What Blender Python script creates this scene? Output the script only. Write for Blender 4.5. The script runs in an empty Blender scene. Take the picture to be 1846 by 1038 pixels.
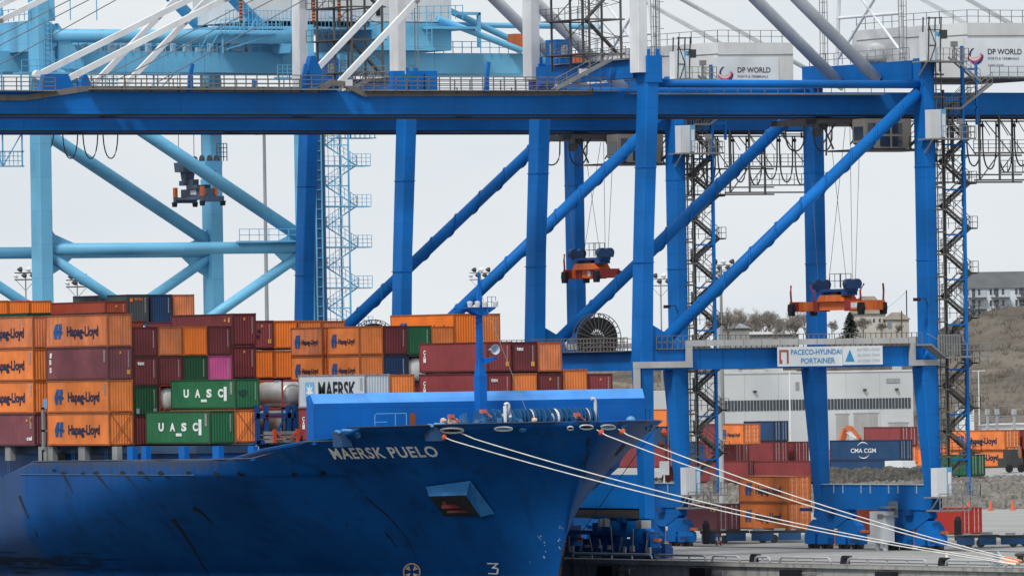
import bpy, math, random
from mathutils import Vector, Matrix
import numpy as np
rnd = random.Random(7)
SC = bpy.context.scene
COL = SC.collection
# ------------------------------------------------------------------ camera
F = 16000.0; IW, IH = 1846.0, 1038.0
TH = math.radians(29.6); ROLL = 0.0158; PITCH = math.atan((678 - 519) / F)
CAM = np.array([-399.0, -685.7, 16.5])
_v = np.array([math.sin(TH), math.cos(TH), 0]); _r = np.array([math.cos(TH), -math.sin(TH), 0]); _u = np.array([0, 0, 1.])
_V = _v * math.cos(PITCH) + _u * math.sin(PITCH); _U = -_v * math.sin(PITCH) + _u * math.cos(PITCH)
_RR = _r * math.cos(ROLL) - _U * math.sin(-ROLL) * -1
_RR = _r * math.cos(ROLL) + -_U * math.sin(ROLL); _UU = _r * math.sin(ROLL) + _U * math.cos(ROLL)
cd = bpy.data.cameras.new('camera'); cam = bpy.data.objects.new('camera', cd); COL.objects.link(cam)
M = Matrix(((_RR[0], _UU[0], -_V[0], CAM[0]), (_RR[1], _UU[1], -_V[1], CAM[1]), (_RR[2], _UU[2], -_V[2], CAM[2]), (0, 0, 0, 1)))
cam.matrix_world = M
cd.sensor_width = 36; cd.lens = F / IW * 36; cd.clip_start = 1; cd.clip_end = 20000
SC.camera = cam


def ray(px, py):
    x = px - 923; y = 519 - py
    a = x * math.cos(ROLL) + y * math.sin(ROLL); b = -x * math.sin(ROLL) + y * math.cos(ROLL)
    return _V * F + _r * a + _U * b


def un(px, py, X=None, Y=None, Z=None, D=None):
    """point of the place seen at a photo position on a known real plane (or at a known distance)"""
    d = ray(px, py)
    if X is not None: t = (X - CAM[0]) / d[0]
    elif Y is not None: t = (Y - CAM[1]) / d[1]
    elif Z is not None: t = (Z - CAM[2]) / d[2]
    else: t = D / F
    p = CAM + d * t
    return (float(p[0]), float(p[1]), float(p[2]))


def proj(p):
    d = np.array(p, float) - CAM; z = d @ _V
    a, b = d @ _r / z * F, d @ _U / z * F
    return 923 + a * math.cos(ROLL) - b * math.sin(ROLL), 519 - (a * math.sin(ROLL) + b * math.cos(ROLL))


# ------------------------------------------------------------------ world, sun, exposure
SUN_EL, SUN_AZ = math.radians(52), math.radians(240)      # from the left of the camera, softly through cloud
w = bpy.data.worlds.new('World'); SC.world = w; w.use_nodes = True
nt = w.node_tree; nt.nodes.clear()
o = nt.nodes.new('ShaderNodeOutputWorld'); bg = nt.nodes.new('ShaderNodeBackground')
sky = nt.nodes.new('ShaderNodeTexSky'); sky.sky_type = 'NISHITA'; sky.sun_disc = False
sky.sun_elevation = SUN_EL; sky.sun_rotation = SUN_AZ; sky.dust_density = 6; sky.air_density = 1.0; sky.ozone_density = 1.0
mx = nt.nodes.new('ShaderNodeMix'); mx.data_type = 'RGBA'; mx.inputs[0].default_value = 0.93
tc = nt.nodes.new('ShaderNodeTexCoord'); mp = nt.nodes.new('ShaderNodeMapping'); mp.inputs['Scale'].default_value = (14, 14, 45)
nz = nt.nodes.new('ShaderNodeTexNoise'); nz.inputs['Scale'].default_value = 1.0; nz.inputs['Detail'].default_value = 3
cr = nt.nodes.new('ShaderNodeValToRGB')
cr.color_ramp.elements[0].position = 0.3; cr.color_ramp.elements[0].color = (7.7, 8.3, 8.8, 1)
cr.color_ramp.elements[1].position = 0.7; cr.color_ramp.elements[1].color = (8.6, 9.0, 9.3, 1)
nt.links.new(tc.outputs['Generated'], mp.inputs['Vector']); nt.links.new(mp.outputs[0], nz.inputs['Vector'])
nt.links.new(nz.outputs['Fac'], cr.inputs[0]); nt.links.new(sky.outputs[0], mx.inputs[6]); nt.links.new(cr.outputs[0], mx.inputs[7])
nt.links.new(mx.outputs[2], bg.inputs['Color']); bg.inputs['Strength'].default_value = 0.1
nt.links.new(bg.outputs[0], o.inputs[0])
sl = bpy.data.lights.new('sun', 'SUN'); sl.energy = 2.8; sl.angle = math.radians(10); sl.color = (1.0, 0.97, 0.93)
so = bpy.data.objects.new('sun', sl); COL.objects.link(so)
_sd = Vector((math.cos(SUN_EL) * math.sin(SUN_AZ), math.cos(SUN_EL) * math.cos(SUN_AZ), math.sin(SUN_EL)))
so.rotation_euler = _sd.to_track_quat('Z', 'Y').to_euler()
SC.view_settings.view_transform = 'Standard'; SC.view_settings.look = 'None'
SC.view_settings.exposure = 0.0; SC.view_settings.gamma = 1.0


# ------------------------------------------------------------------ materials
def s2l(c):
    c /= 255.0
    return c / 12.92 if c <= 0.04045 else ((c + 0.055) / 1.055) ** 2.4


def hexc(h): return tuple(s2l(int(h[i:i + 2], 16)) for i in (0, 2, 4))


MATS = {}
BASEC = {}


def mat(name, col, rough=0.55, dirt=0.25, dcol=(0.06, 0.05, 0.045), scale=0.6, streak=True, sy=1.0, spec=0.35, metal=0.0, bump=0.0, fine=0.12, emit=None, seams=0, rust=0):
    """painted / weathered surface: base colour, large dirt, vertical streaks, fine grain"""
    if name in MATS: return MATS[name]
    BASEC[name] = hexc(col) if isinstance(col, str) else col
    if isinstance(col, str): col = hexc(col)
    m = bpy.data.materials.new(name); m.use_nodes = True; t = m.node_tree; n = t.nodes; L = t.links
    b = n['Principled BSDF']; b.inputs['Roughness'].default_value = rough; b.inputs['Metallic'].default_value = metal
    b.inputs['Specular IOR Level'].default_value = spec
    tcn = n.new('ShaderNodeTexCoord'); oi = n.new('ShaderNodeObjectInfo')
    mpn = n.new('ShaderNodeMapping'); mpn.inputs['Scale'].default_value = (1, sy, 0.16 if streak else 1)
    L.new(tcn.outputs['Object'], mpn.inputs['Vector'])
    ml = n.new('ShaderNodeMath'); ml.operation = 'MULTIPLY'; ml.inputs[1].default_value = 37.0; L.new(oi.outputs['Random'], ml.inputs[0])
    a = n.new('ShaderNodeTexNoise'); a.noise_dimensions = '4D'; a.inputs['Scale'].default_value = scale * 2; a.inputs['Detail'].default_value = 7; a.inputs['Roughness'].default_value = 0.62
    L.new(mpn.outputs[0], a.inputs['Vector']); L.new(ml.outputs[0], a.inputs['W'])
    r1 = n.new('ShaderNodeMapRange'); r1.inputs[1].default_value = 0.48; r1.inputs[2].default_value = 0.78; r1.inputs[3].default_value = 0; r1.inputs[4].default_value = dirt * 1.6
    L.new(a.outputs['Fac'], r1.inputs[0])
    g = n.new('ShaderNodeTexNoise'); g.noise_dimensions = '4D'; g.inputs['Scale'].default_value = scale * 0.5; g.inputs['Detail'].default_value = 4
    L.new(tcn.outputs['Object'], g.inputs['Vector']); L.new(ml.outputs[0], g.inputs['W'])
    r2 = n.new('ShaderNodeMapRange'); r2.inputs[1].default_value = 0.3; r2.inputs[2].default_value = 0.7; r2.inputs[3].default_value = 1 - fine * 1.5; r2.inputs[4].default_value = 1 + fine
    L.new(g.outputs['Fac'], r2.inputs[0])
    hs = n.new('ShaderNodeHueSaturation'); hs.inputs['Color'].default_value = (*col, 1); L.new(r2.outputs[0], hs.inputs['Value'])
    mxn = n.new('ShaderNodeMix'); mxn.data_type = 'RGBA'; L.new(r1.outputs[0], mxn.inputs[0]); L.new(hs.outputs[0], mxn.inputs[6]); mxn.inputs[7].default_value = (*dcol, 1)
    last = mxn.outputs[2]
    if seams:
        sp = n.new('ShaderNodeSeparateXYZ'); L.new(tcn.outputs['Object'], sp.inputs[0]); sm = n.new('ShaderNodeMath'); L.new(sp.outputs[0], sm.inputs[0]); L.new(sp.outputs[1], sm.inputs[1])
        cb = n.new('ShaderNodeCombineXYZ'); L.new(sm.outputs[0], cb.inputs[0]); L.new(sp.outputs[2], cb.inputs[1])
        bt = n.new('ShaderNodeTexBrick'); bt.inputs['Scale'].default_value = 1; bt.inputs['Brick Width'].default_value = seams * 1.9; bt.inputs['Row Height'].default_value = seams; bt.inputs['Mortar Size'].default_value = .025
        bt.inputs['Color1'].default_value = (1, 1, 1, 1); bt.inputs['Color2'].default_value = (.9, .92, .95, 1); bt.inputs['Mortar'].default_value = (.62, .66, .7, 1); L.new(cb.outputs[0], bt.inputs['Vector'])
        mm = n.new('ShaderNodeMix'); mm.data_type = 'RGBA'; mm.blend_type = 'MULTIPLY'; mm.inputs[0].default_value = .8; L.new(last, mm.inputs[6]); L.new(bt.outputs['Color'], mm.inputs[7]); last = mm.outputs[2]
    if rust:
        rn = n.new('ShaderNodeTexNoise'); rn.noise_dimensions = '4D'; rn.inputs['Scale'].default_value = 1.7; rn.inputs['Detail'].default_value = 9; rn.inputs['Roughness'].default_value = .72
        L.new(mpn.outputs[0], rn.inputs['Vector']); L.new(ml.outputs[0], rn.inputs['W'])
        rr = n.new('ShaderNodeMapRange'); rr.inputs[1].default_value = .66; rr.inputs[2].default_value = .74; rr.inputs[4].default_value = rust; L.new(rn.outputs['Fac'], rr.inputs[0])
        mm = n.new('ShaderNodeMix'); mm.data_type = 'RGBA'; L.new(rr.outputs[0], mm.inputs[0]); L.new(last, mm.inputs[6]); mm.inputs[7].default_value = (0.10, 0.05, 0.035, 1); last = mm.outputs[2]
    L.new(last, b.inputs['Base Color'])
    if bump:
        bn = n.new('ShaderNodeBump'); bn.inputs['Strength'].default_value = bump; bn.inputs['Distance'].default_value = 0.05
        L.new(a.outputs['Fac'], bn.inputs['Height']); L.new(bn.outputs[0], b.inputs['Normal'])
    if emit: b.inputs['Emission Color'].default_value = (*emit, 1); b.inputs['Emission Strength'].default_value = 1
    MATS[name] = m
    return m


BLUE = mat('crane_blue', (0.005, 0.140, 0.47), 0.55, 0.16, (0.03, 0.075, 0.15), 0.35, spec=0.15, fine=.2, seams=3.1, rust=.7)
BLUE_D = mat('dark_blue_steel', (0.006, 0.06, 0.22), 0.5, 0.3, (0.01, 0.015, 0.03), 0.5)
SHIPB = mat('ship_deck_blue', (0.004, 0.125, 0.47), 0.55, 0.15, (0.03, 0.10, 0.22), 0.4, spec=.15, seams=2.4, rust=.6)
LBLUE = mat('light_blue_paint', (0.15, 0.45, 0.67), 0.5, 0.12, (0.06, 0.25, 0.42), 0.3, seams=3.4, fine=.16)
WHITE = mat('white_paint', (0.68, 0.70, 0.72), 0.5, 0.2, (0.30, 0.29, 0.27), 0.5, rust=.35)
HOUSEW = mat('machinery_house_white', (0.60, 0.61, 0.61), 0.6, 0.25, (0.36, 0.35, 0.33), 0.3)
PANELW = mat('sign_panel_white', (0.66, 0.70, 0.74), 0.5, 0.05, (0.5, 0.5, 0.5))
GREY = mat('galvanised_grey', (0.22, 0.22, 0.22), 0.6, 0.25, (0.10, 0.09, 0.08), 1.2)
DUCT = mat('cable_tray_grey', (0.42, 0.42, 0.42), 0.6, 0.2, (0.25, 0.22, 0.2), 0.7)
DARK = mat('dark_steel', (0.045, 0.047, 0.05), 0.6, 0.2, (0.09, 0.07, 0.05), 1.0)
BLACK = mat('black_rubber', (0.012, 0.013, 0.018), 0.7, 0.1)
GLASS = mat('dark_window_glass', (0.025, 0.035, 0.05), 0.12, 0.05, spec=0.8)
BEIGE = mat('cab_beige', (0.20, 0.19, 0.17), 0.6, 0.25, (0.14, 0.13, 0.12), 0.6)
ORANGE_S = mat('spreader_orange', (0.72, 0.15, 0.03), 0.5, 0.45, (0.12, 0.04, 0.025), 1.5)
RED_S = mat('spreader_red', (0.30, 0.03, 0.025), 0.5, 0.4, (0.07, 0.02, 0.02), 1.5)
ROPEW = mat('mooring_rope_white', (0.66, 0.65, 0.61), 0.8, 0.3, (0.36, 0.34, 0.30), 3, streak=False)
WIRE = mat('wire_rope', (0.16, 0.17, 0.18), 0.6, 0.1)
LETW = mat('white_lettering', (0.78, 0.80, 0.80), 0.6, 0.25, (0.5, 0.45, 0.4), 1.5)
LETB = mat('navy_lettering', (0.012, 0.018, 0.06), 0.6, 0.1)
EMB = mat('blue_emblem', (0.008, 0.085, 0.28), 0.6, 0.1)
LETK = mat('black_lettering', (0.012, 0.014, 0.018), 0.6, 0.05)
MAG = mat('magenta_swoosh', (0.55, 0.05, 0.22), 0.6, 0.0)
TEALS = mat('sign_blue', (0.03, 0.24, 0.5), 0.6, 0.0)
BRICK = mat('sign_brick_red', (0.40, 0.09, 0.06), 0.6, 0.0)
CONC = mat('quay_concrete', (0.36, 0.355, 0.34), 0.85, 0.55, (0.07, 0.065, 0.06), 0.5, bump=0.3)
PALEO = mat('pale_salmon', (0.72, 0.50, 0.38), 0.7, 0.3, (0.3, 0.2, 0.15), 1.2)
FAINT = mat('faint_marking', (0.42, 0.38, 0.38), .7, .3)
YEL = mat('amber_sticker', (0.70, 0.33, 0.06), 0.6, 0.1)


# ------------------------------------------------------------------ mesh builder
ROOT = {}


class MB:
    def __init__(s): s.v = []; s.f = []

    def face(s, pts):
        i = len(s.v); s.v += [tuple(p) for p in pts]; s.f.append(tuple(range(i, i + len(pts)))); return s

    def box(s, a, b):
        x0, y0, z0 = (min(a[k], b[k]) for k in range(3)); x1, y1, z1 = (max(a[k], b[k]) for k in range(3))
        i = len(s.v)
        s.v += [(x0, y0, z0), (x1, y0, z0), (x1, y1, z0), (x0, y1, z0), (x0, y0, z1), (x1, y0, z1), (x1, y1, z1), (x0, y1, z1)]
        s.f += [tuple(i + k for k in q) for q in ((3, 2, 1, 0), (4, 5, 6, 7), (0, 1, 5, 4), (1, 2, 6, 5), (2, 3, 7, 6), (3, 0, 4, 7))]
        return s

    def cbox(s, c, d): return s.box([c[k] - d[k] / 2 for k in range(3)], [c[k] + d[k] / 2 for k in range(3)])

    def loft(s, secs):
        """secs: list of equal length rings"""
        i = len(s.v); n = len(secs[0])
        for r in secs: s.v += [tuple(p) for p in r]
        for k in range(len(secs) - 1):
            for j in range(n):
                a = i + k * n + j; b = i + k * n + (j + 1) % n
                s.f.append((a, b, b + n, a + n))
        s.f.append(tuple(i + j for j in reversed(range(n)))); s.f.append(tuple(i + (len(secs) - 1) * n + j for j in range(n)))
        return s

    def leg(s, secs):
        """secs: (x, y, z, a, b) rectangles with small chamfers"""
        R = []
        for (x, y, z, a, b) in secs:
            c = min(a, b) * 0.06
            R.append([(x - a / 2 + c, y - b / 2, z), (x + a / 2 - c, y - b / 2, z), (x + a / 2, y - b / 2 + c, z), (x + a / 2, y + b / 2 - c, z), (x + a / 2 - c, y + b / 2, z), (x - a / 2 + c, y + b / 2, z), (x - a / 2, y + b / 2 - c, z), (x - a / 2, y - b / 2 + c, z)])
        return s.loft(R)

    def ring(s, c, d, r, n, ph=0):
        d = Vector(d).normalized(); up = Vector((0, 0, 1)) if abs(d.z) < 0.95 else Vector((1, 0, 0))
        a = d.cross(up).normalized(); b = a.cross(d).normalized(); c = Vector(c)
        return [tuple(c + a * (r * math.cos(ph + 2 * math.pi * k / n)) + b * (r * math.sin(ph + 2 * math.pi * k / n))) for k in range(n)]

    def tube(s, p, q, r, n=10, r2=None):
        d = Vector(q) - Vector(p)
        if d.length < 1e-6: return s
        return s.loft([s.ring(p, d, r, n), s.ring(q, d, r if r2 is None else r2, n)])

    def beam(s, p, q, w=0.06, h=None):
        p = Vector(p); q = Vector(q); d = (q - p)
        if d.length < 1e-6: return s
        d.normalize(); up = Vector((0, 0, 1)) if abs(d.z) < 0.95 else Vector((1, 0, 0))
        a = d.cross(up).normalized() * (w / 2); b = a.cross(d).normalized() * ((h or w) / 2)
        return s.loft([[p + a + b, p - a + b, p - a - b, p + a - b], [q + a + b, q - a + b, q - a - b, q + a - b]])

    def path(s, pts, r, n=6):
        pts = [Vector(p) for p in pts]; R = []
        for k, p in enumerate(pts):
            d = pts[min(k + 1, len(pts) - 1)] - pts[max(k - 1, 0)]
            R.append(s.ring(p, d, r, n))
        return s.loft(R)

    def prism(s, poly, axis, a0, a1):
        """polygon in the two other axes, extruded along axis (0,1,2)"""
        def P(u, v, t): return {0: (t, u, v), 1: (u, t, v), 2: (u, v, t)}[axis]
        i = len(s.v); n = len(poly)
        s.v += [P(u, v, a0) for u, v in poly] + [P(u, v, a1) for u, v in poly]
        for j in range(n):
            k = (j + 1) % n; s.f.append((i + j, i + k, i + n + k, i + n + j))
        s.f.append(tuple(i + j for j in reversed(range(n)))); s.f.append(tuple(i + n + j for j in range(n)))
        return s

    def rail(s, pts, h=1.1, sp=1.6, w=0.055, mid=2):
        for a, b in zip(pts[:-1], pts[1:]):
            a = Vector(a); b = Vector(b); L = (b - a).length; n = max(1, round(L / sp)); Z = Vector((0, 0, 1))
            for k in range(mid): s.beam(a + Z * h * (k + 1) / mid, b + Z * h * (k + 1) / mid, w)
            for k in range(n + 1):
                p = a.lerp(b, k / n); s.beam(p, p + Z * h, w)
        return s

    def lathe(s, prof, c, axis=2, n=24):
        """prof: (r, t) pairs along axis"""
        R = []
        for r, t in prof:
            ring = []
            for k in range(n):
                u = r * math.cos(2 * math.pi * k / n); v = r * math.sin(2 * math.pi * k / n)
                q = {0: (t, u, v), 1: (u, t, v), 2: (u, v, t)}[axis]
                ring.append((c[0] + q[0], c[1] + q[1], c[2] + q[2]))
            R.append(ring)
        return s.loft(R)

    def add(s, other, M=None):
        i = len(s.v); s.v += [tuple(M @ Vector(p)) if M else p for p in other.v]; s.f += [tuple(i + k for k in q) for q in other.f]; return s

    def mesh(s, name, org=(0, 0, 0)):
        me = bpy.data.meshes.new(name)
        me.from_pydata([(x - org[0], y - org[1], z - org[2]) for x, y, z in s.v], [], s.f)
        import bmesh
        bm = bmesh.new(); bm.from_mesh(me); bmesh.ops.recalc_face_normals(bm, faces=bm.faces); bm.to_mesh(me); bm.free()
        return me

    def build(s, name, m, parent=None, smooth=False, label=None):
        """coordinates are world ones; the object gets its root's origin"""
        org = ROOT.get(parent.name, (0, 0, 0)) if parent else (0, 0, 0)
        if parent:
            got = s.pieces()
            if got and 1 < len(got) <= 26:
                obs = [q.build1(name, m, parent, smooth, label) for q in got]; return obs[0]
        return s.build1(name, m, parent, smooth, label)

    def pieces(s):
        """far-apart pieces of this mesh as MBs of their own, so that each becomes an object"""
        par = list(range(len(s.v)))
        def fd(a):
            while par[a] != a: par[a] = par[par[a]]; a = par[a]
            return a
        for f in s.f:
            r0 = fd(f[0])
            for q in f[1:]: par[fd(q)] = r0
        roots = sorted({fd(f[0]) for f in s.f}); k = len(roots)
        if k < 2 or k > 700: return None
        idx = {r: i for i, r in enumerate(roots)}; vi = [idx.get(fd(i), -1) for i in range(len(s.v))]
        P = np.array(s.v, float); lo = np.full((k, 3), np.inf); hi = np.full((k, 3), -np.inf); vi_ = np.array(vi); ok = vi_ >= 0
        np.minimum.at(lo, vi_[ok], P[ok]); np.maximum.at(hi, vi_[ok], P[ok]); size = (hi - lo).max(axis=1)
        gap = np.maximum(0, np.maximum(lo[:, None] - hi[None], lo[None] - hi[:, None]))
        near = np.sqrt((gap ** 2).sum(2)) <= np.maximum(.02, .5 * np.maximum(size[:, None], size[None]))
        comp = list(range(k)); 
        def f2(a):
            while comp[a] != a: comp[a] = comp[comp[a]]; a = comp[a]
            return a
        for a, b in zip(*np.nonzero(np.triu(near, 1))): comp[f2(int(a))] = f2(int(b))
        g = {}
        for f in s.f: g.setdefault(f2(vi[f[0]]), []).append(f)
        if len(g) < 2: return None
        out = []
        for fs in g.values():
            q = MB(); mp = {}
            for f in fs:
                for i in f:
                    if i not in mp: mp[i] = len(q.v); q.v.append(s.v[i])
                q.f.append(tuple(mp[i] for i in f))
            out.append(q)
        return out

    def build1(s, name, m, parent=None, smooth=False, label=None):
        org = ROOT.get(parent.name, (0, 0, 0)) if parent else (0, 0, 0)
        me = s.mesh(name, org); me.materials.append(m)
        if smooth:
            me.polygons.foreach_set('use_smooth', [len(p.vertices) == 4 for p in me.polygons])
        ob = bpy.data.objects.new(name, me); COL.objects.link(ob)
        if parent: ob.parent = parent; ROOT[ob.name] = org
        if label: ob['label'] = label
        return ob


def thing(name, label, cat, loc=(0, 0, 0), group=None, rotz=0):
    ob = bpy.data.objects.new(name, None); COL.objects.link(ob); ob.location = loc; ob.rotation_euler = (0, 0, rotz)
    ob.empty_display_size = 0.5
    ob['label'] = label; ob['category'] = cat
    if group: ob['group'] = group
    ROOT[ob.name] = tuple(loc)
    return ob


def solo(mb, name, m, label, cat, group=None, smooth=False, kind=None):
    """a thing that is one mesh; origin at its base"""
    xs = [p[0] for p in mb.v]; ys = [p[1] for p in mb.v]; zs = [p[2] for p in mb.v]
    org = ((min(xs) + max(xs)) / 2, (min(ys) + max(ys)) / 2, min(zs))
    me = mb.mesh(name, org); me.materials.append(m)
    if smooth: me.polygons.foreach_set('use_smooth', [len(p.vertices) == 4 for p in me.polygons])
    ob = bpy.data.objects.new(name, me); COL.objects.link(ob); ob.location = org
    if kind: ob['kind'] = kind
    if label: ob['label'] = label
    if cat: ob['category'] = cat
    if group: ob['group'] = group
    return ob


def struct(mb, name, m, smooth=False):
    ob = mb.build(name, m, None, smooth); ob['kind'] = 'structure'; return ob


def copy_tree(ob, parent=None, skip=()):
    c = ob.copy(); COL.objects.link(c)
    if parent: c.parent = parent
    for ch in list(KIDS.get(ob.name, ())):
        if ch.name.split('.')[0] in skip: continue
        copy_tree(ch, c, skip)
    return c


KIDS = {}


def index_kids():
    KIDS.clear()
    for ob in COL.objects:
        if ob.parent: KIDS.setdefault(ob.parent.name, []).append(ob)


# ------------------------------------------------------------------ lettering
_TX = {}


def textmb(s, bold=0.0, spacing=1.0):
    """flat outline of a word, x 0..w, cap height 1"""
    k = (s, bold, spacing)
    if k not in _TX:
        c = bpy.data.curves.new('t', 'FONT'); c.body = s; c.size = 1.38; c.offset = bold; c.space_character = spacing; c.resolution_u = 3; c.fill_mode = 'FRONT'
        ob = bpy.data.objects.new('t', c); COL.objects.link(ob)
        dg = bpy.context.evaluated_depsgraph_get(); ev = ob.evaluated_get(dg); me = ev.to_mesh()
        v = [tuple(p.co) for p in me.vertices]; f = [tuple(p.vertices) for p in me.polygons]
        ev.to_mesh_clear(); bpy.data.objects.remove(ob); bpy.data.curves.remove(c)
        x0 = min(p[0] for p in v); x1 = max(p[0] for p in v)
        _TX[k] = ([(p[0] - x0, p[1]) for p in v], f, x1 - x0)
    return _TX[k]


def put_text(mb, s, fn, w, h, bold=0.0, spacing=1.0):
    """fn maps (u metres, v metres) to a world point; text squeezed into w x h"""
    v, f, tw = textmb(s, bold, spacing); i = len(mb.v)
    mb.v += [tuple(fn(p[0] / tw * w, p[1] * h)) for p in v]; mb.f += [tuple(i + k for k in q) for q in f]
    return mb

# ================================================================== WATER, QUAY, TERRAIN
def terrain_z(p):
    """height of the ground behind the apron at a world point"""
    dx = p[0] - CAM[0]; dy = p[1] - CAM[1]
    D = dx * _v[0] + dy * _v[1]; lat = dx * _r[0] + dy * _r[1]
    px = lat / D * F + 923
    z = 0.0
    if D > 1040: z = 3.4 * min(1, (D - 1040) / 55)
    hill = min(max((D - 1420) / 430, 0), 1); hill = hill * hill * (3 - 2 * hill)
    top = 19.5 + 3.5 * math.exp(-((px - 1560) / 90) ** 2) + 8.5 / (1 + math.exp(-(px - 1700) / 28)) - 3 * (1 / (1 + math.exp((px - 1330) / 30)))
    z += hill * (top - 3.4)
    if D > 1060: z += (math.sin(lat * .21 + D * .05) * .5 + math.sin(D * .11 - lat * .07) * .5) * (0.25 + 1.3 * hill)
    return z


water = MB().face([(-3000, -3000, -5.2), (0.4, -3000, -5.2), (0.4, 6000, -5.2), (-3000, 6000, -5.2)])
WAT = mat('harbour_water', (0.03, 0.05, 0.055), 0.15, 0.0, bump=0.6, spec=0.6)
struct(water, 'water', WAT)
GROUND = mat('apron_asphalt', (0.30, 0.30, 0.295), 0.9, 0.45, (0.13, 0.125, 0.12), 0.35, streak=False, sy=.05)
g = MB()
ap = MB().face([(0.35, -600, 0), (60, -600, 0), (700, -600, 0), (700, 2600, 0), (60, 2600, 0), (0.35, 2600, 0)])
struct(ap, 'quay_apron', GROUND)
qw = MB().box((-0.05, -600, -7), (0.9, 700, -0.35)).box((-0.30, -600, -0.35), (0.9, 700, -0.02))
struct(qw, 'quay_wall', CONC)
# painted lines and crane rails on the apron
ln = MB()
for X in (2.2, 12.5, 18.0, 23.6): ln.box((X, -500, 0.004), (X + 0.16, 600, 0.012))
struct(ln, 'painted_line', mat('line_paint', (0.5, 0.5, 0.47), 0.8, 0.5))
rl = MB()
for X in (4.0, 34.3): rl.box((X - 0.25, -500, 0.006), (X + 0.25, 600, 0.06))
struct(rl, 'crane_rail', DARK)

# terrain sheet from the gravel bank back over the hill (one structure), plus its rough bank face
HILL = mat('hillside_scrub', (0.140, 0.119, 0.094), 0.95, 0.9, (0.045, 0.042, 0.036), 0.04, streak=False, bump=0.5, fine=0.5)
GRAV = mat('gravel_bank', (0.185, 0.17, 0.15), 0.95, 0.8, (0.06, 0.055, 0.048), 0.8, streak=False, bump=0.8, fine=0.35)


def sheet(D0, D1, nd, p0, p1, npx, jit=0.0, dz=0.0):
    m = MB(); r_ = random.Random(3); Z = {}
    for i in range(nd + 1):
        D = D0 + (D1 - D0) * i / nd
        for j in range(npx + 1):
            px = p0 + (p1 - p0) * j / npx; lat = (px - 923) / F * D
            x = CAM[0] + _v[0] * D + _r[0] * lat; y = CAM[1] + _v[1] * D + _r[1] * lat
            z = terrain_z((x, y)) + (r_.uniform(-jit, jit) if 0 < i else -0.3) + dz
            m.v.append((x, y, z))
    for i in range(nd):
        for j in range(npx):
            a = i * (npx + 1) + j; m.f.append((a, a + 1, a + npx + 2, a + npx + 1))
    return m


bank = sheet(1040, 1100, 26, 600, 2400, 420, 0.22)
struct(bank, 'gravel_bank', GRAV)
struct(sheet(1099.5, 1420, 30, 300, 2600, 160, 0.05), 'container_yard_ground', GROUND)
struct(sheet(1419, 1900, 110, 300, 2600, 420, 0.22), 'hill', HILL)
struct(sheet(1898, 9000, 20, -600, 3200, 30, 0.0), 'far_ground', HILL)

# ================================================================== SHIP
CX = -21.5
_SZ = [-8, -.6, 2, 5, 8, 11, 12.6, 13.5]
_SY = [-27, -28.5, -29.5, -30.5, -32, -34.3, -35.8, -36.6]
_SH = [(0, 0)]


def Ys(z): return float(np.interp(z, _SZ, _SY))


def hb(Y, z):
    w_ = min(max((Y + 14) / 9, 0), 1); w_ = w_ * w_ * (3 - 2 * w_)
    t = min(max((z + .6) / (13.1 - 4.2 * w_), 0), 1) ** .95
    L = 86 - 46 * t; n = 1.3 + .7 * t; m = 1 + .5 * t
    u_ = min(max((Y - Ys(z)) / L, 0), 1)
    return 21.2 * max(0, (1 - (1 - u_) ** n)) ** (1 / m)


def sheer(Y): return float(np.interp(Y, [a for a, b in _SH], [b for a, b in _SH]))


def HS(Y, z, off=0.0, side=None):
    """point on the shell, pushed outboard by off; z may carry the side (-1 starboard, 1 port)"""
    sd = -1
    if isinstance(Y, tuple): Y, sd = Y
    e = 0.3; d1 = (hb(Y + e, z) - hb(Y - e, z)) / (2 * e); d2 = (hb(Y, z + e) - hb(Y, z - e)) / (2 * e)
    n = Vector((sd, -d1, -d2)).normalized()
    return (CX + sd * hb(Y, z) + n.x * off, Y + n.y * off, z + n.z * off)


def hull_at(px, py):
    """(Y or (Y, side), z) of the shell point seen at a photo position"""
    z = 16.5 - (py - 674) / 21.2
    for it in range(12):
        ys = Ys(z); xs = proj((CX, ys, z))[0]
        if px <= xs:
            lo, hi, sd = ys, 90.0, -1
            for _ in range(40):
                mid = (lo + hi) / 2
                if proj((CX - hb(mid, z), mid, z))[0] > px: lo = mid
                else: hi = mid
        else:
            sd = 1; best = max((ys + k * .5 for k in range(1, 70)), key=lambda y: proj((CX + hb(y, z), y, z))[0]); lo, hi = ys, best
            for _ in range(40):
                mid = (lo + hi) / 2
                if proj((CX + hb(mid, z), mid, z))[0] < px: lo = mid
                else: hi = mid
        Y = (lo + hi) / 2; y = proj((CX + sd * hb(Y, z), Y, z))[1]; z -= (py - y) / 21.2
    return (Y if sd < 0 else (Y, sd)), z


_SH = sorted([hull_at(x, y) for x, y in ((1060, 760.4), (1000, 761), (880, 763), (760, 767), (626, 771), (623, 793), (552, 796), (500, 812), (455, 826), (200, 830), (57, 832), (36, 858))] + [(-45, 12.7), (260, 8.2)])

ship = thing('container_ship', 'blue container ship with white name on its flared bow, moored at the quay', 'container ship', (CX, 60, -5.2))
# shell
hm = MB(); zl = [-7, -4, -2, -1, -.6, -.3, 0, .35, .7, 1, 1.5, 2, 2.5, 3, 4, 5, 6, 7, 7.7, 8.2]
us = [0, .002, .006, .012, .02, .03, .045, .06, .08, .1, .125, .15, .18, .21, .24, .28, .32, .36, .4, .45, .5, .55, .6, .65, .7, .76, .82, .88, .94, 1.0]
Yend = 262
ups = [('u', u_) for u_ in us] + [('y', y_) for y_ in (100, 140, 180, 220, Yend)]


def stationY(k, z):
    kind, val = ups[k]
    if kind == 'u': return Ys(z) + (80 - Ys(z)) * val
    return val


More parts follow.
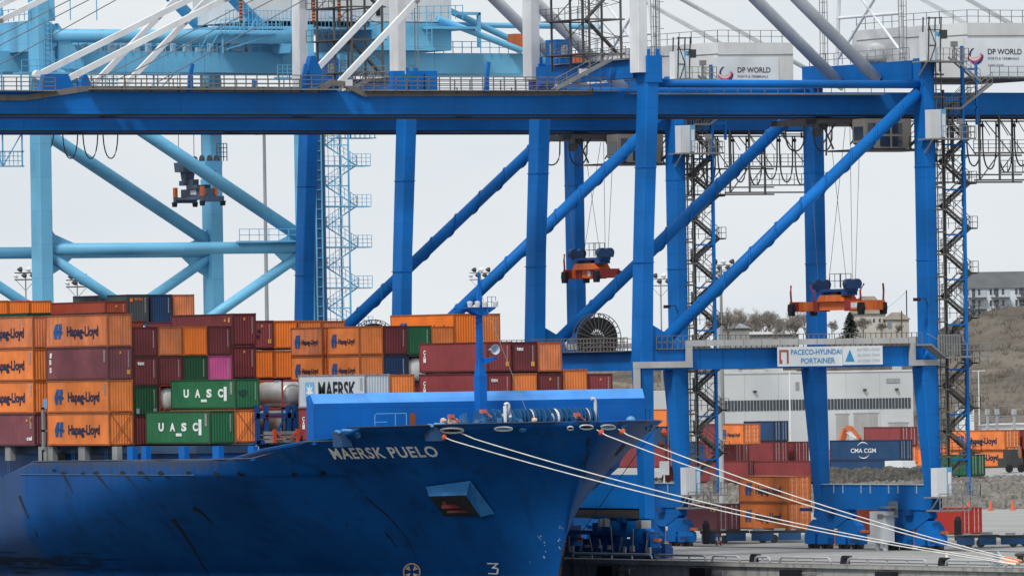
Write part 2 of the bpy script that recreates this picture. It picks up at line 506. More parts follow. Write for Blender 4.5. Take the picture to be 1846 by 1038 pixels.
cols = []
zfr = [i / 9 for i in range(1, 10)]
for side in (-1, 1):
    grid = []
    for k in range(len(ups)):
        colv = []
        for z in zl:
            Y = stationY(k, z); colv.append((CX + side * hb(Y, z), Y, z))
        # bulwark part from 8.2 to the sheer at this station
        for f_ in zfr:
            zt = 8.2
            Yt = stationY(k, 12.6); zt = sheer(Yt)
            z = 8.2 + (zt - 8.2) * f_
            Y = stationY(k, z) if f_ < 1 else stationY(k, zt)
            colv.append((CX + side * hb(Y, z), Y, z))
        grid.append(colv)
    cols.append(grid)
for side in (0, 1):
    grid = cols[side]; n = len(grid[0]); base = len(hm.v)
    for c_ in grid: hm.v += c_
    for k in range(len(grid) - 1):
        for j in range(n - 1):
            a = base + k * n + j; hm.f.append((a, a + 1, a + n + 1, a + n))


def hull_material():
    m = bpy.data.materials.new('hull_paint'); m.use_nodes = True; t = m.node_tree; n = t.nodes; L = t.links
    b = n['Principled BSDF']; b.inputs['Roughness'].default_value = 0.45; b.inputs['Specular IOR Level'].default_value = 0.12
    tcn = n.new('ShaderNodeTexCoord')
    mp1 = n.new('ShaderNodeMapping'); mp1.inputs['Scale'].default_value = (0.5, 0.5, 0.07); mp1.inputs['Rotation'].default_value = (0.35, 0, 0)
    L.new(tcn.outputs['Object'], mp1.inputs[0])
    a = n.new('ShaderNodeTexNoise'); a.inputs['Scale'].default_value = 1.3; a.inputs['Detail'].default_value = 8; a.inputs['Roughness'].default_value = .6; L.new(mp1.outputs[0], a.inputs[0])
    r = n.new('ShaderNodeMapRange'); r.inputs[1].default_value = .50; r.inputs[2].default_value = .72; r.inputs[4].default_value = .42; L.new(a.outputs['Fac'], r.inputs[0])
    g_ = n.new('ShaderNodeTexNoise'); g_.inputs['Scale'].default_value = 0.12; g_.inputs['Detail'].default_value = 5; L.new(tcn.outputs['Object'], g_.inputs[0])
    cr_ = n.new('ShaderNodeValToRGB'); cr_.color_ramp.elements[0].position = .3; cr_.color_ramp.elements[0].color = (0.0025, 0.050, 0.19, 1)
    cr_.color_ramp.elements[1].position = .7; cr_.color_ramp.elements[1].color = (0.0035, 0.084, 0.30, 1); L.new(g_.outputs['Fac'], cr_.inputs[0])
    # rust and black grime
    ru = n.new('ShaderNodeTexNoise'); ru.inputs['Scale'].default_value = 1.1; ru.inputs['Detail'].default_value = 9; ru.inputs['Roughness'].default_value = .7
    mp2 = n.new('ShaderNodeMapping'); mp2.inputs['Scale'].default_value = (.3, .3, .55); L.new(tcn.outputs['Object'], mp2.inputs[0]); L.new(mp2.outputs[0], ru.inputs[0])
    r3 = n.new('ShaderNodeMapRange'); r3.inputs[1].default_value = .63; r3.inputs[2].default_value = .72; r3.inputs[4].default_value = .75; L.new(ru.outputs['Fac'], r3.inputs[0])
    m1 = n.new('ShaderNodeMix'); m1.data_type = 'RGBA'; L.new(r.outputs[0], m1.inputs[0]); L.new(cr_.outputs[0], m1.inputs[6]); m1.inputs[7].default_value = (0.004, 0.018, 0.05, 1)
    m2 = n.new('ShaderNodeMix'); m2.data_type = 'RGBA'; L.new(r3.outputs[0], m2.inputs[0]); L.new(m1.outputs[2], m2.inputs[6]); m2.inputs[7].default_value = (0.022, 0.022, 0.024, 1)
    # plating: horizontal weld strakes
    wv = n.new('ShaderNodeTexBrick'); wv.inputs['Scale'].default_value = 1.0; wv.inputs['Brick Width'].default_value = 9; wv.inputs['Row Height'].default_value = 2.4; wv.inputs['Mortar Size'].default_value = .03
    wv.inputs['Color1'].default_value = (1, 1, 1, 1); wv.inputs['Color2'].default_value = (1, 1, 1, 1); wv.inputs['Mortar'].default_value = (.75, .75, .75, 1)
    cb = n.new('ShaderNodeCombineXYZ'); sp = n.new('ShaderNodeSeparateXYZ'); L.new(tcn.outputs['Object'], sp.inputs[0]); L.new(sp.outputs[1], cb.inputs[0]); L.new(sp.outputs[2], cb.inputs[1])
    L.new(cb.outputs[0], wv.inputs['Vector'])
    m3 = n.new('ShaderNodeMix'); m3.data_type = 'RGBA'; m3.blend_type = 'MULTIPLY'; m3.inputs[0].default_value = .6; L.new(m2.outputs[2], m3.inputs[6]); L.new(wv.outputs['Color'], m3.inputs[7])
    # grey grime running down the top strake, and a dull weathered plate field far aft
    mp3 = n.new('ShaderNodeMapping'); mp3.inputs['Scale'].default_value = (1.0, 1.6, .22); L.new(tcn.outputs['Object'], mp3.inputs[0])
    n3 = n.new('ShaderNodeTexNoise'); n3.inputs['Scale'].default_value = 1.0; n3.inputs['Detail'].default_value = 8; n3.inputs['Roughness'].default_value = .65; L.new(mp3.outputs[0], n3.inputs[0])
    za = n.new('ShaderNodeMapRange'); za.inputs[1].default_value = 12.2; za.inputs[2].default_value = 15.2; za.inputs[3].default_value = -.35; za.inputs[4].default_value = .42; L.new(sp.outputs[2], za.inputs[0])
    ya = n.new('ShaderNodeMapRange'); ya.inputs[1].default_value = -29.5; ya.inputs[2].default_value = -28; ya.inputs[3].default_value = 0; ya.inputs[4].default_value = .75; L.new(sp.outputs[1], ya.inputs[0])
    yb = n.new('ShaderNodeMapRange'); yb.inputs[1].default_value = -74; yb.inputs[2].default_value = -62; yb.inputs[3].default_value = -.5; yb.inputs[4].default_value = 0; L.new(sp.outputs[1], yb.inputs[0])
    ad = n.new('ShaderNodeMath'); ad.operation = 'ADD'; L.new(n3.outputs['Fac'], ad.inputs[0]); L.new(za.outputs[0], ad.inputs[1])
    ad2 = n.new('ShaderNodeMath'); ad2.operation = 'ADD'; L.new(ad.outputs[0], ad2.inputs[0]); L.new(yb.outputs[0], ad2.inputs[1])
    mr = n.new('ShaderNodeMapRange'); mr.inputs[1].default_value = .5; mr.inputs[2].default_value = .85; mr.inputs[4].default_value = .8; L.new(ad2.outputs[0], mr.inputs[0])
    ym = n.new('ShaderNodeMath'); ym.operation = 'MULTIPLY'; L.new(ya.outputs[0], ym.inputs[0]); L.new(g_.outputs['Fac'], ym.inputs[1])
    mxx = n.new('ShaderNodeMath'); mxx.operation = 'MAXIMUM'; L.new(mr.outputs[0], mxx.inputs[0]); L.new(ym.outputs[0], mxx.inputs[1])
    mp5 = n.new('ShaderNodeMapping'); mp5.inputs['Scale'].default_value = (1.4, 2.6, .10); L.new(tcn.outputs['Object'], mp5.inputs[0])
    n5 = n.new('ShaderNodeTexNoise'); n5.inputs['Scale'].default_value = 1.0; n5.inputs['Detail'].default_value = 6; n5.inputs['Roughness'].default_value = .7; L.new(mp5.outputs[0], n5.inputs[0])
    r5 = n.new('ShaderNodeMapRange'); r5.inputs[1].default_value = .60; r5.inputs[2].default_value = .74; r5.inputs[4].default_value = .65; L.new(n5.outputs['Fac'], r5.inputs[0])
    m5 = n.new('ShaderNodeMix'); m5.data_type = 'RGBA'; L.new(r5.outputs[0], m5.inputs[0]); L.new(m3.outputs[2], m5.inputs[6]); m5.inputs[7].default_value = (0.035, 0.032, 0.035, 1); m3 = m5
    m4 = n.new('ShaderNodeMix'); m4.data_type = 'RGBA'; L.new(mxx.outputs[0], m4.inputs[0]); L.new(m3.outputs[2], m4.inputs[6]); m4.inputs[7].default_value = (0.065, 0.07, 0.078, 1)
    L.new(m4.outputs[2], b.inputs['Base Color'])
    bn = n.new('ShaderNodeBump'); bn.inputs['Strength'].default_value = .25; bn.inputs['Distance'].default_value = .15; L.new(g_.outputs['Fac'], bn.inputs['Height']); L.new(bn.outputs[0], b.inputs['Normal'])
    return m


HULL = hull_material()
hull_ob = hm.build('hull', HULL, ship, smooth=True)
sol = hull_ob.modifiers.new('thick', 'SOLIDIFY'); sol.thickness = 0.12; sol.offset = -1
# decks
dk = MB()
fc = [stationY(k, 11.3) for k in range(2, len(ups)) if stationY(k, 11.3) < -16]
fc += [-15.0]
for a_, b_ in zip(fc[:-1], fc[1:]):
    dk.face([(CX - hb(a_, 11.3) + .15, a_, 11.3), (CX + hb(a_, 11.3) - .15, a_, 11.3), (CX + hb(b_, 11.3) - .15, b_, 11.3), (CX - hb(b_, 11.3) + .15, b_, 11.3)])
dk.face([(CX + s_ * (hb(-15, z_) - .15), -15, z_) for s_, z_ in ((-1, 8.2), (-1, 9.2), (-1, 10.2), (-1, 11.3), (1, 11.3), (1, 10.2), (1, 9.2), (1, 8.2))])
ys_ = [-15, -8, 0, 10, 20, 35, 60, 120, Yend]
for a_, b_ in zip(ys_[:-1], ys_[1:]):
    dk.face([(CX - hb(a_, 8.2) + .1, a_, 8.15), (CX + hb(a_, 8.2) - .1, a_, 8.15), (CX + hb(b_, 8.2) - .1, b_, 8.15), (CX - hb(b_, 8.2) + .1, b_, 8.15)])
dk.build('deck', mat('ship_deck_paint', (0.02, 0.06, 0.15), 0.7, 0.5, (0.05, 0.04, 0.035), 0.5), ship)
tr = MB().face([(CX - 21.2, Yend, 8.2), (CX + 21.2, Yend, 8.2), (CX + 21.2, Yend, -7), (CX - 21.2, Yend, -7)]); tr.build('transom', HULL, ship)
# hatch coamings inboard of the side, and covers under the container bays
co = MB(); hc = MB()
for yf in (1.2, 14.6, 29.4, 42.8, 56.2, 69.6, 83, 96.4, 110, 124, 138):
    inb = CX - hb(yf - .5, 9.5)
    co.box((inb + 2.0, yf, 8.2), (CX + 18.5, yf + 11.9, 10.2)); hc.box((inb + 1.6, yf - .1, 10.2), (CX + 19, yf + 12.1, 10.86))
co.build('hatch_coaming', BLUE_D, ship); hc.build('hatch_cover', mat('hatch_cover_dark', (0.03, 0.07, 0.14), 0.6, 0.4, (0.05, .04, .035), 0.8), ship)
# stanchions that carry the outboard stacks, at the positions the photo shows along the ship's side
for px0, px1, grey in ((2, 12, 1), (62, 74, 1), (80, 88, 1), (134, 146, 1), (195, 204, 1), (222, 232, 0), (248, 256, 0), (315, 325, 0), (376, 387, 0), (440, 449, 0)):
    m_ = MB(); Yq, zq = hull_at((px0 + px1) / 2, 829 if px0 < 455 else 812); x_ = CX - hb(Yq, zq) + .4
    wdt = (px1 - px0) / 9.1 / 2; zb = zq - .05; zt = 10.86
    m_.box((x_, Yq - wdt, zb), (x_ + .5, Yq + wdt, zt)); m_.build('stanchion', mat('grey_steel_post', (0.26, 0.27, 0.28), 0.6, 0.4, (0.12, .1, .08), 1) if grey else SHIPB, ship)
ldr = MB()
for yy in (16.5, 23, 36, 9.5):
    for s_ in (0, .45): ldr.beam((-41.6, yy + s_, 8.2), (-41.6, yy + s_, 10.6), .06)
    for k in range(7): ldr.beam((-41.6, yy, 8.4 + k * .33), (-41.6, yy + .45, 8.4 + k * .33), .04)
ldr.build('ladder', mat('dull_blue_rail', (0.05, 0.14, 0.3), 0.6, 0.3), ship)
# lashing bridge posts between bays A and B
lb = MB()
for x_ in (-42.4, -41.7): lb.box((x_, 27.6, 8.2), (x_ + .22, 27.9, 14.4))
for z_ in (10.4, 12.2, 14.2): lb.box((-42.4, 27.6, z_), (-41.5, 27.9, z_ + .18))
lb.box((-42.4, 27.0, 8.2), (-12, 28.6, 10.4))
lb.build('lashing_bridge', mat('grey_steel_post', ''), ship)
lb2 = MB().cbox((-42.0, 27.4, 14.7), (.5, .7, .9)); lb2.build('vent_head', mat('vent_blue', (0.10, 0.32, 0.6), 0.5, 0.2), ship)

gw = [HS(*hull_at(x, y), .02) for x, y in ((626, 770.5), (700, 768.5), (760, 766.5), (830, 764), (900, 762.5), (980, 761), (1060, 760), (1120, 759.8), (1160, 759.6), (1188, 759.5))]
MB().path(gw, .075, 6).build('gunwale', mat('gunwale_black', (0.012, 0.016, 0.028), .7, .4, (.06, .03, .02), 2), ship)
gw = [HS(*hull_at(x, y), .02) for x, y in ((623, 792.5), (590, 794), (552, 795.5), (525, 804), (500, 811.5), (478, 819), (455, 825.5), (400, 827), (300, 828.5), (200, 829.5), (120, 830.5), (60, 831.5))]
MB().path(gw, .05, 6).build('gunwale', mat('gunwale_grey', (0.10, 0.11, 0.13), .7, .4, (.06, .03, .02), 2), ship)
# breakwater: upright plate, sloping cap, splayed end
bwY = -15.0; BX0 = un(566, 750, Y=-15)[0]; BX1 = un(552.5, 740, Y=-13.4)[0]
cap = MB(); pl = MB(); en = MB()
xl, xr, zt = BX0, -4.8, 15.1
pl.face([(xl, bwY, 10.9), (xr, bwY, 10.9), (xr, bwY, 14.42), (xl, bwY, 14.42)]).face([(xl, bwY + .15, 10.9), (xr, bwY + .15, 10.9), (xr, bwY + .15, 14.42), (xl, bwY + .15, 14.42)])
for k in range(12):
    xx = xl + (k + .5) * (xr - xl) / 12; pl.box((xx, bwY + .15, 11), (xx + .1, bwY + 1.6, 14.3))
pl.build('breakwater', SHIPB, ship)
cap.face([(xl, bwY, 14.42), (xr, bwY, 14.42), (xr + .1, bwY + .55, zt + .15), (BX1, bwY + .95, zt + .15)]).face([(xl, bwY + .7, 14.4), (xr, bwY + .7, 14.4), (xr + .1, bwY + .8, zt + .13), (BX1, bwY + .98, zt + .13)])
cap.build('breakwater_cap', mat('breakwater_cap_lit_blue', (0.08, 0.30, 0.76), 0.45, 0.12, (0.2, 0.45, 0.5), 0.8), ship)  # blue lightened to paint in skylight on the upward slope
en.face([(xl, bwY, 10.9), (xl, bwY, 14.42), (BX1, bwY + .95, zt + .15), (BX1, bwY + 1.6, zt - .1), (BX1, bwY + 1.6, 10.9)])
en.build('breakwater_end', SHIPB, ship)
ch_ = MB(); r_ = random.Random(9)
for k in range(22):
    x = r_.uniform(xl + 1, xr - 1); t_ = r_.uniform(.1, .9); z_ = 14.42 + t_ * (zt + .15 - 14.42); y_ = bwY + t_ * .6 - .02; w_ = r_.uniform(.05, .22)
    ch_.face([(x, y_, z_), (x + w_, y_ - .002, z_ - .05), (x + w_ * 1.6, y_ - .01, z_ - .2), (x + w_ * .6, y_ - .01, z_ - .12)])
ch_.build1('paint_chip', mat('chip_pale_green', (.35, .6, .6), .7, .2), ship)
dr = MB(); c0 = un(744, 757, Y=bwY - .04)
pr = [(-.28, -.5), (.28, -.5)] + [(.28 * math.cos(a), .35 + .28 * math.sin(a)) for a in [math.pi * k / 8 for k in range(9)]]
dr.face([(c0[0] + a, bwY - .04, c0[2] + b) for a, b in pr]); dr.build('hatch_door', mat('rust_door', (0.30, 0.07, 0.02), 0.7, 0.3), ship)
# pale handrail on the forecastle, in front of the breakwater
hr = MB(); a0 = un(676, 770, Y=-20.5); a1 = un(733, 768, Y=-20.5)
z1 = a0[2] + 1.15
hr.path([(a0[0], -20.5, 11.3), (a0[0], -20.5, z1 - .1), (a0[0] + .15, -20.5, z1), (a1[0], -20.5, z1)], .035).path([(a1[0], -20.5, 11.3), (a1[0], -20.5, z1)], .035)
hr.beam((a0[0], -20.5, a0[2] + .45), (a0[0] + 1.2, -20.5, a0[2] + .45), .06).beam((a0[0] + 2.0, -20.5, 11.3), (a0[0] + 2.0, -20.5, z1), .05)
hr.build('handrail', mat('pale_blue_rail', (0.13, 0.40, 0.75), 0.5, 0.1), ship)

# name on the bow
nm = MB(); NC = [hull_at(591, 806.5), hull_at(783, 802.5), hull_at(603, 826), hull_at(793, 821.5)]


def namefn(u_, v_):
    (Ya, za), (Yc, zc) = NC[0], NC[1]; (Ye, ze), (Yg, zg) = NC[2], NC[3]
    Yt, zt_ = Ya + (Yc - Ya) * u_, za + (zc - za) * u_; Yb, zb_ = Ye + (Yg - Ye) * u_, ze + (zg - ze) * u_
    return HS(Yb + (Yt - Yb) * v_, zb_ + (zt_ - zb_) * v_, .05)


def put_curved(mb, s, fn, bold, spacing=1.0, cuts=True):
    v, f, tw = textmb(s, bold, spacing)
    import bmesh
    me = bpy.data.meshes.new('t'); me.from_pydata([(p[0] / tw, p[1], 0) for p in v], [], f)
    bm = bmesh.new(); bm.from_mesh(me); bmesh.ops.triangulate(bm, faces=bm.faces); bmesh.ops.subdivide_edges(bm, edges=bm.edges, cuts=2)
    i = len(mb.v); bm.verts.ensure_lookup_table()
    mb.v += [tuple(fn(p.co.x, p.co.y)) for p in bm.verts]; mb.f += [tuple(i + q.index for q in fa.verts) for fa in bm.faces]
    bm.free(); bpy.data.meshes.remove(me)


put_curved(nm, 'MAERSK PUELO', namefn, 0.035, 1.12)
nm.build('ship_name', mat('faded_name_paint', (0.85, 0.82, 0.77), 0.7, 0.5, (0.75, 0.42, 0.26), 1.0), ship)


def hull_patch(mb, pts, off=.075):
    """small painted or scraped patch given by its photo outline, laid on the shell plating"""
    mb.face([HS(*hull_at(x, y), off) for x, y in pts])


mk = MB()
for seg in (((879, 1013), (899, 1013.5), (899, 1016), (879, 1015)), ((897, 1014), (900, 1014), (890, 1023), (887, 1022)), ((888, 1020), (898, 1022), (897, 1024), (887, 1023)), ((897, 1022), (900, 1024), (899, 1033), (896, 1032)), ((881, 1031), (898, 1032), (897, 1034), (881, 1033))):
    hull_patch(mk, seg)
mk.build('draught_mark', LETW, ship)
th_ = MB(); cxp, cyp = 743, 1029
for k in range(24):
    a = 2 * math.pi * k / 24; b_ = 2 * math.pi * (k + 1) / 24
    hull_patch(th_, [(cxp + 16 * math.cos(a), cyp + 16 * math.sin(a)), (cxp + 16 * math.cos(b_), cyp + 16 * math.sin(b_)), (cxp + 13.5 * math.cos(b_), cyp + 13.5 * math.sin(b_)), (cxp + 13.5 * math.cos(a), cyp + 13.5 * math.sin(a))])
for a in (45, 135, 225, 315):
    a = math.radians(a); da = .38
    hull_patch(th_, [(cxp + 3 * math.cos(a), cyp + 3 * math.sin(a)), (cxp + 12.5 * math.cos(a - da), cyp + 12.5 * math.sin(a - da)), (cxp + 12.5 * math.cos(a + da), cyp + 12.5 * math.sin(a + da))])
th_.build('thruster_mark', PALEO, ship)
sc_ = MB(); r_ = random.Random(11)
for (x, y, n_, sx, sy) in ((975, 970, 3, 4, 7), (984, 990, 6, 4, 14), (1010, 980, 3, 3, 10), (1013, 952, 3, 5, 4), (955, 1015, 1, 3, 4)):
    for k in range(n_):
        cx_ = x + r_.uniform(-sx, sx); cy_ = y + r_.uniform(-sy, sy); a = r_.uniform(.9, 1.3); l_ = r_.uniform(1.2, 4.5); w_ = r_.uniform(.4, 1.0)
        dx, dy = math.cos(a), math.sin(a); q = [(cx_ - dx * l_, cy_ - dy * l_), (cx_ - dy * w_, cy_ + dx * w_), (cx_ + dx * l_ * .7 + dy * .4, cy_ + dy * l_ * .7), (cx_ + dy * w_, cy_ - dx * w_ * .5)]
        if q[0][0] < 1035: hull_patch(sc_, q, .04)
sc_.build('paint_scrape', mat('scraped_pale', (0.35, 0.45, 0.52), 0.8, 0.4), ship)
# long dark rub marks
rb = MB()
for pts, w0 in ((((311, 935), (330, 960), (350, 990), (366, 1020), (378, 1040)), 4.0), (((609, 858), (640, 880), (670, 905), (700, 930), (730, 965), (750, 1000)), 2.6), (((602, 852), (625, 866), (655, 890)), 6), (((683, 948), (700, 965), (716, 985)), 4.5), (((112, 850), (120, 866), (133, 890)), 3), (((172, 850), (183, 865), (200, 885)), 5), (((220, 850), (232, 862), (247, 880)), 4), (((252, 850), (262, 858), (272, 866)), 5), (((288, 850), (297, 856), (305, 862)), 4.5), (((348, 915), (365, 925), (382, 942)), 5), (((522, 850), (540, 862), (556, 872)), 5), (((385, 852), (400, 858)), 5), (((428, 852), (440, 856)), 4.5), (((35, 893), (50, 930), (65, 960), (78, 995)), 3), (((1126, 800), (1110, 820), (1098, 850)), 4), (((1062, 790), (1056, 830), (1052, 870)), 3)):
    for k in range(len(pts) - 1):
        (x0, y0), (x1, y1) = pts[k], pts[k + 1]; n_ = len(pts) - 1
        wa = 1.3 * w0 * (1 - k / n_) + .7; wb = 1.3 * w0 * (1 - (k + 1) / n_) + .7; l_ = math.hypot(x1 - x0, y1 - y0); nx, ny = -(y1 - y0) / l_, (x1 - x0) / l_
        hull_patch(rb, [(x0 + nx * wa / 2, y0 + ny * wa / 2), (x1 + nx * wb / 2, y1 + ny * wb / 2), (x1 - nx * wb / 2, y1 - ny * wb / 2), (x0 - nx * wa / 2, y0 - ny * wa / 2)], .03)
rb.build('rub_mark', mat('rub_mark_black', (0.012, 0.016, 0.026), 0.8, 0.5, (0.05, .035, .03), 2), ship)
kn = MB().path([HS(y, 8.36, .03) for y in (31.6, 26, 20, 14, 8, 3, -1)], .05, 5); kn.build('rubbing_strip', mat('strip_grey_blue', (0.06, 0.12, 0.21), .6, .3), ship)
for (x, y, r0) in ((115, 853, 3.6), (150, 853, 3.2), (173, 853, 3.8), (221, 852, 3.8), (253, 852, 4), (290, 852, 4), (98, 847, 3), (340, 851, 3.5), (390, 854, 4), (437, 855, 4), (531, 853, 4.5), (583, 851, 5)):
    sm = MB(); hull_patch(sm, [(x + r0 * 1.2 * math.cos(k * math.pi / 6), y + r0 * .8 * math.sin(k * math.pi / 6)) for k in range(12)], .06); sm.build('scupper', BLACK, ship)  # flat black patch paints the shade inside each hole
MB().path([(CX, Ys(z_) - .06, z_) for z_ in (-5, -2, 0, 1.2, 2.4)], .13, 6).build('stem_bar', mat('stem_dark', (0.03, 0.02, 0.02), .8, .5, (.25, .03, .02), 2), ship)
mp_ = MB()
r_ = random.Random(5)
for k in range(60):
    cx_ = r_.uniform(0, 215) * r_.random() ** .3; cy_ = 1013 + r_.gauss(0, 8); l_ = r_.uniform(6, 34); w_ = r_.uniform(.3, 1.5)
    hull_patch(mp_, [(cx_ - l_, cy_), (cx_ - l_ * .3, cy_ - w_), (cx_ + l_ * .6, cy_ - w_ * .6), (cx_ + l_, cy_ + .3), (cx_ + l_ * .2, cy_ + w_)], .035 + k * .0006)
mp_.build1('waterline_grime', mat('grime_dark', (0.012, 0.024, 0.05), .8, .6, (0.05, 0.05, 0.055), 2), ship)

for x_, y_, c_ in ((1197, 779, 'sleeve_red'), (1192, 801, 'sleeve_dark')):
    q = un(x_, y_, Y=-14.2); MB().lathe([(.02, -.4), (.22, -.25), (.3, 0), (.2, .25), (.02, .4)], q, 2, 10).build('rope_guard', mat(c_, (.5, .07, .03) if x_ > 1195 else (.1, .015, .015), .7, .3), ship)
# anchor bolster
ab = MB(); V = lambda px, py, d: un(px, py, D=float((np.array(HS(*hull_at(px, py))) - CAM) @ _V) - d)
P1, P2, P3, P4 = V(768, 877, .3), V(848, 866, .3), V(840, 892, 2.2), V(773, 894, 1.7)
P5, P6, P7, P8 = V(892, 925, .1), V(866, 931, 1.0), V(800, 930, .2), V(806, 925, -.2)
ab.face([P1, P2, P3, P4]).face([P2, P5, P6, P3]).face([P1, P4, P7]).face([P7, P6, P5])
ab.build('anchor_bolster', mat('bolster_blue', (0.03, 0.19, 0.46), 0.5, 0.35, (0.02, 0.06, 0.1), 1.2), ship)


def lerp3(a, b, t): return tuple(a[k] + (b[k] - a[k]) * t for k in range(3))


rec = MB().face([lerp3(P4, P3, .0), P3, P6, P7]); rec.build('anchor_recess', mat('recess_shade_black', (0.02, 0.022, 0.028), 0.8, 0.4), ship)  # flat black sheet paints the shade of the hollow
an = MB()
AD = float((np.array(HS(*hull_at(818, 900))) - CAM) @ _V)
for dx_ in (-17, -6, 6, 17):
    a = un(816 + dx_, 903, D=AD - .95); b = un(822 + dx_ * .9, 915, D=AD - .9); an.beam(a, b, .16, .3)
a = un(796, 913, D=AD - 1.05); b = un(846, 911, D=AD - 1.05); an.beam(a, b, .22, .3)
a = un(806, 922, D=AD - .95); b = un(850, 921, D=AD - .95); an.beam(a, b, .12, .2)
an.build('anchor', mat('anchor_dark_red', (0.13, 0.02, 0.018), 0.8, 0.5), ship)

# fairleads (white rimmed oval openings) along the bulwark
for (x, y, w_, h_, rim) in ((815, 774, 22, 5, 1), (908, 771, 17, 4, 1), (943, 773.5, 7, 3.2, 0), (1028, 770, 6, 3.5, 1), (1057, 768, 13, 4.5, 1), (1095, 768, 14, 4.5, 1), (1124, 769, 7, 4, 0), (1180, 768, 7, 4, 0), (646, 783, 6, 5, 0), (1168, 772, 4, 3, 0)):
    w_ /= 1; pts = [(x + w_ * math.cos(2 * math.pi * k / 16), y + h_ * math.sin(2 * math.pi * k / 16)) for k in range(16)]
    pin = [(x + w_ * .88 * math.cos(2 * math.pi * k / 16), y + h_ * .72 * math.sin(2 * math.pi * k / 16)) for k in range(16)]
    H1 = [hull_at(*p) for p in pts]; H2 = [hull_at(*p) for p in pin]
    m1 = MB(); A = [HS(*p, .03) for p in H1]; B = [HS(*p, .16) for p in H1]; C_ = [HS(*p, .16) for p in H2]; D_ = [HS(*p, .05) for p in H2]
    for k in range(16):
        j = (k + 1) % 16; m1.face([A[k], A[j], B[j], B[k]]).face([B[k], B[j], C_[j], C_[k]]).face([C_[k], C_[j], D_[j], D_[k]])
    fr = m1.build('fairlead', WHITE if rim else mat('fairlead_blue', (0.02, 0.14, 0.38), 0.5, 0.3), ship)
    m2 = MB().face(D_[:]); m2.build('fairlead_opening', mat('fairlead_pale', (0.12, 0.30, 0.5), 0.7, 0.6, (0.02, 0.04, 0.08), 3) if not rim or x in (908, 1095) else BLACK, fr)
# roller chocks that stand proud of the shell
for (x, y, s_) in ((611, 786, .75), (777, 775, .8)):
    m1 = MB(); Yq, zq = hull_at(x, y + 4); c = HS(Yq, zq, .3)
    m1.prism([(c[1] - 1.3 * s_, c[2] - .5), (c[1] + .9 * s_, c[2] - .5), (c[1] + 1.1 * s_, c[2] + .75), (c[1] - 1.1 * s_, c[2] + .75)], 0, c[0] - .1, c[0] + .9)
    r0 = m1.build('roller_chock', mat('chock_dark_blue', (0.012, 0.06, 0.16), 0.5, 0.5, (0.03, .03, .03), 2), ship)
    m2 = MB().tube((c[0] - .35, c[1] - 1.25 * s_, c[2] + .82), (c[0] + .3, c[1] + 1.1 * s_, c[2] + .82), .14, 8).tube((c[0] + .9, c[1] - 1.25 * s_, c[2] + .9), (c[0] + .9, c[1] + 1.0 * s_, c[2] + .9), .12, 8)
    m2.build('roller', mat('pale_blue_steel', (0.12, 0.33, 0.6), 0.4, 0.2), r0)

# windlasses, drums, vents on the forecastle
DRK = mat('winch_blue', (0.015, 0.10, 0.26), 0.45, 0.4, (0.08, 0.07, 0.06), 2)


def P(px, py, Y): return un(px, py, Y=Y)


def winch(px0, px1, Y, white):
    a = P(px0, 758, Y); b = P(px1, 758, Y); z = 12.8; n = 6
    wn = MB(); wn.tube((a[0], Y, z), (b[0], Y, z), .28, 12)
    for k in range(n + 1):
        x = a[0] + (b[0] - a[0]) * k / n; wn.lathe([(.0, -.03), (.9, -.03), (.9, .03), (0, .03)], (x, Y, z), 0, 20)
    wn.box((a[0], Y - .5, 11.3), (a[0] + .25, Y + .5, z)).box((b[0] - .25, Y - .5, 11.3), (b[0], Y + .5, z))
    w0 = wn.build('mooring_winch', DRK, ship)
    for k in white:
        x0 = a[0] + (b[0] - a[0]) * (k - .1) / n; x1 = a[0] + (b[0] - a[0]) * (k + 1.0) / n
        MB().lathe([(.4, x0), (.72, x0 + .1), (.88, (x0 + x1) / 2), (.72, x1 - .1), (.4, x1)], (0, Y, z), 0, 18).build('rope_drum', ROPEW, w0, smooth=True)


winch(862, 930, -21, (4,)); winch(932, 972, -21.5, (3,)); winch(976, 1034, -22, (2,)); winch(1036, 1070, -23, (3,))
for px, Y, R_ in ((893, -20.3, 1.35), (878, -19.5, 1.3), (965, -21.2, 1.3)):
    gm = MB(); c = P(px, 762, Y)
    arc = [(math.cos(math.pi * k / 14), math.sin(math.pi * k / 14)) for k in range(15)]
    for k in range(14):
        (a0_, a1_), (b0_, b1_) = arc[k], arc[k + 1]
        q = [(c[0] + R_ * a0_, 12.35 + R_ * a1_), (c[0] + R_ * b0_, 12.35 + R_ * b1_), (c[0] + R_ * .74 * b0_, 12.35 + R_ * .74 * b1_), (c[0] + R_ * .74 * a0_, 12.35 + R_ * .74 * a1_)]
        gm.prism(q, 1, Y - .3, Y + .3)
    gm.lathe([(0, -.15), (.5, -.15), (.5, .15), (0, .15)], (c[0], Y, 12.4), 1, 16)
    gm.build('gear_guard', SHIPB, ship)
cl_ = MB(); r_ = random.Random(2)
for k in range(44):
    x, y = P(r_.uniform(812, 1066), 758, -23)[0], -23 + r_.uniform(-1, 3); h_ = r_.uniform(1.3, 2.1)
    cl_.box((x, y, 11.3), (x + r_.uniform(.12, .4), y + .3, 11.3 + h_))
    if k % 3 == 0: cl_.tube((x, y, 11.3 + h_ * .8), (x + r_.uniform(-1.2, 1.2), y, 11.3 + h_), .05, 6)
cl_.build('winch_fittings', mat('fitting_blue', (0.03, 0.16, 0.36), 0.5, 0.5, (0.3, 0.28, 0.25), 3), ship)
cl_ = MB()
for px, py, s_ in ((799, 758, .5), (816, 760, .8), (1042, 751, .45), (963, 757, .45)):
    c = P(px, py, -23.5); cl_.lathe([(0, -s_ * .4), (s_ * .4, -s_ * .4), (s_ * .5, 0), (s_ * .35, s_ * .5), (0, s_ * .5)], (c[0], -23.5, c[2]), 0, 12)
cl_.build('rope_coil', PALEO, ship)
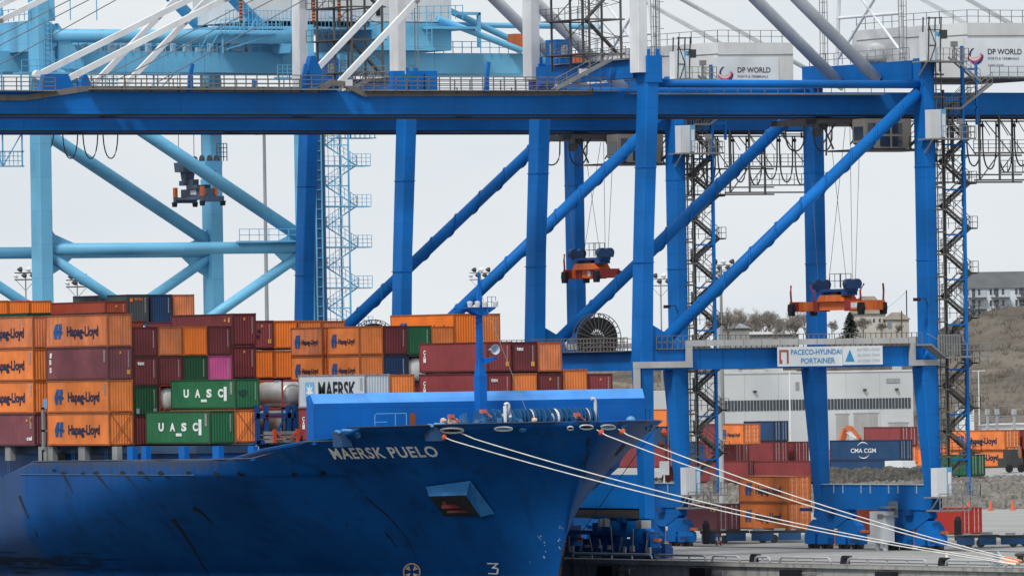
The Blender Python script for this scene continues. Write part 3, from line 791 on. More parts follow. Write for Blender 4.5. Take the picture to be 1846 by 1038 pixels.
cl_ = MB()
for px, py in ((813, 750), (871, 741), (1040, 747)):
    c = P(px, py, -23.8); cl_.cbox((c[0], -23.8, c[2]), (.5, .4, .3)).beam((c[0], -23.8, c[2]), (c[0] + .8, -23.8, c[2] - .5), .14)
cl_.build('orange_cover', mat('cover_pink_orange', (0.62, 0.14, 0.10), 0.6, 0.3), ship)
for px, ytop, ybot, lean, r0 in ((1074, 716, 757, -12, .14), (911, 723, 757, 6, .15), (460, 800, 822, 5, .12)):
    Yv = -23.5 if px > 500 else -5.0
    b = un(px, ybot, Y=Yv); t = un(px - 1, ytop, Y=Yv); e = un(px + lean, ytop + 2, Y=Yv); vm = MB()
    pts = [(b[0], Yv, b[2] - (1.0 if px > 500 else .1)), b, (t[0], Yv, t[2] - .4)]
    for k in range(1, 7):
        a = math.pi * k / 6 * (.62 if abs(lean) > 8 else 1.0); rr = abs(e[0] - t[0]) / 2
        sg = 1 if lean > 0 else -1
        pts.append((t[0] + sg * (rr - rr * math.cos(a)), Yv, t[2] - .4 + rr * math.sin(a) * (1 if abs(lean) < 8 else 1.0)))
    if abs(lean) < 8: pts.append((pts[-1][0] - .05, Yv, pts[-1][2] - .6 if px < 500 else pts[-1][2] - .8))
    vm.path(pts, r0, 10); vm.build('vent_pipe', WHITE, ship, smooth=True)
bl = MB(); c = P(1137, 757, -16); bl.lathe([(.42, -.8), (.42, 0), (.35, .22), (.15, .34), (0.02, .36)], (c[0], -16, c[2]), 2, 14); bl.build('mushroom_vent', mat('pale_blue_steel', ''), ship, smooth=True)
br_ = MB(); a = P(1158, 757, -14); b = P(1172, 757, -14)
for x in (a[0], a[0] + .35, b[0]): br_.beam((x, -14, 11.6), (x, -14, 13.4), .06)
br_.beam((a[0], -14, 13.4), (b[0], -14, 13.4), .06); br_.build('bow_railing', SHIPB, ship)

# foremast
fm = MB(); MY = -17.0
mb0 = un(867, 745, Y=MY); MX = mb0[0]
fm.leg([(MX, MY, 11.3, .82, .9), (MX, MY, 16.6, .82, .9), (MX - .02, MY, 17.9, .48, .5), (MX - .02, MY, 23.3, .42, .45), (MX, MY, 24.6, .2, .2), (MX, MY, 25.6, .1, .1)])
fmo = fm.build('foremast', SHIPB, ship)
pf = MB(); pt = un(865, 556, Y=MY)
pf.prism([(MX - .3, pt[2] - .6), (MX + .3, pt[2] - .6), (MX + 1.3, pt[2]), (MX + 1.3, pt[2] + .12), (MX - 1.5, pt[2] + .12), (MX - 1.5, pt[2])], 1, MY - .6, MY + .6)
pf.rail([(MX - 1.5, MY - .6, pt[2] + .1), (MX - .4, MY - .6, pt[2] + .1)], .9, .5, .04).rail([(MX + .5, MY - .6, pt[2] + .1), (MX + 1.3, MY - .6, pt[2] + .1)], .9, .5, .04)
pf.build('mast_platform', SHIPB, fmo)
for dx in (-1.35, -.6, .15, 1.2):
    MB().lathe([(.0, -.25), (.17, -.25), (.24, .12), (.24, .25), (0, .3)], (MX + dx, MY - .75, pt[2] + .35), 2, 10).build('mast_light', WHITE, fmo)
hn = MB(); hp = un(888, 630, Y=MY - .4)
hn.lathe([(.02, .9), (.1, .5), (.14, .25), (.22, 0), (.33, -.25), (.45, -.42), (.43, -.42), (.18, -.05), (.02, .1)], (hp[0], MY - .5, hp[2]), 1, 18)
hn.build('horn', mat('horn_pale', (0.42, 0.52, 0.62), 0.4, 0.2), fmo, smooth=True)
bk = MB(); bp_ = un(880, 645, Y=MY); bk.prism([(MX + .2, bp_[2] - .5), (MX + .2, bp_[2]), (MX + 1.3, bp_[2] + .05), (MX + 1.3, bp_[2] - .12)], 1, MY - .7, MY + .2)
bk.build('horn_bracket', SHIPB, fmo)
ml_ = MB()
for k in range(12): ml_.beam((MX - .55, MY - .1, 17.8 + k * .42), (MX - .25, MY - .1, 17.8 + k * .42), .05)
ml_.build('mast_rung', SHIPB, fmo)
ml_ = MB(); q = un(948, 738, Y=-24); ml_.tube((MX + .3, MY, 23.4), q, .025, 5); ml_.build('mast_stay', WIRE, fmo)
# ================================================================== CONTAINERS
CC = {
    'orange': mat('hl_orange', (0.78, 0.225, 0.055), 0.55, 0.32, (0.40, 0.13, 0.055), 0.9, fine=.16, rust=.7),
    'orange2': mat('bright_orange', (0.85, 0.20, 0.025), 0.5, 0.2, (0.45, 0.12, 0.03), 0.7, fine=.12, rust=.4),
    'rusto': mat('worn_orange', (0.66, 0.20, 0.075), 0.65, 0.7, (0.28, 0.14, 0.09), 0.9, fine=.2, rust=.9),
    'maroon': mat('container_maroon', (0.155, 0.028, 0.034), 0.6, 0.35, (0.10, 0.04, 0.035), 0.8, fine=.22, rust=.5),
    'plum': mat('faded_maroon', (0.20, 0.062, 0.078), 0.65, 0.35, (0.12, 0.06, 0.06), 0.8, fine=.18, rust=.5),
    'rose': mat('rose_maroon', (0.24, 0.045, 0.05), 0.6, 0.2, (0.12, 0.04, 0.04), 0.8, fine=.1),
    'brick': mat('red_oxide', (0.32, 0.055, 0.025), 0.6, 0.25, (0.15, 0.04, 0.03), 0.8),
    'red': mat('container_red', (0.42, 0.035, 0.022), 0.55, 0.2, (0.2, 0.03, 0.02), 0.8),
    'green': mat('container_green', (0.018, 0.135, 0.058), 0.55, 0.25, (0.02, 0.05, 0.035), 0.8, fine=.12),
    'dgreen': mat('deep_green', (0.012, 0.075, 0.032), 0.55, 0.25, (0.015, 0.03, 0.025), 0.8),
    'pink': mat('container_pink', (0.62, 0.10, 0.30), 0.55, 0.12, (0.4, 0.1, 0.2), 0.8),
    'navy': mat('container_navy', (0.01, 0.04, 0.115), 0.55, 0.25, (0.01, 0.02, 0.05), 0.8),
    'yblue': mat('yard_blue', (0.018, 0.062, 0.15), 0.55, 0.25, (0.02, 0.05, 0.09), 0.8),
    'grey': mat('container_grey', (0.055, 0.065, 0.07), 0.55, 0.2, (0.03, 0.035, 0.04), 0.8),
    'silver': mat('container_silver', (0.50, 0.55, 0.60), 0.5, 0.2, (0.3, 0.31, 0.32), 0.7, fine=.06),
}
FRAME_M = {}


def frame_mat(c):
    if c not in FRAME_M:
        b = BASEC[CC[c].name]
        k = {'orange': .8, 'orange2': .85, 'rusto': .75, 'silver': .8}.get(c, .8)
        FRAME_M[c] = mat(c + '_frame', (b[0] * k * .7, b[1] * k * .65, b[2] * k * .65), 0.6, 0.6, (0.09, 0.05, 0.035), 1.3)  # frame colour darkened to paint shadow gaps between stacked containers
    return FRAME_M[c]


_MC = {}


def corr_profile(L_, pitch, dep, x0, x1):
    n = max(3, round((x1 - x0) / pitch)); p = (x1 - x0) / n; out = [(x0, 0)]
    for k in range(n):
        a = x0 + k * p; out += [(a + p * .12, 0), (a + p * .32, dep), (a + p * .68, dep), (a + p * .88, 0)]
    out.append((x1, 0)); return out


def cmesh(L_, H):
    """shared meshes of one container size: x 0..2.44, y 0..L (0 = end facing the bow), z 0..H"""
    k = (L_, H)
    if k in _MC: return _MC[k]
    Wd = 2.44; p = .14; fr = MB()
    for x in (0, Wd - p):
        for y in (0, L_ - p): fr.box((x, y, .12), (x + p, y + p, H - .12))
        fr.box((x, p, 0.02), (x + p, L_ - p, .16)).box((x, p, H - .1), (x + p, L_ - p, H - .01))
    for y in (0, L_ - p): fr.box((p, y, .02), (Wd - p, y + p, .15)).box((p, y, H - .12), (Wd - p, y + p, H - .01))
    cs = fr
    for x in (-.012, Wd - .168):
        for y in (-.012, L_ - .168):
            for z in (0, H - .12): cs.box((x, y, z), (x + .18, y + .18, z + .12))
    out = {'frame': fr}
    for nm_, x_, sg in (('side_wall', .035, 1), ('far_side_wall', Wd - .035, -1)):
        m_ = MB(); pr = corr_profile(L_, .28, .045, p, L_ - p)
        for (a, da), (b, db) in zip(pr[:-1], pr[1:]): m_.face([(x_ + sg * da, a, .16), (x_ + sg * db, b, .16), (x_ + sg * db, b, H - .1), (x_ + sg * da, a, H - .1)])
        out[nm_] = m_
    m_ = MB(); pr = corr_profile(Wd, .27, .04, p, Wd - p)
    for (a, da), (b, db) in zip(pr[:-1], pr[1:]): m_.face([(a, .03 + da, .15), (b, .03 + db, .15), (b, .03 + db, H - .12), (a, .03 + da, H - .12)])
    out['end_wall'] = m_
    m_ = MB().box((p, L_ - .1, .15), (Wd - p, L_ - .05, H - .12)); out['rear_end'] = m_
    out['roof'] = MB().box((.02, .02, H - .06), (Wd - .02, L_ - .02, H - .03)); out['floor_gap_liner'] = MB().box((.1, .1, -.055), (Wd - .1, L_ - .1, .14))  # dark slab reaches below the base, standing in for the shadow gap
    # doors: two leaves with ribs, four locking rods
    d = MB()
    for x0, x1 in ((p, Wd / 2 - .02), (Wd / 2 + .02, Wd - p)):
        d.box((x0, .05, .15), (x1, .10, H - .12))
        for z in (.35, .9, 1.45, 2.0): d.box((x0 + .12, .02, z), (x1 - .12, .05, z + .3))
    out['door'] = d
    rd = MB()
    for x in (.42, .88, 1.56, 2.02):
        rd.box((x - .045, -.03, .15), (x + .045, .02, H - .12))
        for z in (.3, 1.0, H - .5): rd.box((x - .08, -.03, z), (x + .08, .02, z + .09))
    out['locking_rod'] = rd
    me = {a: b.mesh('container_' + a) for a, b in out.items()}
    _MC[k] = me; return me


NCONT = [0]


def container(loc, L_, H, color, label, group, deco=(), doors=False, rotz=0, castc=None):
    t = thing('shipping_container', label, 'container', loc, group, rotz); NCONT[0] += 1
    ms = cmesh(L_, H)

    def part(nm_, me, m):
        if not me.materials: me.materials.append(m)
        ob = bpy.data.objects.new(nm_, me); COL.objects.link(ob); ob.parent = t
        ob.material_slots[0].link = 'OBJECT'; ob.material_slots[0].material = m; return ob
    fm_ = frame_mat(color)
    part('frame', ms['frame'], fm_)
    part('side_wall', ms['side_wall'], CC[color]); part('side_wall', ms['far_side_wall'], CC[color]); part('roof', ms['roof'], CC[color]); part('floor_gap_liner', ms['floor_gap_liner'], DARK)
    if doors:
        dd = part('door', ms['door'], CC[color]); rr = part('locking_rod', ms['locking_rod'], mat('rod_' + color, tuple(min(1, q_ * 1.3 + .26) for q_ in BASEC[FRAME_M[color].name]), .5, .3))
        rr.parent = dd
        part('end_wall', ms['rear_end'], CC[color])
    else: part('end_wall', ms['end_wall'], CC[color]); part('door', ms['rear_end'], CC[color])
    for d in deco: decorate(t, d, L_, H, part)
    return t


_DM = {}


def deco_mesh(key, fn):
    if key not in _DM:
        m = MB(); fn(m); _DM[key] = m.mesh('marking_' + str(key[0]))
    return _DM[key]


def decorate(t, d, L_, H, part):
    SX = .012  # side lettering stands a hair proud of the side frame
    side = lambda yl: (lambda u_, v_: (SX, yl - u_, v_))     # reading from aft (left in view) to bow
    if d == 'HL':
        sc = L_ / 12.19; hh = .85 if L_ > 7 else .5

        def emb(m):
            # blue emblem: slanted twin bars joined by a link, with bites
            y0 = L_ * .88; w_ = 1.75 * sc * (1 if L_ > 7 else 1.25); z0, z1 = H * .27, H * .73; hgt = z1 - z0
            sl = lambda u_, v_: (SX, y0 - (u_ + v_ * .16) * w_, z0 + v_ * hgt)
            for poly in ([(-.08, .48), (-.02, .38), (.40, .42), (.42, .62), (.40, 1), (.14, 1), (.04, .8)], [(.48, .42), (.84, .42), (.80, .62), (.84, 1), (.48, 1)], [(-.06, .40), (.10, 0), (.42, 0), (.36, .22), (.44, .42)], [(.47, .44), (.56, 0), (.86, 0), (.80, .25), (1.0, .38), (.98, .50), (.8, .46)], [(.36, .44), (.5, .44), (.5, .56), (.38, .56)]):
                m.face([sl(a, b) for a, b in poly])
        part('emblem', deco_mesh(('emblem', L_, H), emb), EMB)
        part('lettering', deco_mesh(('HLtext', L_, H), lambda m: put_text(m, 'Hapag-Lloyd', lambda u_, v_: (SX, L_ * .66 - u_, H * .5 - hh / 2 + v_), L_ * .51, hh * (H / 2.9), .05)), LETB)
    elif d == 'UASC':
        def f(m):
            for k, ch in enumerate('UASC'):
                put_text(m, ch, lambda u_, v_, k=k: (SX, L_ * (.80 - k * .178) - u_, H * .40 + v_), 1.0, .68, .07)
            m.face([(SX, L_ * .175, H * .26), (SX, L_ * .13, H * .26), (SX, L_ * .13, H * .74), (SX, L_ * .175, H * .74)])
            m.face([(SX, L_ * .53, H * .23), (SX, L_ * .44, H * .23), (SX, L_ * .44, H * .32), (SX, L_ * .53, H * .32)])
        part('lettering', deco_mesh(('UASC', L_, H), f), LETW)
    elif d == 'MAERSK':
        part('lettering', deco_mesh(('MAERSK', L_, H), lambda m: put_text(m, 'MAERSK', lambda u_, v_: (SX, L_ * .70 - u_, H * .30 + v_), L_ * .56, 1.45, .03)), LETK)
        part('emblem_panel', deco_mesh(('mpanel', L_, H), lambda m: m.face([(SX, L_ * .9, H * .22), (SX, L_ * .76, H * .22), (SX, L_ * .76, H * .78), (SX, L_ * .9, H * .78)])), mat('maersk_panel_blue', (0.16, 0.42, 0.66), .6, .1))

        def star(m):
            c = (L_ * .83, H * .5); pts = []
            for k in range(14): a = math.pi * k / 7 + math.pi / 2; r0 = (.75 if k % 2 == 0 else .3); pts.append((c[0] + r0 * math.cos(a) * 1.0, c[1] + r0 * math.sin(a)))
            for k in range(14): m.face([(SX - .004, c[0], c[1]), (SX - .004, *pts[k]), (SX - .004, *pts[(k + 1) % 14])])
        part('star', deco_mesh(('mstar', L_, H), star), LETW)
    elif d == 'CMA':
        part('lettering', deco_mesh(('CMA', L_, H), lambda m: put_text(m, 'CMA CGM', lambda u_, v_: (SX, L_ * .70 - u_, H * .38 + v_), L_ * .36, .56, .015)), LETW)

        def sw(m):
            for s_ in (1, -1):
                for k in range(8):
                    a = .35 + k * .22; b = a + .22; w1 = .02 + .10 * math.sin(math.pi * k / 8); w2 = .02 + .10 * math.sin(math.pi * (k + 1) / 8)
                    P_ = lambda t_, w_: (SX, L_ * .52 + s_ * (1.2 + w_) * math.cos(t_ + .2) * 1.0, H * .5 + s_ * (.95 + w_) * math.sin(t_ + .2))
                    m.face([P_(a, 0), P_(b, 0), P_(b, w2), P_(a, w1)])
        part('swoosh', deco_mesh(('cswoosh', L_, H), sw), LETW)
    elif d == 'tex':
        part('lettering', deco_mesh(('tex', L_, H), lambda m: put_text(m, 'tex', lambda u_, v_: (.42 + u_, .012, H - .75 + v_), .72, .34, .06)), LETW)
    elif d == 'num':
        def f(m):
            for k in range(11): m.face([(2.0, .012, H - .45 - k * .14), (2.09, .012, H - .45 - k * .14), (2.09, .012, H - .35 - k * .14), (2.0, .012, H - .35 - k * .14)])
        part('number_column', deco_mesh(('num', L_, H), f), mat('faint_marking', (0.42, 0.38, 0.38), .7, .3))
    elif d == 'dot':
        part('sticker', deco_mesh(('dot', L_, H), lambda m: m.face([(1.15, .01, H - .62), (1.34, .01, H - .62), (1.31, .01, H - .42), (1.20, .01, H - .38)])), YEL)
    elif d == 'sq':
        part('sticker', deco_mesh(('sq', L_, H), lambda m: m.face([(1.85, .01, .45), (2.2, .01, .45), (2.2, .01, .85), (1.85, .01, .85)])), YEL)
    elif d == 'sidenum':
        def f(m):
            for k in range(9): m.face([(SX, .55, H - .3 - k * .12), (SX, .95, H - .3 - k * .12), (SX, .95, H - .38 - k * .12), (SX, .55, H - .38 - k * .12)])
        part('side_numbers', deco_mesh(('sidenum', L_, H), f), mat('faint_marking', ''))
    elif d == 'sidemark':
        def f(m):
            m.face([(SX, 1.3, H - .72), (SX, 1.7, H - .72), (SX, 1.5, H - .42)]); m.face([(SX, .55, H - .8), (SX, .85, H - .8), (SX, .85, H - .4), (SX, .55, H - .4)])
        part('sticker', deco_mesh(('sidemark', L_, H), f), YEL)
    elif d == 'CAI':
        def f(m):
            for k, ch in enumerate('CAI'): put_text(m, ch, lambda u_, v_, k=k: (SX, L_ * .94 - u_, H * .62 - k * .36 + v_), .45, .34, .06)
        part('lettering', deco_mesh(('CAI', L_, H), f), LETW)
    elif d == 'vert':
        def f(m):
            for k, ch in enumerate('JBS'):
                if k: put_text(m, ch, lambda u_, v_, k=k: (SX, L_ * .95 - u_, H * .74 - k * .72 + v_), .42, .42, .08)
            m.face([(SX, L_ * .945, H * .68), (SX, L_ * .915, H * .68), (SX, L_ * .905, H * .84), (SX, L_ * .94, H * .84)])
        part('lettering', deco_mesh(('vert', L_, H), f), LETW)
    elif d == 'cai':
        part('lettering', deco_mesh(('cairound', L_, H), lambda m: put_text(m, 'cai', lambda u_, v_: (SX, 1.6 - u_, .5 + v_), 1.1, .36, .08)), LETW)
    elif d == 'triton':
        part('lettering', deco_mesh(('triton', L_, H), lambda m: put_text(m, 'TRITON', lambda u_, v_: (.75 + u_, .012, H - .62 + v_), 1.0, .24, .05)), ORANGE_S)
        part('emblem', deco_mesh(('trsq', L_, H), lambda m: m.face([(.3, .012, H - .75), (.62, .012, H - .75), (.62, .012, H - .4), (.3, .012, H - .4)])), ORANGE_S)
    elif d == 'patch':
        part('scorch_mark', deco_mesh(('patch', L_, H), lambda m: m.face([(.3 + .5 + .45 * math.cos(a) * (1 + .3 * math.sin(3 * a)), .02, H * .52 + .3 * math.sin(a) * (1 + .3 * math.cos(5 * a))) for a in [k * math.pi / 6 for k in range(12)]])), mat('scorch', (0.01, 0.05, 0.04), .8, .4))
    elif d == 'lash':
        def f(m): m.beam((.1, -.05, .05), (2.3, -.05, H), .035).beam((2.3, -.07, .05), (.1, -.07, H), .035)
        part('lashing_rod', deco_mesh(('lash', L_, H), f), mat('lashing_rust', (0.16, 0.06, 0.05), .7, .3))
    elif d == 'vents':
        part('vent_mark', deco_mesh(('vents', L_, H), lambda m: [m.face([(x + .2 * math.cos(a), .015, z + .2 * math.sin(a)) for a in [k * math.pi / 5 for k in range(10)]]) for x, z in ((.95, H - 1.0), (.8, H - 1.5))]), mat('vent_dark_red', (0.05, 0.015, 0.02), .7, .2))
    elif d == 'legs':
        part('tank_mark', deco_mesh(('wlegs', L_, H), lambda m: [m.box((x, .0, .12), (x + .3, .02, .6)) for x in (.25, 1.95)]), mat('grey_mark', (0.3, 0.34, 0.38), .7, .2))


def ship_box(px, pyb, Yf, L_, H, color, label, deco=(), group='containers stacked on the ship', X=None):
    p = un(px, pyb, Y=Yf)
    return container((p[0] if X is None else X, Yf, p[2]), L_, H, color, label, group, deco)


L4, L2, HC, ST = 12.19, 6.06, 2.89, 2.59
G = 'containers stacked on the ship'
XB = un(197, 802.6, Y=14.4)[0]
Zk = lambda n: 10.95 + n * 2.915
# leftmost bay, outer column
container((XB, 29.2, Zk(0)), L4, HC, 'plum', 'maroon container at the foot of the leftmost stack, white round letters low on its side', G, ('cai', 'sidemark', 'sidenum'))
container((XB, 29.2, Zk(1)), L4, HC, 'orange', 'orange container in the leftmost stack, resting directly on the maroon container at deck level', G, ('HL', 'sidenum'))
container((XB, 29.2, Zk(2)), L4, HC, 'orange', 'orange container in the leftmost stack, third level above the deck', G, ('HL', 'sidenum'))
container((XB, 29.2, Zk(3)), L4, HC, 'rusto', 'faded stained orange container cut off by the left edge, topmost of the leftmost stack', G, ('HL',))
# second bay, outer column
container((XB, 14.4, Zk(0)), L4, HC, 'orange', 'orange container with whole blue emblem at deck level, crossed lashing rods on its end', G, ('HL', 'lash'))
container((XB, 14.4, Zk(1)), L4, HC, 'orange', 'clean orange container with blue emblem, directly under the maroon one with vertical white letters', G, ('HL', 'sidenum'))
container((XB, 14.4, Zk(2)), L4, HC, 'plum', 'faded maroon container with white letters one above the other, between orange containers with blue emblems', G, ('vert', 'sq', 'dot', 'num', 'sidenum'))
container((XB, 14.4, Zk(3)), L4, HC, 'rusto', 'rust speckled orange container with whole blue emblem, topmost of the second stack from the left', G, ('HL',))
Zs = lambda n: 10.95 + n * 2.62
for px, n, c, lab, dec in (
        (242.5, 0, 'maroon', 'dark maroon container end at deck level, between orange stack and lower green lettered container', ('num',)),
        (242.5, 1, 'dgreen', 'dark green container end with two grey marks at its foot, left of a white tank', ('num', 'legs')),
        (242.5, 2, 'maroon', 'maroon container end with small white lettering at its top left, under another maroon end', ('tex', 'num')),
        (242.5, 3, 'maroon', 'maroon container end on top of its column, left of two orange ends', ('num',)),
        (287.5, 2, 'maroon', 'plain maroon container end left of a small green end, above the white tank', ('num',)),
        (287.5, 3, 'rusto', 'streaky orange container end between a maroon end and a bright orange end', ()),
        (332.5, 2, 'dgreen', 'green container end immediately left of the pink container', ('num',)),
        (332.5, 3, 'orange2', 'bright flat orange container end directly above the small green end', ()),
        (377, 3, 'maroon', 'maroon container end directly above the pink container', ('num',)),
        (377, 2, 'pink', 'pink container, the only one, above the upper green lettered container', ('num',)),
        (332.5, 0, 'maroon', None, ()), (332.5, 1, 'maroon', None, ()), (377, 0, 'maroon', None, ()), (377, 1, 'maroon', None, ()), (287.5, 0, 'maroon', None, ())):
    X_ = un(px, 800, Y=14.4)[0]
    container((X_, 14.4, Zs(n)), L4, ST, c, lab or 'maroon container low in a stack, almost wholly hidden behind the two green lettered containers', G if lab else 'hidden maroon containers behind the green ones', dec)
ship_box(378.5, 799.5, 1.0, L4, HC, 'green', 'green container with spaced white letters at deck level, lower of the two green lettered ones', ('UASC', 'num', 'sidenum'))
ship_box(423.5, 797.5, 1.0, L4, HC, 'orange', 'pale orange container end with crossed lashing rods, right of the lower green lettered container', ('lash',))
ship_box(424, 736, 1.0, L4, ST, 'green', 'green container with spaced white letters and a dark scorch on its end', ('UASC', 'num', 'patch', 'sidenum'))
# third column group behind
ship_box(419.5, 622, 29.2, L4, HC, 'maroon', 'maroon container with two amber side marks, topmost of the stack left of the pole', ('sidemark', 'num', 'dot'))
ship_box(419.5, 681, 29.2, L4, HC, 'maroon', 'maroon container end directly under the container with two amber marks on its long side', ('num', 'dot'))
ship_box(419.5, 740, 29.2, L4, HC, 'maroon', 'maroon container low in a stack, almost wholly hidden behind the two green lettered containers', (), 'hidden maroon containers behind the green ones')
for px, c, lab, dec in ((451.5, 'rose', 'rose maroon container end with two dark round marks, right of a taller maroon stack', ('vents', 'dot', 'num', 'sq')),
                        (494.5, 'orange2', 'orange container end with clean face, right of the maroon end with round marks', ()),
                        (538, 'orange', 'orange container top seen above the worn emblem container, left of its twin', ()),
                        (581, 'rusto', 'worn orange container top at the foot of the dark blue slanted brace', ())):
    ship_box(px, 628, 42.6, L4, ST, c, lab, dec)
for px, lab in ((451.5, 'orange container end under the rose maroon end with round marks'), (494.5, 'orange container end under the clean orange end, beside the worn emblem container')):
    ship_box(px, 681.5, 42.6, L4, ST, 'orange2', lab)
for px in (451.5, 494.5): ship_box(px, 735, 42.6, L4, ST, 'orange2', 'orange container end just above the silver tank, partly hidden', (), 'orange ends above the tank')
for px in (538, 581):
    for pb in (684, 740): ship_box(px, pb, 42.6, L4, ST, 'maroon', 'maroon container wholly behind the emblem containers', (), 'hidden maroon containers amidships')
XH = un(648, 639, Y=14.4)[0]
for z_, c1, c2, n_ in ((un(648, 639.5, Y=14.4)[2], 'rusto', 'orange', 'upper'), (un(648, 692, Y=14.4)[2], 'orange', 'orange', 'lower')):
    container((XH, 14.4, z_), L2, ST, c2, 'short orange container with faded lettering, %s of the right hand pair amidships' % n_, G, ('HL',))
    container((XH, 21.4, z_), L2, ST, c1, 'short %s container with faded lettering, %s of the left hand pair amidships' % ('browned orange' if c1 == 'rusto' else 'orange', n_), G, ('HL',))
ship_box(692, 639, 14.4, L4, ST, 'maroon', 'maroon container end between the short orange ones and a green end', ('num',))
ship_box(735, 639, 14.4, L4, ST, 'green', 'green container end above the white tank, right of a maroon end', ('num',))
ship_box(777, 640, 14.4, L4, ST, 'orange', 'orange container end directly below the huge plain orange ones at the top', ())
ship_box(692, 692, 14.4, L4, ST, 'navy', 'navy container end above the silver one, right of the short orange stack', ('num',))
ship_box(777, 692, 14.4, L4, ST, 'maroon', 'maroon container wholly behind the large maroon one', (), 'hidden maroon containers amidships')
for px in (692, 735, 777):
    ship_box(px, 744, 14.4, L4, ST, 'maroon', 'maroon container wholly behind the silver container', (), 'hidden maroon containers amidships')
ship_box(819, 621.5, 29.2, L4, HC, 'orange2', 'large plain orange container highest on the ship, only the tip of its blue emblem showing', ('HL',))
ship_box(861, 621.5, 29.2, L4, HC, 'orange', 'orange container end behind the ship\'s foremast, top right of the deck load', ('num',))
for px in (819, 861): ship_box(px, 680, 29.2, L4, HC, 'maroon', 'maroon container wholly behind the large maroon one', (), 'hidden maroon containers amidships')
# foremost bay behind the breakwater
ship_box(658.5, 734.3, -12.6, L4, HC, 'silver', 'silver grey container with black letters and white star behind the breakwater', ('MAERSK', 'sidenum'))
ship_box(658.5, 794.5, -12.6, L4, HC, 'rose', 'maroon container with small vertical white letters under the silver one, left end of the breakwater', ('CAI',))
ship_box(703.5, 734.8, -12.6, L4, HC, 'orange', 'orange container end standing right of the silver container', ())
ship_box(878.5, 669.5, -12.6, L4, ST, 'rose', 'maroon container with long side in view, upper of two behind the ship\'s foremast', ('CAI', 'tex', 'num', 'sq'))
ship_box(924.5, 669.5, -12.6, L4, ST, 'maroon', 'maroon container end with white lettering, upper row between the foremast and an orange end', ('tex', 'num', 'sq'))
ship_box(970, 669.8, -12.6, L4, ST, 'rusto', 'rust streaked orange container end at the right end of the upper row', ())
ship_box(878.5, 726, -12.6, L4, ST, 'rose', 'maroon container with long side in view, lower of two behind the ship\'s foremast', ('CAI', 'tex', 'num', 'sidemark'))
ship_box(925, 726, -12.6, L4, ST, 'orange', 'orange container end in the lower row under the maroon lettered end', ())
ship_box(970.5, 726, -12.6, L4, ST, 'maroon', 'maroon container end with one amber dot between two orange ends in the lower row', ('dot', 'num'))
ship_box(1016, 725, -12.6, L4, HC, 'orange', 'orange container end standing taller than its neighbours at the right end of the lower row', ())
ship_box(1061.5, 726.3, -12.6, L4, ST, 'rose', 'maroon container end with a low amber dot, last on the right behind the breakwater', ('dot', 'num'))
# far aft, high up
ship_box(230, 582, 115, L4, HC, 'grey', 'dark grey container with an orange logo on its end, highest at far left', ('triton', 'num'))
ship_box(272, 582, 115, L4, HC, 'navy', 'navy container end between a dark grey and an orange one, top of the aft stacks', ('num',))
ship_box(312.5, 582, 115, L4, HC, 'rusto', 'brown orange container end right of the navy one, top of the aft stacks', ())
ship_box(190, 595, 100, L4, HC, 'brick', 'brick red container lying in front of the dark grey one, aft top', ('dot', 'num'))
for px, lab in ((15, 'orange container end high at the far left, left neighbour of the brick red container'), (-25, 'orange container end at the upper left corner of the deck load'), (54, 'orange container end, partly behind the long side of the brick red container')):
    ship_box(px, 594, 108, L4, HC, 'orange2', lab)
ship_box(218, 633, 70, L4, HC, 'brick', 'brick red container, only a sliver above the maroon column right of the emblem stack', ())
ship_box(370, 632, 70, L4, HC, 'maroon', 'long maroon container, only its upper side showing left of the topmost maroon stack', ())
ship_box(185, 618, 62, L4, HC, 'maroon', 'long dark maroon container, a sliver above the topmost emblem container', ())
ship_box(50, 620, 50, L4, HC, 'dgreen', 'green container, a thin sliver above the leftmost orange stack', ())

# tank containers
CHROME = mat('brushed_tank_steel', (0.50, 0.50, 0.49), 0.35, 0.3, (0.25, 0.24, 0.23), 0.8, metal=0.55)
WTANK = mat('white_tank_paint', (0.66, 0.66, 0.64), 0.5, 0.25, (0.4, 0.33, 0.28), 0.8)


def tank(px, pyb, Yf, label, tm, fmt, X=None):
    p = un(px, pyb, Y=Yf); x0 = p[0] if X is None else X; z0 = p[2]; L_, H, Wd = L2, ST, 2.44
    t = thing('tank_container', label, 'tank container', (x0, Yf, z0), 'tank containers on the ship')
    fr = MB()
    for x in (0, Wd - .14):
        for y in (0, L_ - .14): fr.box((x0 + x, Yf + y, z0), (x0 + x + .14, Yf + y + .14, z0 + H))
        fr.box((x0 + x, Yf, z0), (x0 + x + .14, Yf + L_, z0 + .14))
    for y in (0, L_ - .14):
        fr.box((x0, Yf + y, z0 + H - .14), (x0 + Wd, Yf + y + .14, z0 + H)).box((x0, Yf + y, z0), (x0 + Wd, Yf + y + .14, z0 + .14))
        for s_ in (0, 1): fr.beam((x0 + (.1 if s_ else Wd - .1), Yf + y + .07, z0 + .1), (x0 + (.8 if s_ else Wd - .8), Yf + y + .07, z0 + .5), .1)
    fr.build('frame', fmt, t)
    R_ = 1.1; c = (x0 + Wd / 2, Yf, z0 + 1.28)
    prof = [(0.01, .12), (R_ * .5, .16), (R_ * .8, .3), (R_ * .95, .5), (R_, .75), (R_, L_ - .75), (R_ * .95, L_ - .5), (R_ * .8, L_ - .3), (R_ * .5, L_ - .16), (.01, L_ - .12)]
    MB().lathe(prof, c, 1, 32).build('tank', tm, t, smooth=True)
    MB().cbox((c[0], Yf + L_ / 2, c[2] + R_ + .06), (.5, .6, .16)).build('manhole', GREY, t)
    return t


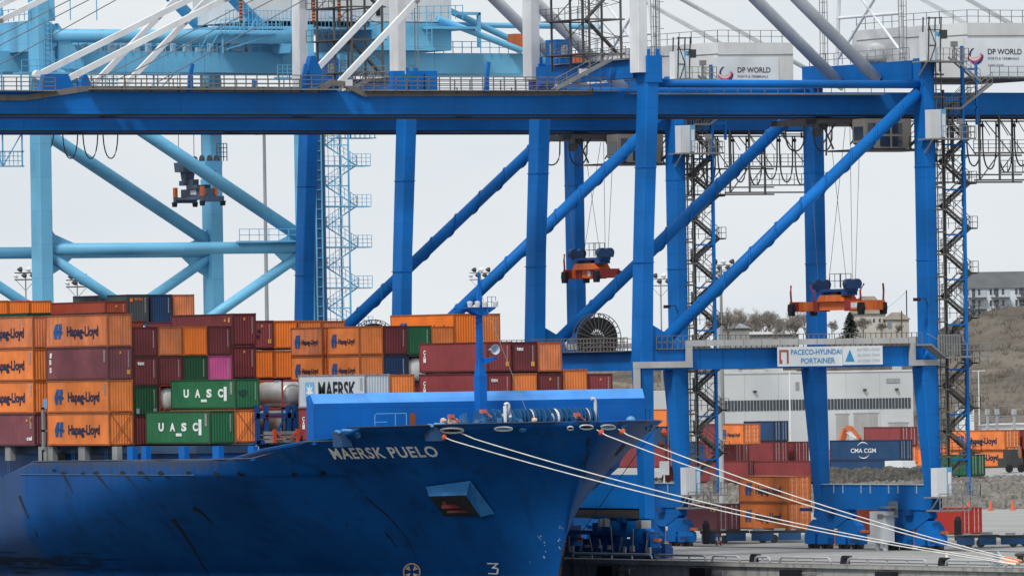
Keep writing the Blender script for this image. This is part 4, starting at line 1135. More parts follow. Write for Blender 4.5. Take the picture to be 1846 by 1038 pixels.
REDF = mat('red_frame', (0.32, 0.04, 0.035), .6, .35)
tank(287.5, 746, 14.4, 'white tank in a red frame, its rounded end showing left of the upper green container', WTANK, REDF)
tank(735, 692, 14.4, 'white tank end beneath the green container, left of the large maroon one', WTANK, frame_mat('grey'))
tank(509, 737, 1.0, 'silver tank lying right of the upper green container, upper of two', CHROME, REDF)
tank(509, 787, 1.0, 'silver tank behind the red posts, lower of two beside the pale orange end', CHROME, BLUE_D)
tank(553, 737, 1.0, 'silver tank, rounded end showing just left of the silver grey container', CHROME, BLUE_D)
tank(553, 787, 1.0, 'silver tank end low beside the red posts, left of the maroon container at the breakwater', CHROME, BLUE_D)
tank(464.5, 737, 1.0, 'silver tank hidden behind the upper green container', CHROME, REDF, X=un(464.5, 737, Y=7.5)[0]) if False else None
for px in (493, 536):
    pass
fr_ = thing('flat_rack', 'folded grey flat rack with orange red end posts, on deck left of the breakwater', 'flat rack', (un(515, 798, Y=-1)[0], -1, un(515, 798, Y=-1)[2]))
a = un(494, 798, Y=-1.2); b = un(538, 798, Y=-1.2)
m_ = MB()
for k in range(3): m_.box((a[0], -1, a[2] + k * .36), (b[0], 5, a[2] + .28 + k * .36))
m_.build('base', GREY, fr_)
m_ = MB()
for x in (a[0] - .05, b[0] - .2): m_.box((x, -1.3, a[2]), (x + .28, -1.05, a[2] + 1.2))
m_.beam((a[0] + .2, -1.2, a[2] + .9), (a[0] + .9, -1.2, a[2] + .35), .09).beam((b[0] - .2, -1.2, a[2] + .9), (b[0] - .9, -1.2, a[2] + .35), .09)
m_.build('end_post', mat('rack_orange_red', (0.55, 0.07, 0.03), .55, .3), fr_)
# blue lashing bridge structure behind the tanks (part of the ship)
m_ = MB()
for px in (462, 478, 518, 530): q = un(px, 790, Y=.6); m_.box((q[0], .5, q[2] - .5), (q[0] + .35, .9, q[2] + 2.9))
q0 = un(460, 750, Y=.6); q1 = un(532, 750, Y=.6); m_.box((q0[0], .5, q0[2] - .2), (q1[0], .8, q0[2] + .25)); q0 = un(460, 792, Y=.6); m_.box((q0[0], .5, q0[2] - .4), (q1[0], .9, q0[2] - .1))
m_.beam(un(500, 778, Y=.5), un(512, 755, Y=.5), .16)
m_.build('lashing_bridge', BLUE_D, ship)
m_ = MB()
for z_ in (747, 752): q0 = un(478, z_, Y=.4); q1 = un(508, z_, Y=.4); m_.beam(q0, q1, .06)
m_.build('walkway_rail', REDF, ship)
# ================================================================== BLUE GANTRY CRANES
FY = 19.4


def gantry(label):
    c = thing('gantry_crane', label, 'crane', (19.2, 9.7, 0), 'blue gantry cranes on the quay')
    # legs
    for y in (0, FY):
        MB().leg([(4.1, y, 3.6, 1.0, 1.1), (3.85, y, 16.7, 1.3, 1.75), (3.85, y, 19, 1.3, 1.75), (4.15, y, 28, 1.2, 1.75), (5.0, y, 44.7, 1.3, 1.8)]).build('waterside_leg', BLUE, c)
        MB().leg([(34.5, y, 3.6, 1.0, 1.3), (33.75, y, 16.7, 1.75, 1.9), (34.15, y, 18.8, 1.1, 2.0), (34.1, y, 44.9, 1.1, 2.0)]).build('landside_leg', BLUE, c)
        # flanges round the legs
        f = MB()
        for z in (26.5, 35.0): f.cbox((4.05 + (z - 26) * .05, y, z), (1.34, 1.84, .07)).cbox((34.12, y, z), (1.18, 2.06, .07))
        f.build('leg_flange', BLUE, c)
        # portal beam with haunch at the waterside
        pb = MB().prism([(4.4, 16.85), (33.2, 16.85), (33.2, 18.7), (8.6, 18.7), (6.9, 18.75), (6.5, 19.9), (4.4, 21.0)], 1, y - .62, y + .62)
        pbo = pb.build('portal_beam', BLUE, c)
        st = MB()
        for k in range(10): st.box((9.5 + k * 2.4, y - .66, 16.9), (9.56 + k * 2.4, y - .62, 18.65))
        st.build('stiffener', BLUE, pbo)
        # diagonal brace with spiral strake
        p0 = Vector((33.4, y, 41.7)); p1 = Vector((6.0, y, 19.4)); MB().tube(p0, p1, .56, 20).build('diagonal_brace', BLUE, c, smooth=True)
        d = (p1 - p0); n = 150; ax = d.normalized(); s1 = ax.cross(Vector((0, 1, 0))); s2 = Vector((0, 1, 0)); pts = []
        for k in range(n + 1):
            t = .06 + .80 * k / n; a = 2 * math.pi * t * 10; pts.append(p0 + d * t + (s1 * math.cos(a) + s2 * math.sin(a)) * .57)
        MB().path(pts, .10, 5).build('spiral_strake', BLUE, c, smooth=True)
        MB().tube((5.2, y, 42.55), (33.6, y, 42.5), .36, 16).build('tie_tube', BLUE, c, smooth=True)
        # head boxes
        MB().cbox((5.0, y, 43.8), (1.55, 2.1, 2.4)).cbox((4.55, y - .7, 45.3), (.25, .3, .6)).cbox((5.5, y - .7, 45.3), (.25, .3, .6)).build('leg_head', BLUE, c)
        # white A-frame leg
        MB().leg([(3.95, y, 43.5, .95, 1.55), (4.0, y + (1 if y == 0 else -1) * .0, 52, .95, 1.55), (4.2, y + (1 if y == 0 else -1) * 3.0, 68, .9, 1.3)]).build('mast_leg', WHITE, c)
    MB().cbox((4.2, 9.7, 68), (1.6, 15, 1.6)).build('mast_head', WHITE, c)
    # cross members along the quay
    MB().box((3.9, .95, 43.05), (4.9, FY - .95, 44.7)).build('upper_cross_beam', BLUE, c)
    MB().box((33.4, .95, 42.95), (34.5, FY - .95, 44.75)).build('upper_cross_beam', BLUE, c)
    MB().box((3.4, .9, 16.85), (4.4, FY - .9, 18.55)).build('portal_cross_beam', BLUE, c)
    MB().box((33.6, 1, 16.9), (34.6, FY - 1, 18.6)).build('portal_cross_beam', BLUE, c)
    MB().box((33.95, .55, 3.7), (35.05, FY - .55, 5.98)).build('sill_beam', BLUE, c)
    sb = MB().box((3.4, .5, 4.5), (4.8, FY - .5, 7.5)).build('sill_beam', BLUE, c)
    MB().box((3.5, .6, 3.6), (4.7, FY - .6, 4.49)).build('sill_underside', DARK, sb)
    m = MB()
    for k in range(7): m.box((33.88, 2 + k * 2.4 + (k % 2) * .8, 5.2), (33.95, 2.12 + k * 2.4 + (k % 2) * .8, 5.95))
    m.box((33.85, .6, 5.98), (35.1, FY - .6, 6.05)); m.build('sill_trim', mat('pale_trim', (.35, .45, .52), .6, .2), c)
    # bogies
    for X in (4.1, 34.5):
        for yc in (3.4, 17.2):
            yl = 0 if yc < 10 else FY
            m = MB().prism([(yc - 3.0, 3.75), (yc + 3.0, 3.75), (yc + 3.2, 3.0), (yc + .5, 1.9), (yc - .5, 1.9), (yc - 3.2, 3.0)], 0, X - .45, X + .45)
            eq = m.build('main_equaliser', BLUE, c)
            for dy in (-2.7, 2.7):
                y = yc + dy
                e2 = MB().prism([(y - .9, 2.7), (y + .7, 2.75), (y + 1.7, 2.1), (y + 1.9, 1.35), (y - 1.9, 1.35), (y - 1.7, 2.2)], 0, X - .4, X + .4).build('equaliser', BLUE, c)
                for d2 in (-1.15, 1.15):
                    tk = MB().prism([(y + d2 - .85, .45), (y + d2 - .95, 1.0), (y + d2 - .85, 1.4), (y + d2 + .85, 1.4), (y + d2 + .95, 1.0), (y + d2 + .85, .45)], 0, X - .5, X + .5).build('wheel_truck', BLUE, c)
                    for d3 in (-.5, .5): MB().tube((X - .2, y + d2 + d3, .34), (X + .2, y + d2 + d3, .34), .33, 16).build('wheel', DARK, tk)
            MB().box((X - .15, yc - 5.6, 1.55), (X + .15, yc - 4.6, 1.8)).build('buffer', ORANGE_S, c)
            MB().box((X - .1, yc - .18, .3), (X + .25, yc + .12, 1.5)).build('rail_clamp', ORANGE_S, c)
            MB().box((X - 1.2, yc - 4.9, .6), (X - .6, yc - 4.4, 1.0)).box((X - .9, yc - .6, 3.2), (X - .5, yc + .5, 3.75)).box((X - .7, yc + 3.3, 3.5), (X - .5, yc + 5.2, 3.8)).build('bogie_fitting', BLUE_D, c)
    # main girders
    for y, e in ((6.4, 0), (13.2, 0)):
        gd = MB().box((-62, y - .45, 39.95), (54, y + .45, 42.0)).build('main_girder', BLUE, c)
        MB().box((-62, y - .5, 39.80), (54, y + .2, 39.94)).build('trolley_rail', BLACK, gd)
        s = MB()
        for k in range(17): s.box((-60 + k * 6.9, y - .465, 40.0), (-59.95 + k * 6.9, y - .45, 41.98))
        s.build('weld_seam', BLUE, gd)
    MB().box((-62, 5.3, 39.5), (54, 5.42, 39.6)).build('festoon_rail', BLACK, c)
    g2 = MB()
    for x in (-61, -44, -24.5, -8, 12, 30, 50): g2.box((x, 6.85, 40.3), (x + .8, 12.75, 41.6))
    g2.build('girder_tie', BLUE, c)
    # outside walkway with cable tray
    wk = MB().box((-62, 5.0, 41.9), (-51.5, 5.9, 42.0)).box((-48.5, 5.0, 42.06), (-23.6, 5.9, 42.16)).box((-21, 5.0, 42.0), (5, 5.9, 42.1)).box((5.9, 5.0, 41.75), (33, 5.9, 41.85)).build('walkway', GREY, c)
    m = MB().rail([(-62, 5.0, 41.95), (-52, 5.0, 41.95)], 1.15, 1.2, .08, 3).rail([(-48.5, 5.0, 42.2), (-24.5, 5.0, 42.2)], 1.15, 1.1, .08, 3).rail([(-21.5, 5.0, 42.1), (4, 5.0, 42.1)], 1.15, 1.1, .08, 3).rail([(5.8, 5.0, 41.85), (33, 5.0, 41.85)], 1.0, 1.4, .05)
    m.rail([(-48.5, 14, 42.2), (4, 14, 42.2)], 1.15, 1.6, .08, 3)
    m.build('walkway_railing', mat('weathered_rail', (0.16, 0.15, 0.14), .7, .4, (.1, .07, .05), 2), c)
    m = MB(); tray = [(-62, 41.35), (-54.5, 41.35), (-48.8, 42.15), (-25.5, 42.1), (-24.2, 42.75), (-22.9, 42.6), (-21, 41.75), (1.4, 41.9), (2.6, 42.0)]
    for (x0, z0), (x1, z1) in zip(tray[:-1], tray[1:]): m.beam((x0, 5.85, z0), (x1, 5.85, z1), .22, .5)
    m.build('cable_tray', mat('tray_dark_grey', (0.17, 0.155, 0.14), .7, .4), c)
    m = MB()
    for k in range(19): m.box((-48 + k * 2.8, 5.7, 41.85), (-47.9 + k * 2.8, 5.73, 42.35))
    m.build('tray_bracket', DARK, c)
    # blue posts and hinge brackets rising from the boom
    for x, s_ in ((-38.5, 1.0), (-27.2, 1.0), (-8.6, 1.25), (-50.8, 0)):
        if s_: MB().prism([(x - .18, 41.9), (x + .25, 41.9), (x + .25, 43.3), (x + .45, 43.3 + 1.0 * s_), (x + .2, 43.3 + 1.1 * s_), (x - .1, 43.2)], 1, 5.5, 5.8).build('boom_post', BLUE, c)
    for x in (-50.9, -24.2):
        MB().prism([(x - 2.2, 41.2), (x + 1.6, 41.5), (x + .7, 43.4), (x - 1.6, 43.4)] if x < -40 else [(x - 2.8, 41.9), (x + .6, 41.9), (x + .9, 42.5), (x + .2, 43.1), (x - .6, 43.2), (x - 1.5, 45.1), (x - 1.9, 45.1), (x - 2.6, 43.0)], 1, 6.0, 6.8).build('stay_bracket', BLUE, c)
    for x in (-17.5, -15.6, -14.2): MB().cbox((x, 6.0, 42.9), (1.2, .8, 1.8)).build('latch_box', BLUE, c)
    MB().cbox((-22.9, 5.0, 42.7), (.55, .3, .55)).build('junction_box', WHITE, c)
    MB().cbox((.9, 4.6, 43.7), (.75, .3, .6)).build('junction_box', WHITE, c)
    MB().prism([(-13, 42), (-2.2, 42), (-2.2, 43.8), (-6, 43.8), (-6, 42.8), (-13, 42.8)], 1, 8, 12) if False else None
    # stays
    st = (('forestay', (-51.0, 6.4, 42.6), (4.2, 6.4, 67.6), .26), ('forestay', (-49.6, 13.2, 43.6), (4.2, 13.2, 67.6), .26),
          ('forestay', (-23.5, 6.4, 42.4), (4.2, 6.4, 67.9), .25), ('forestay', (-22.4, 13.2, 43.6), (4.2, 13.2, 67.9), .25))
    for n_, a, b, r_ in st:
        o_ = MB().beam(a, b, r_ * 1.5, r_ * 2).build(n_, WHITE, c); MB().tube((a[0], a[1] - .3, a[2]), (a[0], a[1] + .3, a[2]), .45, 14).build('stay_pin', WHITE, o_)
        jj = MB()
        for t in (.3, .55, .8): q = Vector(a).lerp(Vector(b), t); jj.tube((q.x, q.y - .33, q.z), (q.x, q.y + .33, q.z), .2, 10)
        jj.build('stay_joint', GREY, o_)
    for y in (6.4, 13.2):
        MB().tube((33.1, y, 43.2), (4.2, y, 68.2), .56, 18).build('backstay', WHITE, c, smooth=True)
        MB().tube((57, y, 44.0), (4.2, y, 69.2), .22, 10).build('rear_stay', WHITE, c, smooth=True)
        for z_ in (40, 41.5): pass
    m = MB()
    for k, (x0, z0, x1, z1) in enumerate(((-46, 43.2, 4, 66), (-44, 43.0, 4, 65), (-40, 42.6, 4, 64.5))): m.tube((x0, 8 + k, z0), (x1, 8 + k, z1), .05, 5)
    m.build('boom_hoist_rope', WIRE, c)
    # machinery house with chamfered plan
    plan = [(36.3, 15.0), (37.4, 9), (39.2, 5.2), (41.2, 3.6), (49.7, 3.6), (49.7, 15.8), (36.3, 15.8)]
    def hz(x, y): return 48.05 + .3 * min(1, (x - 36) / 5)
    m = MB(); n = len(plan)
    m.loft([[(x, y, 43.3) for x, y in plan], [(x, y, hz(x, y)) for x, y in plan]])
    hs = m.build('machinery_house', HOUSEW, c)
    m = MB()
    for (x0, y0), (x1, y1) in zip(plan[:5], plan[1:5]): m.beam((x0 - .02, y0 - .03, 47.15), (x1, y1 - .03, 47.25), .08, .06)
    m.build('roof_band', mat('band_grey', (.3, .3, .29), .6, .4), hs)
    m = MB().rail([(x, y, hz(x, y) + .02) for x, y in plan[:5]], 1.15, 1.3, .055); m.build('roof_railing', GREY, hs)
    MB().box((36, 3.0, 43.1), (49.9, 16, 43.28)).build('house_floor', DARK, hs)
    m = MB().rail([(43, 2.6, 43.2), (50, 2.6, 43.2)], 1.1, 1.0, .055); m.build('floor_railing', GREY, hs)
    MB().box((40.9, 3.52, 43.4), (48.0, 3.58, 46.9)).build('sign_board', PANELW, hs)
    yS = 3.49
    m = MB(); put_text(m, 'DP WORLD', lambda u, v: (43.35 + u, yS, 45.45 + v), 3.7, .52, .012); m.build('lettering', LETK, hs)
    m = MB(); put_text(m, 'PORTS & TERMINALS', lambda u, v: (43.35 + u, yS, 44.95 + v), 3.4, .24, .01); put_text(m, 'SAINT JOHN', lambda u, v: (43.35 + u, yS, 44.35 + v), 1.7, .2, .005); m.build('lettering', mat('grey_letter', (.14, .15, .17), .6, 0), hs)

    def cres(m, cx, cz, R0, R1, off, a0, a1, yy):
        n_ = 18
        for k in range(n_):
            A = [a0 + (a1 - a0) * (k + j) / n_ for j in (0, 1)]
            o_ = [(cx + R0 * math.cos(a), yy, cz + R0 * math.sin(a)) for a in A]; i_ = [(cx + off[0] + R1 * math.cos(a), yy, cz + off[1] + R1 * math.sin(a)) for a in A]
            m.face([o_[0], o_[1], i_[1], i_[0]])
    m = MB(); cres(m, 42.05, 45.3, .78, .68, (.10, .04), 2.0, 4.4, yS); cres(m, 42.05, 45.3, .80, .66, (-.08, .06), -1.5, .1, yS); m.build('emblem', mat('emblem_navy', (0.02, 0.03, 0.09), .6, 0), hs)
    m = MB(); cres(m, 41.85, 45.65, .95, .78, (.0, .22), -2.5, -.35, yS - .01); m.build('emblem', MAG, hs)
    m = MB(); cres(m, 41.85, 45.65, .80, .72, (.0, .12), -2.6, -.5, yS - .02); m.build('emblem', mat('emblem_cream', (.75, .6, .5), .6, 0), hs)
    # electrical cabin on the waterside cross beam
    eb = MB().box((4.2, 15.2, 44.75), (5.9, 17.2, 47.1)).build('electric_cabin', BLUE, c)
    MB().box((4.16, 15.7, 45.5), (4.2, 16.3, 46.7)).box((4.7, 15.16, 45.4), (5.4, 15.2, 46.6)).build('cabin_window', mat('cabin_pane_grey', (.3, .34, .36), .3, .1), eb)
    m = MB().box((3.5, 1.5, 44.72), (6.5, 15, 44.8)).rail([(3.5, 1.5, 44.8), (3.5, 15, 44.8)], 1.1, 1.5, .055).rail([(6.5, 15, 44.8), (6.5, 1.5, 44.8)], 1.1, 1.5, .055); m.build('head_platform', GREY, c)
    # mast stair tower (dark lattice) between the A-frame legs
    m = MB(); X0, X1, Y0, Y1 = 1.9, 5.2, 5.2, 12.0
    for x in (X0, X1):
        for y in (Y0, (Y0 + Y1) / 2, Y1): m.beam((x, y, 44), (x, y, 66), .16)
    for k in range(7):
        z = 45.4 + k * 3.1
        for y in (Y0, Y1): m.beam((X0 - .4, y, z), (X1 + .4, y, z), .14)
        for x in (X0, X1): m.beam((x, Y0, z), (x, Y1, z), .14)
        m.box((X0 - 1.2, Y0, z - .05), (X0, Y1, z + .03)); m.rail([(X0 - 1.2, Y0, z), (X0 - 1.2, Y1, z)], 1.1, 1.1, .05).rail([(X0 - 1.2, Y0, z), (X0, Y0, z)], 1.1, 1.1, .05)
        m.beam((X0 if k % 2 else X1, Y0 + .6, z), (X1 if k % 2 else X0, Y0 + .6, z + 3.1), .5, .16); m.beam((X0 if k % 2 else X1, Y0 + .2, z + 1.1), (X1 if k % 2 else X0, Y0 + .2, z + 4.2), .05)
        m.beam((X0, Y1, z), (X1, Y1, z + 3.1), .07)
    for k in range(14):
        z = 44.6 + k * 1.55
        for y in (Y0, Y0 + 2.2, Y0 + 4.4): m.beam((X0, y, z), (X1, y, z + (.8 if k % 2 else -.8)), .05)
        m.beam((X0, Y0 + (k % 3) * 2, z), (X0, Y0 + 2 + (k % 3) * 2, z + 1.5), .05)
    m.build('mast_stair', mat('stair_dark_grey', (0.10, 0.095, 0.09), .6, .3), c)
    m = MB()
    for y in (7.4, 8.0): m.beam((5.9, y - 7.9, 44.6), (5.9, y - 7.9, 66), .07)
    for k in range(52): m.beam((5.9, -.5, 44.8 + k * .4), (5.9, .1, 44.8 + k * .4), .035)
    for k in range(9): m.rail([(5.9, -.5, 45 + k * 2.4), (6.5, -.2, 45 + k * 2.4), (5.9, .1, 45 + k * 2.4)], .05, 1, .04, 1)
    m.build('mast_ladder', GREY, c)
    # inclined stair from the boom walkway up to the head platform
    m = MB()
    for y in (3.6, 4.3): m.beam((-2.6, y, 42.1), (3.3, y, 44.8), .12, .22)
    for k in range(14): t = k / 14; m.box((-2.6 + 5.9 * t, 3.6, 42.15 + 2.7 * t), (-2.3 + 5.9 * t, 4.3, 42.2 + 2.7 * t))
    m.beam((-2.6, 3.6, 43.1), (3.3, 3.6, 45.8), .05).beam((-2.6, 3.6, 42.6), (3.3, 3.6, 45.3), .04)
    for k in range(6): t = k / 5; m.beam((-2.6 + 5.9 * t, 3.6, 42.1 + 2.7 * t), (-2.6 + 5.9 * t, 3.6, 43.1 + 2.7 * t), .045)
    m.build('boom_stair', GREY, c)
    m = MB()
    for x, z in ((36.3, 0),): pass
    # stay frame (white lattice) over the landside beam
    m = MB()
    for y in (3.5, 15.5): m.tube((34.4, y, 44.8), (34.0, y * .6 + 4, 62), .18, 8)
    m.tube((34.3, 3.9, 49.2), (34.3, 15.2, 49.2), .14, 8).tube((34.35, 4.0, 45.5), (34.2, 13.5, 53), .13, 8).tube((34.35, 15.1, 45.5), (34.2, 5.5, 53), .13, 8)
    m.build('rear_frame', WHITE, c)
    m = MB()
    for y in (2.8, 16.6):
        for dx in (0, .5):
            for dy in (0, .5): m.beam((33.6 + dx, y + dy, 44.8), (33.6 + dx, y + dy, 60), .055)
        for k in range(16): m.rail([(33.6, y, 45 + k * .95), (34.1, y, 45 + k * .95), (34.1, y + .5, 45 + k * .95), (33.6, y + .5, 45 + k * .95), (33.6, y, 45 + k * .95)], .05, 1, .035, 1)
    m.rail([(33.2, 1, 44.8), (33.2, 18.4, 44.8)], 1.1, 1.5, .055)
    m.build('rear_ladder', GREY, c)
    m = MB(); m.lathe([(0.01, 0), (1.5, 0), (1.6, .7), (1.35, 1.5), (.6, 1.9), (.01, 2.0)], (37.5, 12.5, 45.0), 2, 20); m.build('hoist_hood', HOUSEW, c, smooth=True)
    # landside stair tower
    m = MB()
    for x, y in ((35.6, -.9), (35.6, .9)): m.beam((x, y, 6), (x, y, 42), .17)
    m.build('stair_post', DARK, c)
    for x, y in ((37.7, -.9),): MB().beam((x, y, 5), (x, y, 46), .26).build('stair_post', BLUE, c)
    m = MB(); z = 6.8; side = 0
    while z < 41:
        xa, xb = (35.7, 38.4) if side == 0 else (38.4, 35.7)
        for y in (-.75, .05): m.beam((xa, y, z), (xb, y, z + 2.05), .09, .24)
        for j in range(8): t = (j + .5) / 8; m.box((xa + (xb - xa) * t - .12, -.75, z + 2.05 * t), (xa + (xb - xa) * t + .12, .05, z + 2.05 * t + .03))
        for h in (.55, 1.05): m.beam((xa, -.78, z + h), (xb, -.78, z + 2.05 + h), .055)
        for j in range(4): t = j / 3; m.beam((xa + (xb - xa) * t, -.78, z + 2.05 * t), (xa + (xb - xa) * t, -.78, z + 2.05 * t + 1.05), .04)
        xe = xb; x0, x1 = (xe - .2, xe + .7) if side == 0 else (xe - .5, xe + .5)
        m.box((x0, -.9, z + 1.98), (x1, .9, z + 2.12)); m.beam((35.6, -.9, z + 1), (37.7, -.9, z + 2.9), .05); m.rail([(x0, -.9, z + 2.1), (x1, -.9, z + 2.1), (x1, .9, z + 2.1)], 1.05, .9, .045)
        m.beam((35.6, -.9, z), (35.6, .9, z), .08).rail([(35.6, .9, z), (38.6, .9, z)], 1.0, .7, .045)
        m.box((xa - .5, -.9, z - .05), (xa + .5, .9, z + .03))
        z += 2.05; side ^= 1
    m.build('stairway', mat('stair_dark_grey', ''), c)
    m = MB()
    for z in [8.2 + 4.1 * k for k in range(9)]: m.box((35.6, -1.0, z), (37.8, -.85, z + .16)).box((34.6, .2, z + .5), (35.6, .3, z + .6))
    m.build('stair_tie', BLUE, c)
    m = MB()
    for x in (34.7, 35.25): m.beam((x, -1.12, 5.5), (x, -1.12, 44.5), .09)
    for k in range(38): m.beam((34.75, -1.12, 6 + k), (35.25, -1.12, 6 + k), .06).beam((34.9, -1.12, 6.5 + k), (34.9, -.95, 6.5 + k), .05)
    for k in range(19): m.box((34.45, -1.2, 6.4 + k * 2.05), (35.55, -.95, 6.56 + k * 2.05))
    m.build('lift_mast', mat('stair_dark_grey', ''), c)
    # lift landings: white cabins with blue door frames on small railed platforms
    for z in (37.55, 44.6, 4.95):
        x0 = 32.9 if z > 40 else 33.4
        cb = MB().box((x0, -2.2, z), (x0 + 1.1, -1.25, z + 2.6)).build('lift_cabin', WHITE, c)
        MB().box((x0 + 1.102, -2.22, z + .1), (x0 + 1.65, -1.3, z + 2.65)).build('cabin_door_frame', mat('cabin_blue', (0.10, 0.36, 0.62), .5, .1), cb)
        MB().box((x0 + 1.2, -2.26, z + .1), (x0 + 1.55, -2.225, z + 2.2)).build('cabin_door', WHITE, cb)
        rb_ = MB()
        for k in range(6): rb_.box((x0 + .1 + k * .18, -2.22, z + .05), (x0 + .13 + k * .18, -2.2, z + 2.55))
        rb_.build('cabin_rib', mat('rib_grey', (.5, .53, .55), .6, .1), cb)
        m = MB().box((x0 - .4, -3.3, z - .14), (x0 + 4.0, -.6, z - .02)).rail([(x0 + .6, -3.3, z), (x0 + 4.0, -3.3, z), (x0 + 4.0, -.6, z)], 1.1, .75, .05).beam((x0 - .4, -3.2, z - .1), (x0 + .1, -1.0, z - 1.3), .12)
        m.cbox((x0 + 2.9, -2.6, z + 1.5), (.55, .4, .5)).beam((x0 + 2.9, -2.6, z), (x0 + 2.9, -2.6, z + 1.4), .1)
        m.build('lift_landing', GREY, c)
    m = MB()
    for x in (32.9, 34.2):
        for y in (-2.2, -1.2): m.beam((x + .25, y, 43.6), (x + .5, y, 48.6), .10)
    for z in (44.6, 46, 47.4, 48.5): m.beam((33.2, -2.2, z), (34.6, -2.2, z), .09)
    m.beam((33.2, -2.2, 44), (34.6, -2.2, 47.4), .08).beam((34.6, -2.2, 44.6), (33.3, -2.2, 48), .08).cbox((34.9, -2.2, 47.0), (.55, .5, .8))
    m.build('lift_head_frame', DARK, c)
    m = MB()
    for k in range(3): m.box((33.3, -1.9, 3.9), (37.2, -1.85, 5.1)) if k == 0 else None
    m = MB().box((33.1, -3.2, 3.6), (36.4, -.8, 3.75)).rail([(33.1, -3.2, 3.7), (36.4, -3.2, 3.7)], 1.5, .8, .07).beam((33.1, -3.2, 3.7), (34.7, -3.2, 5.2), .07).beam((34.7, -3.2, 5.2), (36.4, -3.2, 3.7), .07); m.build('lift_base_cage', GREY, c)
    # inclined gangway upper right
    m = MB()
    for (x0, z0, x1, z1) in ((37.4, 40.3, 40.9, 42.6), (35.6, 40.3, 37.4, 40.3), (36.6, 45.0, 39.6, 42.8)):
        for y in (-1.0, -.3): m.beam((x0, y, z0), (x1, y, z1), .07, .2)
        m.beam((x0, -1.0, z0 + 1), (x1, -1.0, z1 + 1), .05).beam((x0, -1.0, z0 + .55), (x1, -1.0, z1 + .55), .04)
        for k in range(7): t = k / 6; m.beam((x0 + (x1 - x0) * t, -1.0, z0 + (z1 - z0) * t), (x0 + (x1 - x0) * t, -1.0, z0 + (z1 - z0) * t + 1), .04)
        m.box((min(x0, x1), -1.0, min(z0, z1) - .02), (min(x0, x1) + .1, -.3, min(z0, z1)))
    m.beam((41.8, -.9, 36), (41.8, -.9, 44.5), .22) if False else m
    m.build('gangway', GREY, c)
    MB().beam((39.2, -.9, 38.8), (39.2, -.9, 44.5), .2).beam((37.7, -.9, 40.4), (39.2, -.9, 40.4), .2).beam((37.7, -.9, 43.9), (39.2, -.9, 43.9), .2).build('tower_frame', BLUE, c)
    # portal walkway, grey duct, lamp, platform
    m = MB()
    m.rail([(4.9, -.75, 18.75), (33, -.75, 18.75)], 1.15, .55, .06).rail([(2.9, 1, 18.6), (2.9, FY - 1, 18.6)], 1.2, .6, .07, 3)
    m.box((4.9, -.8, 18.68), (33, .7, 18.75)).box((2.7, 1, 18.56), (4.6, FY - 1, 18.62))
    m.build('portal_railing', mat('weathered_rail', ''), c)
    m = MB(); dp = [(2.7, 12.5), (2.7, 17.35), (8.15, 17.3), (8.15, 19.2), (31.8, 19.2), (31.8, 17.15), (35.0, 17.15)]
    for k, ((x0, z0), (x1, z1)) in enumerate(zip(dp[:-1], dp[1:])):
        e = .26
        m.box((min(x0, x1) - e, -1.15, min(z0, z1) - e), (max(x0, x1) + e, -.72, max(z0, z1) + e)) if k % 2 else m.box((min(x0, x1) - e, -1.13, min(z0, z1) + e), (max(x0, x1) + e, -.74, max(z0, z1) - e)) if k in (0, 2, 4) and abs(z1 - z0) > 1 else m.box((min(x0, x1), -1.15, z0 - e), (max(x0, x1), -.72, z0 + e))
    m.build('cable_duct', DUCT, c)
    m = MB()
    for k in range(12): m.box((9.8 + k * 1.95, -1.17, 18.93), (9.84 + k * 1.95, -1.15, 19.47))
    m.build('duct_joint', mat('joint_grey', (.22, .22, .22), .7, .2), c)
    m = MB().prism([(31.9, 18.7), (32.6, 18.7), (34.3, 17.5), (39.4, 17.6), (39.4, 17.75), (34.2, 17.65), (32.7, 18.85), (31.9, 18.85)], 1, -2.9, -1.3)
    m.rail([(34.3, -2.9, 17.7), (39.4, -2.9, 17.75)], 1.1, .75, .06).beam((32.2, -2.9, 19.8), (34.3, -2.9, 18.75), .06).box((34.4, -1.25, 17.8), (36.9, -1.15, 19.7)); m.build('stair_platform', GREY, c)
    m = MB()
    for k in range(9): x = 34.6 + k * .28; m.box((x, -1.3, 17.9), (x + .03, -1.25, 19.6))
    m.build('louvre', DARK, c)
    lm = MB().cbox((32.1, -1.4, 22.9), (.5, .5, .3)).path([(32.3, -1.3, 23.0), (33.2, -1.1, 23.0), (33.5, -1.0, 22.4)], .05, 6).build('floodlight', BLACK, c)
    # cable reel on the waterside cross beam
    rc = (6.95, 13.4, 19.75); m = MB()
    for y in (-.35, .35):
        for k in range(40):
            a, b = 2 * math.pi * k / 40, 2 * math.pi * (k + 1) / 40
            m.beam((rc[0] + 2.35 * math.cos(a), rc[1] + y, rc[2] + 2.35 * math.sin(a)), (rc[0] + 2.35 * math.cos(b), rc[1] + y, rc[2] + 2.35 * math.sin(b)), .06)
        for k in range(24):
            a = 2 * math.pi * k / 24; m.beam((rc[0] + .5 * math.cos(a), rc[1] + y, rc[2] + .5 * math.sin(a)), (rc[0] + 2.35 * math.cos(a), rc[1] + y, rc[2] + 2.35 * math.sin(a)), .07)
    r0 = m.build('cable_reel', mat('reel_grey', (0.10, 0.10, 0.10), .5, .2), c)
    m = MB(); n_ = 40
    R1 = [[(rc[0] + r_ * math.cos(2 * math.pi * k / n_), rc[1] + y, rc[2] + r_ * math.sin(2 * math.pi * k / n_)) for k in range(n_)] for r_, y in ((.95, -.28), (2.0, -.28), (2.0, .28), (.95, .28))]
    for j in range(4):
        for k in range(n_): m.face([R1[j][k], R1[j][(k + 1) % n_], R1[(j + 1) % 4][(k + 1) % n_], R1[(j + 1) % 4][k]])
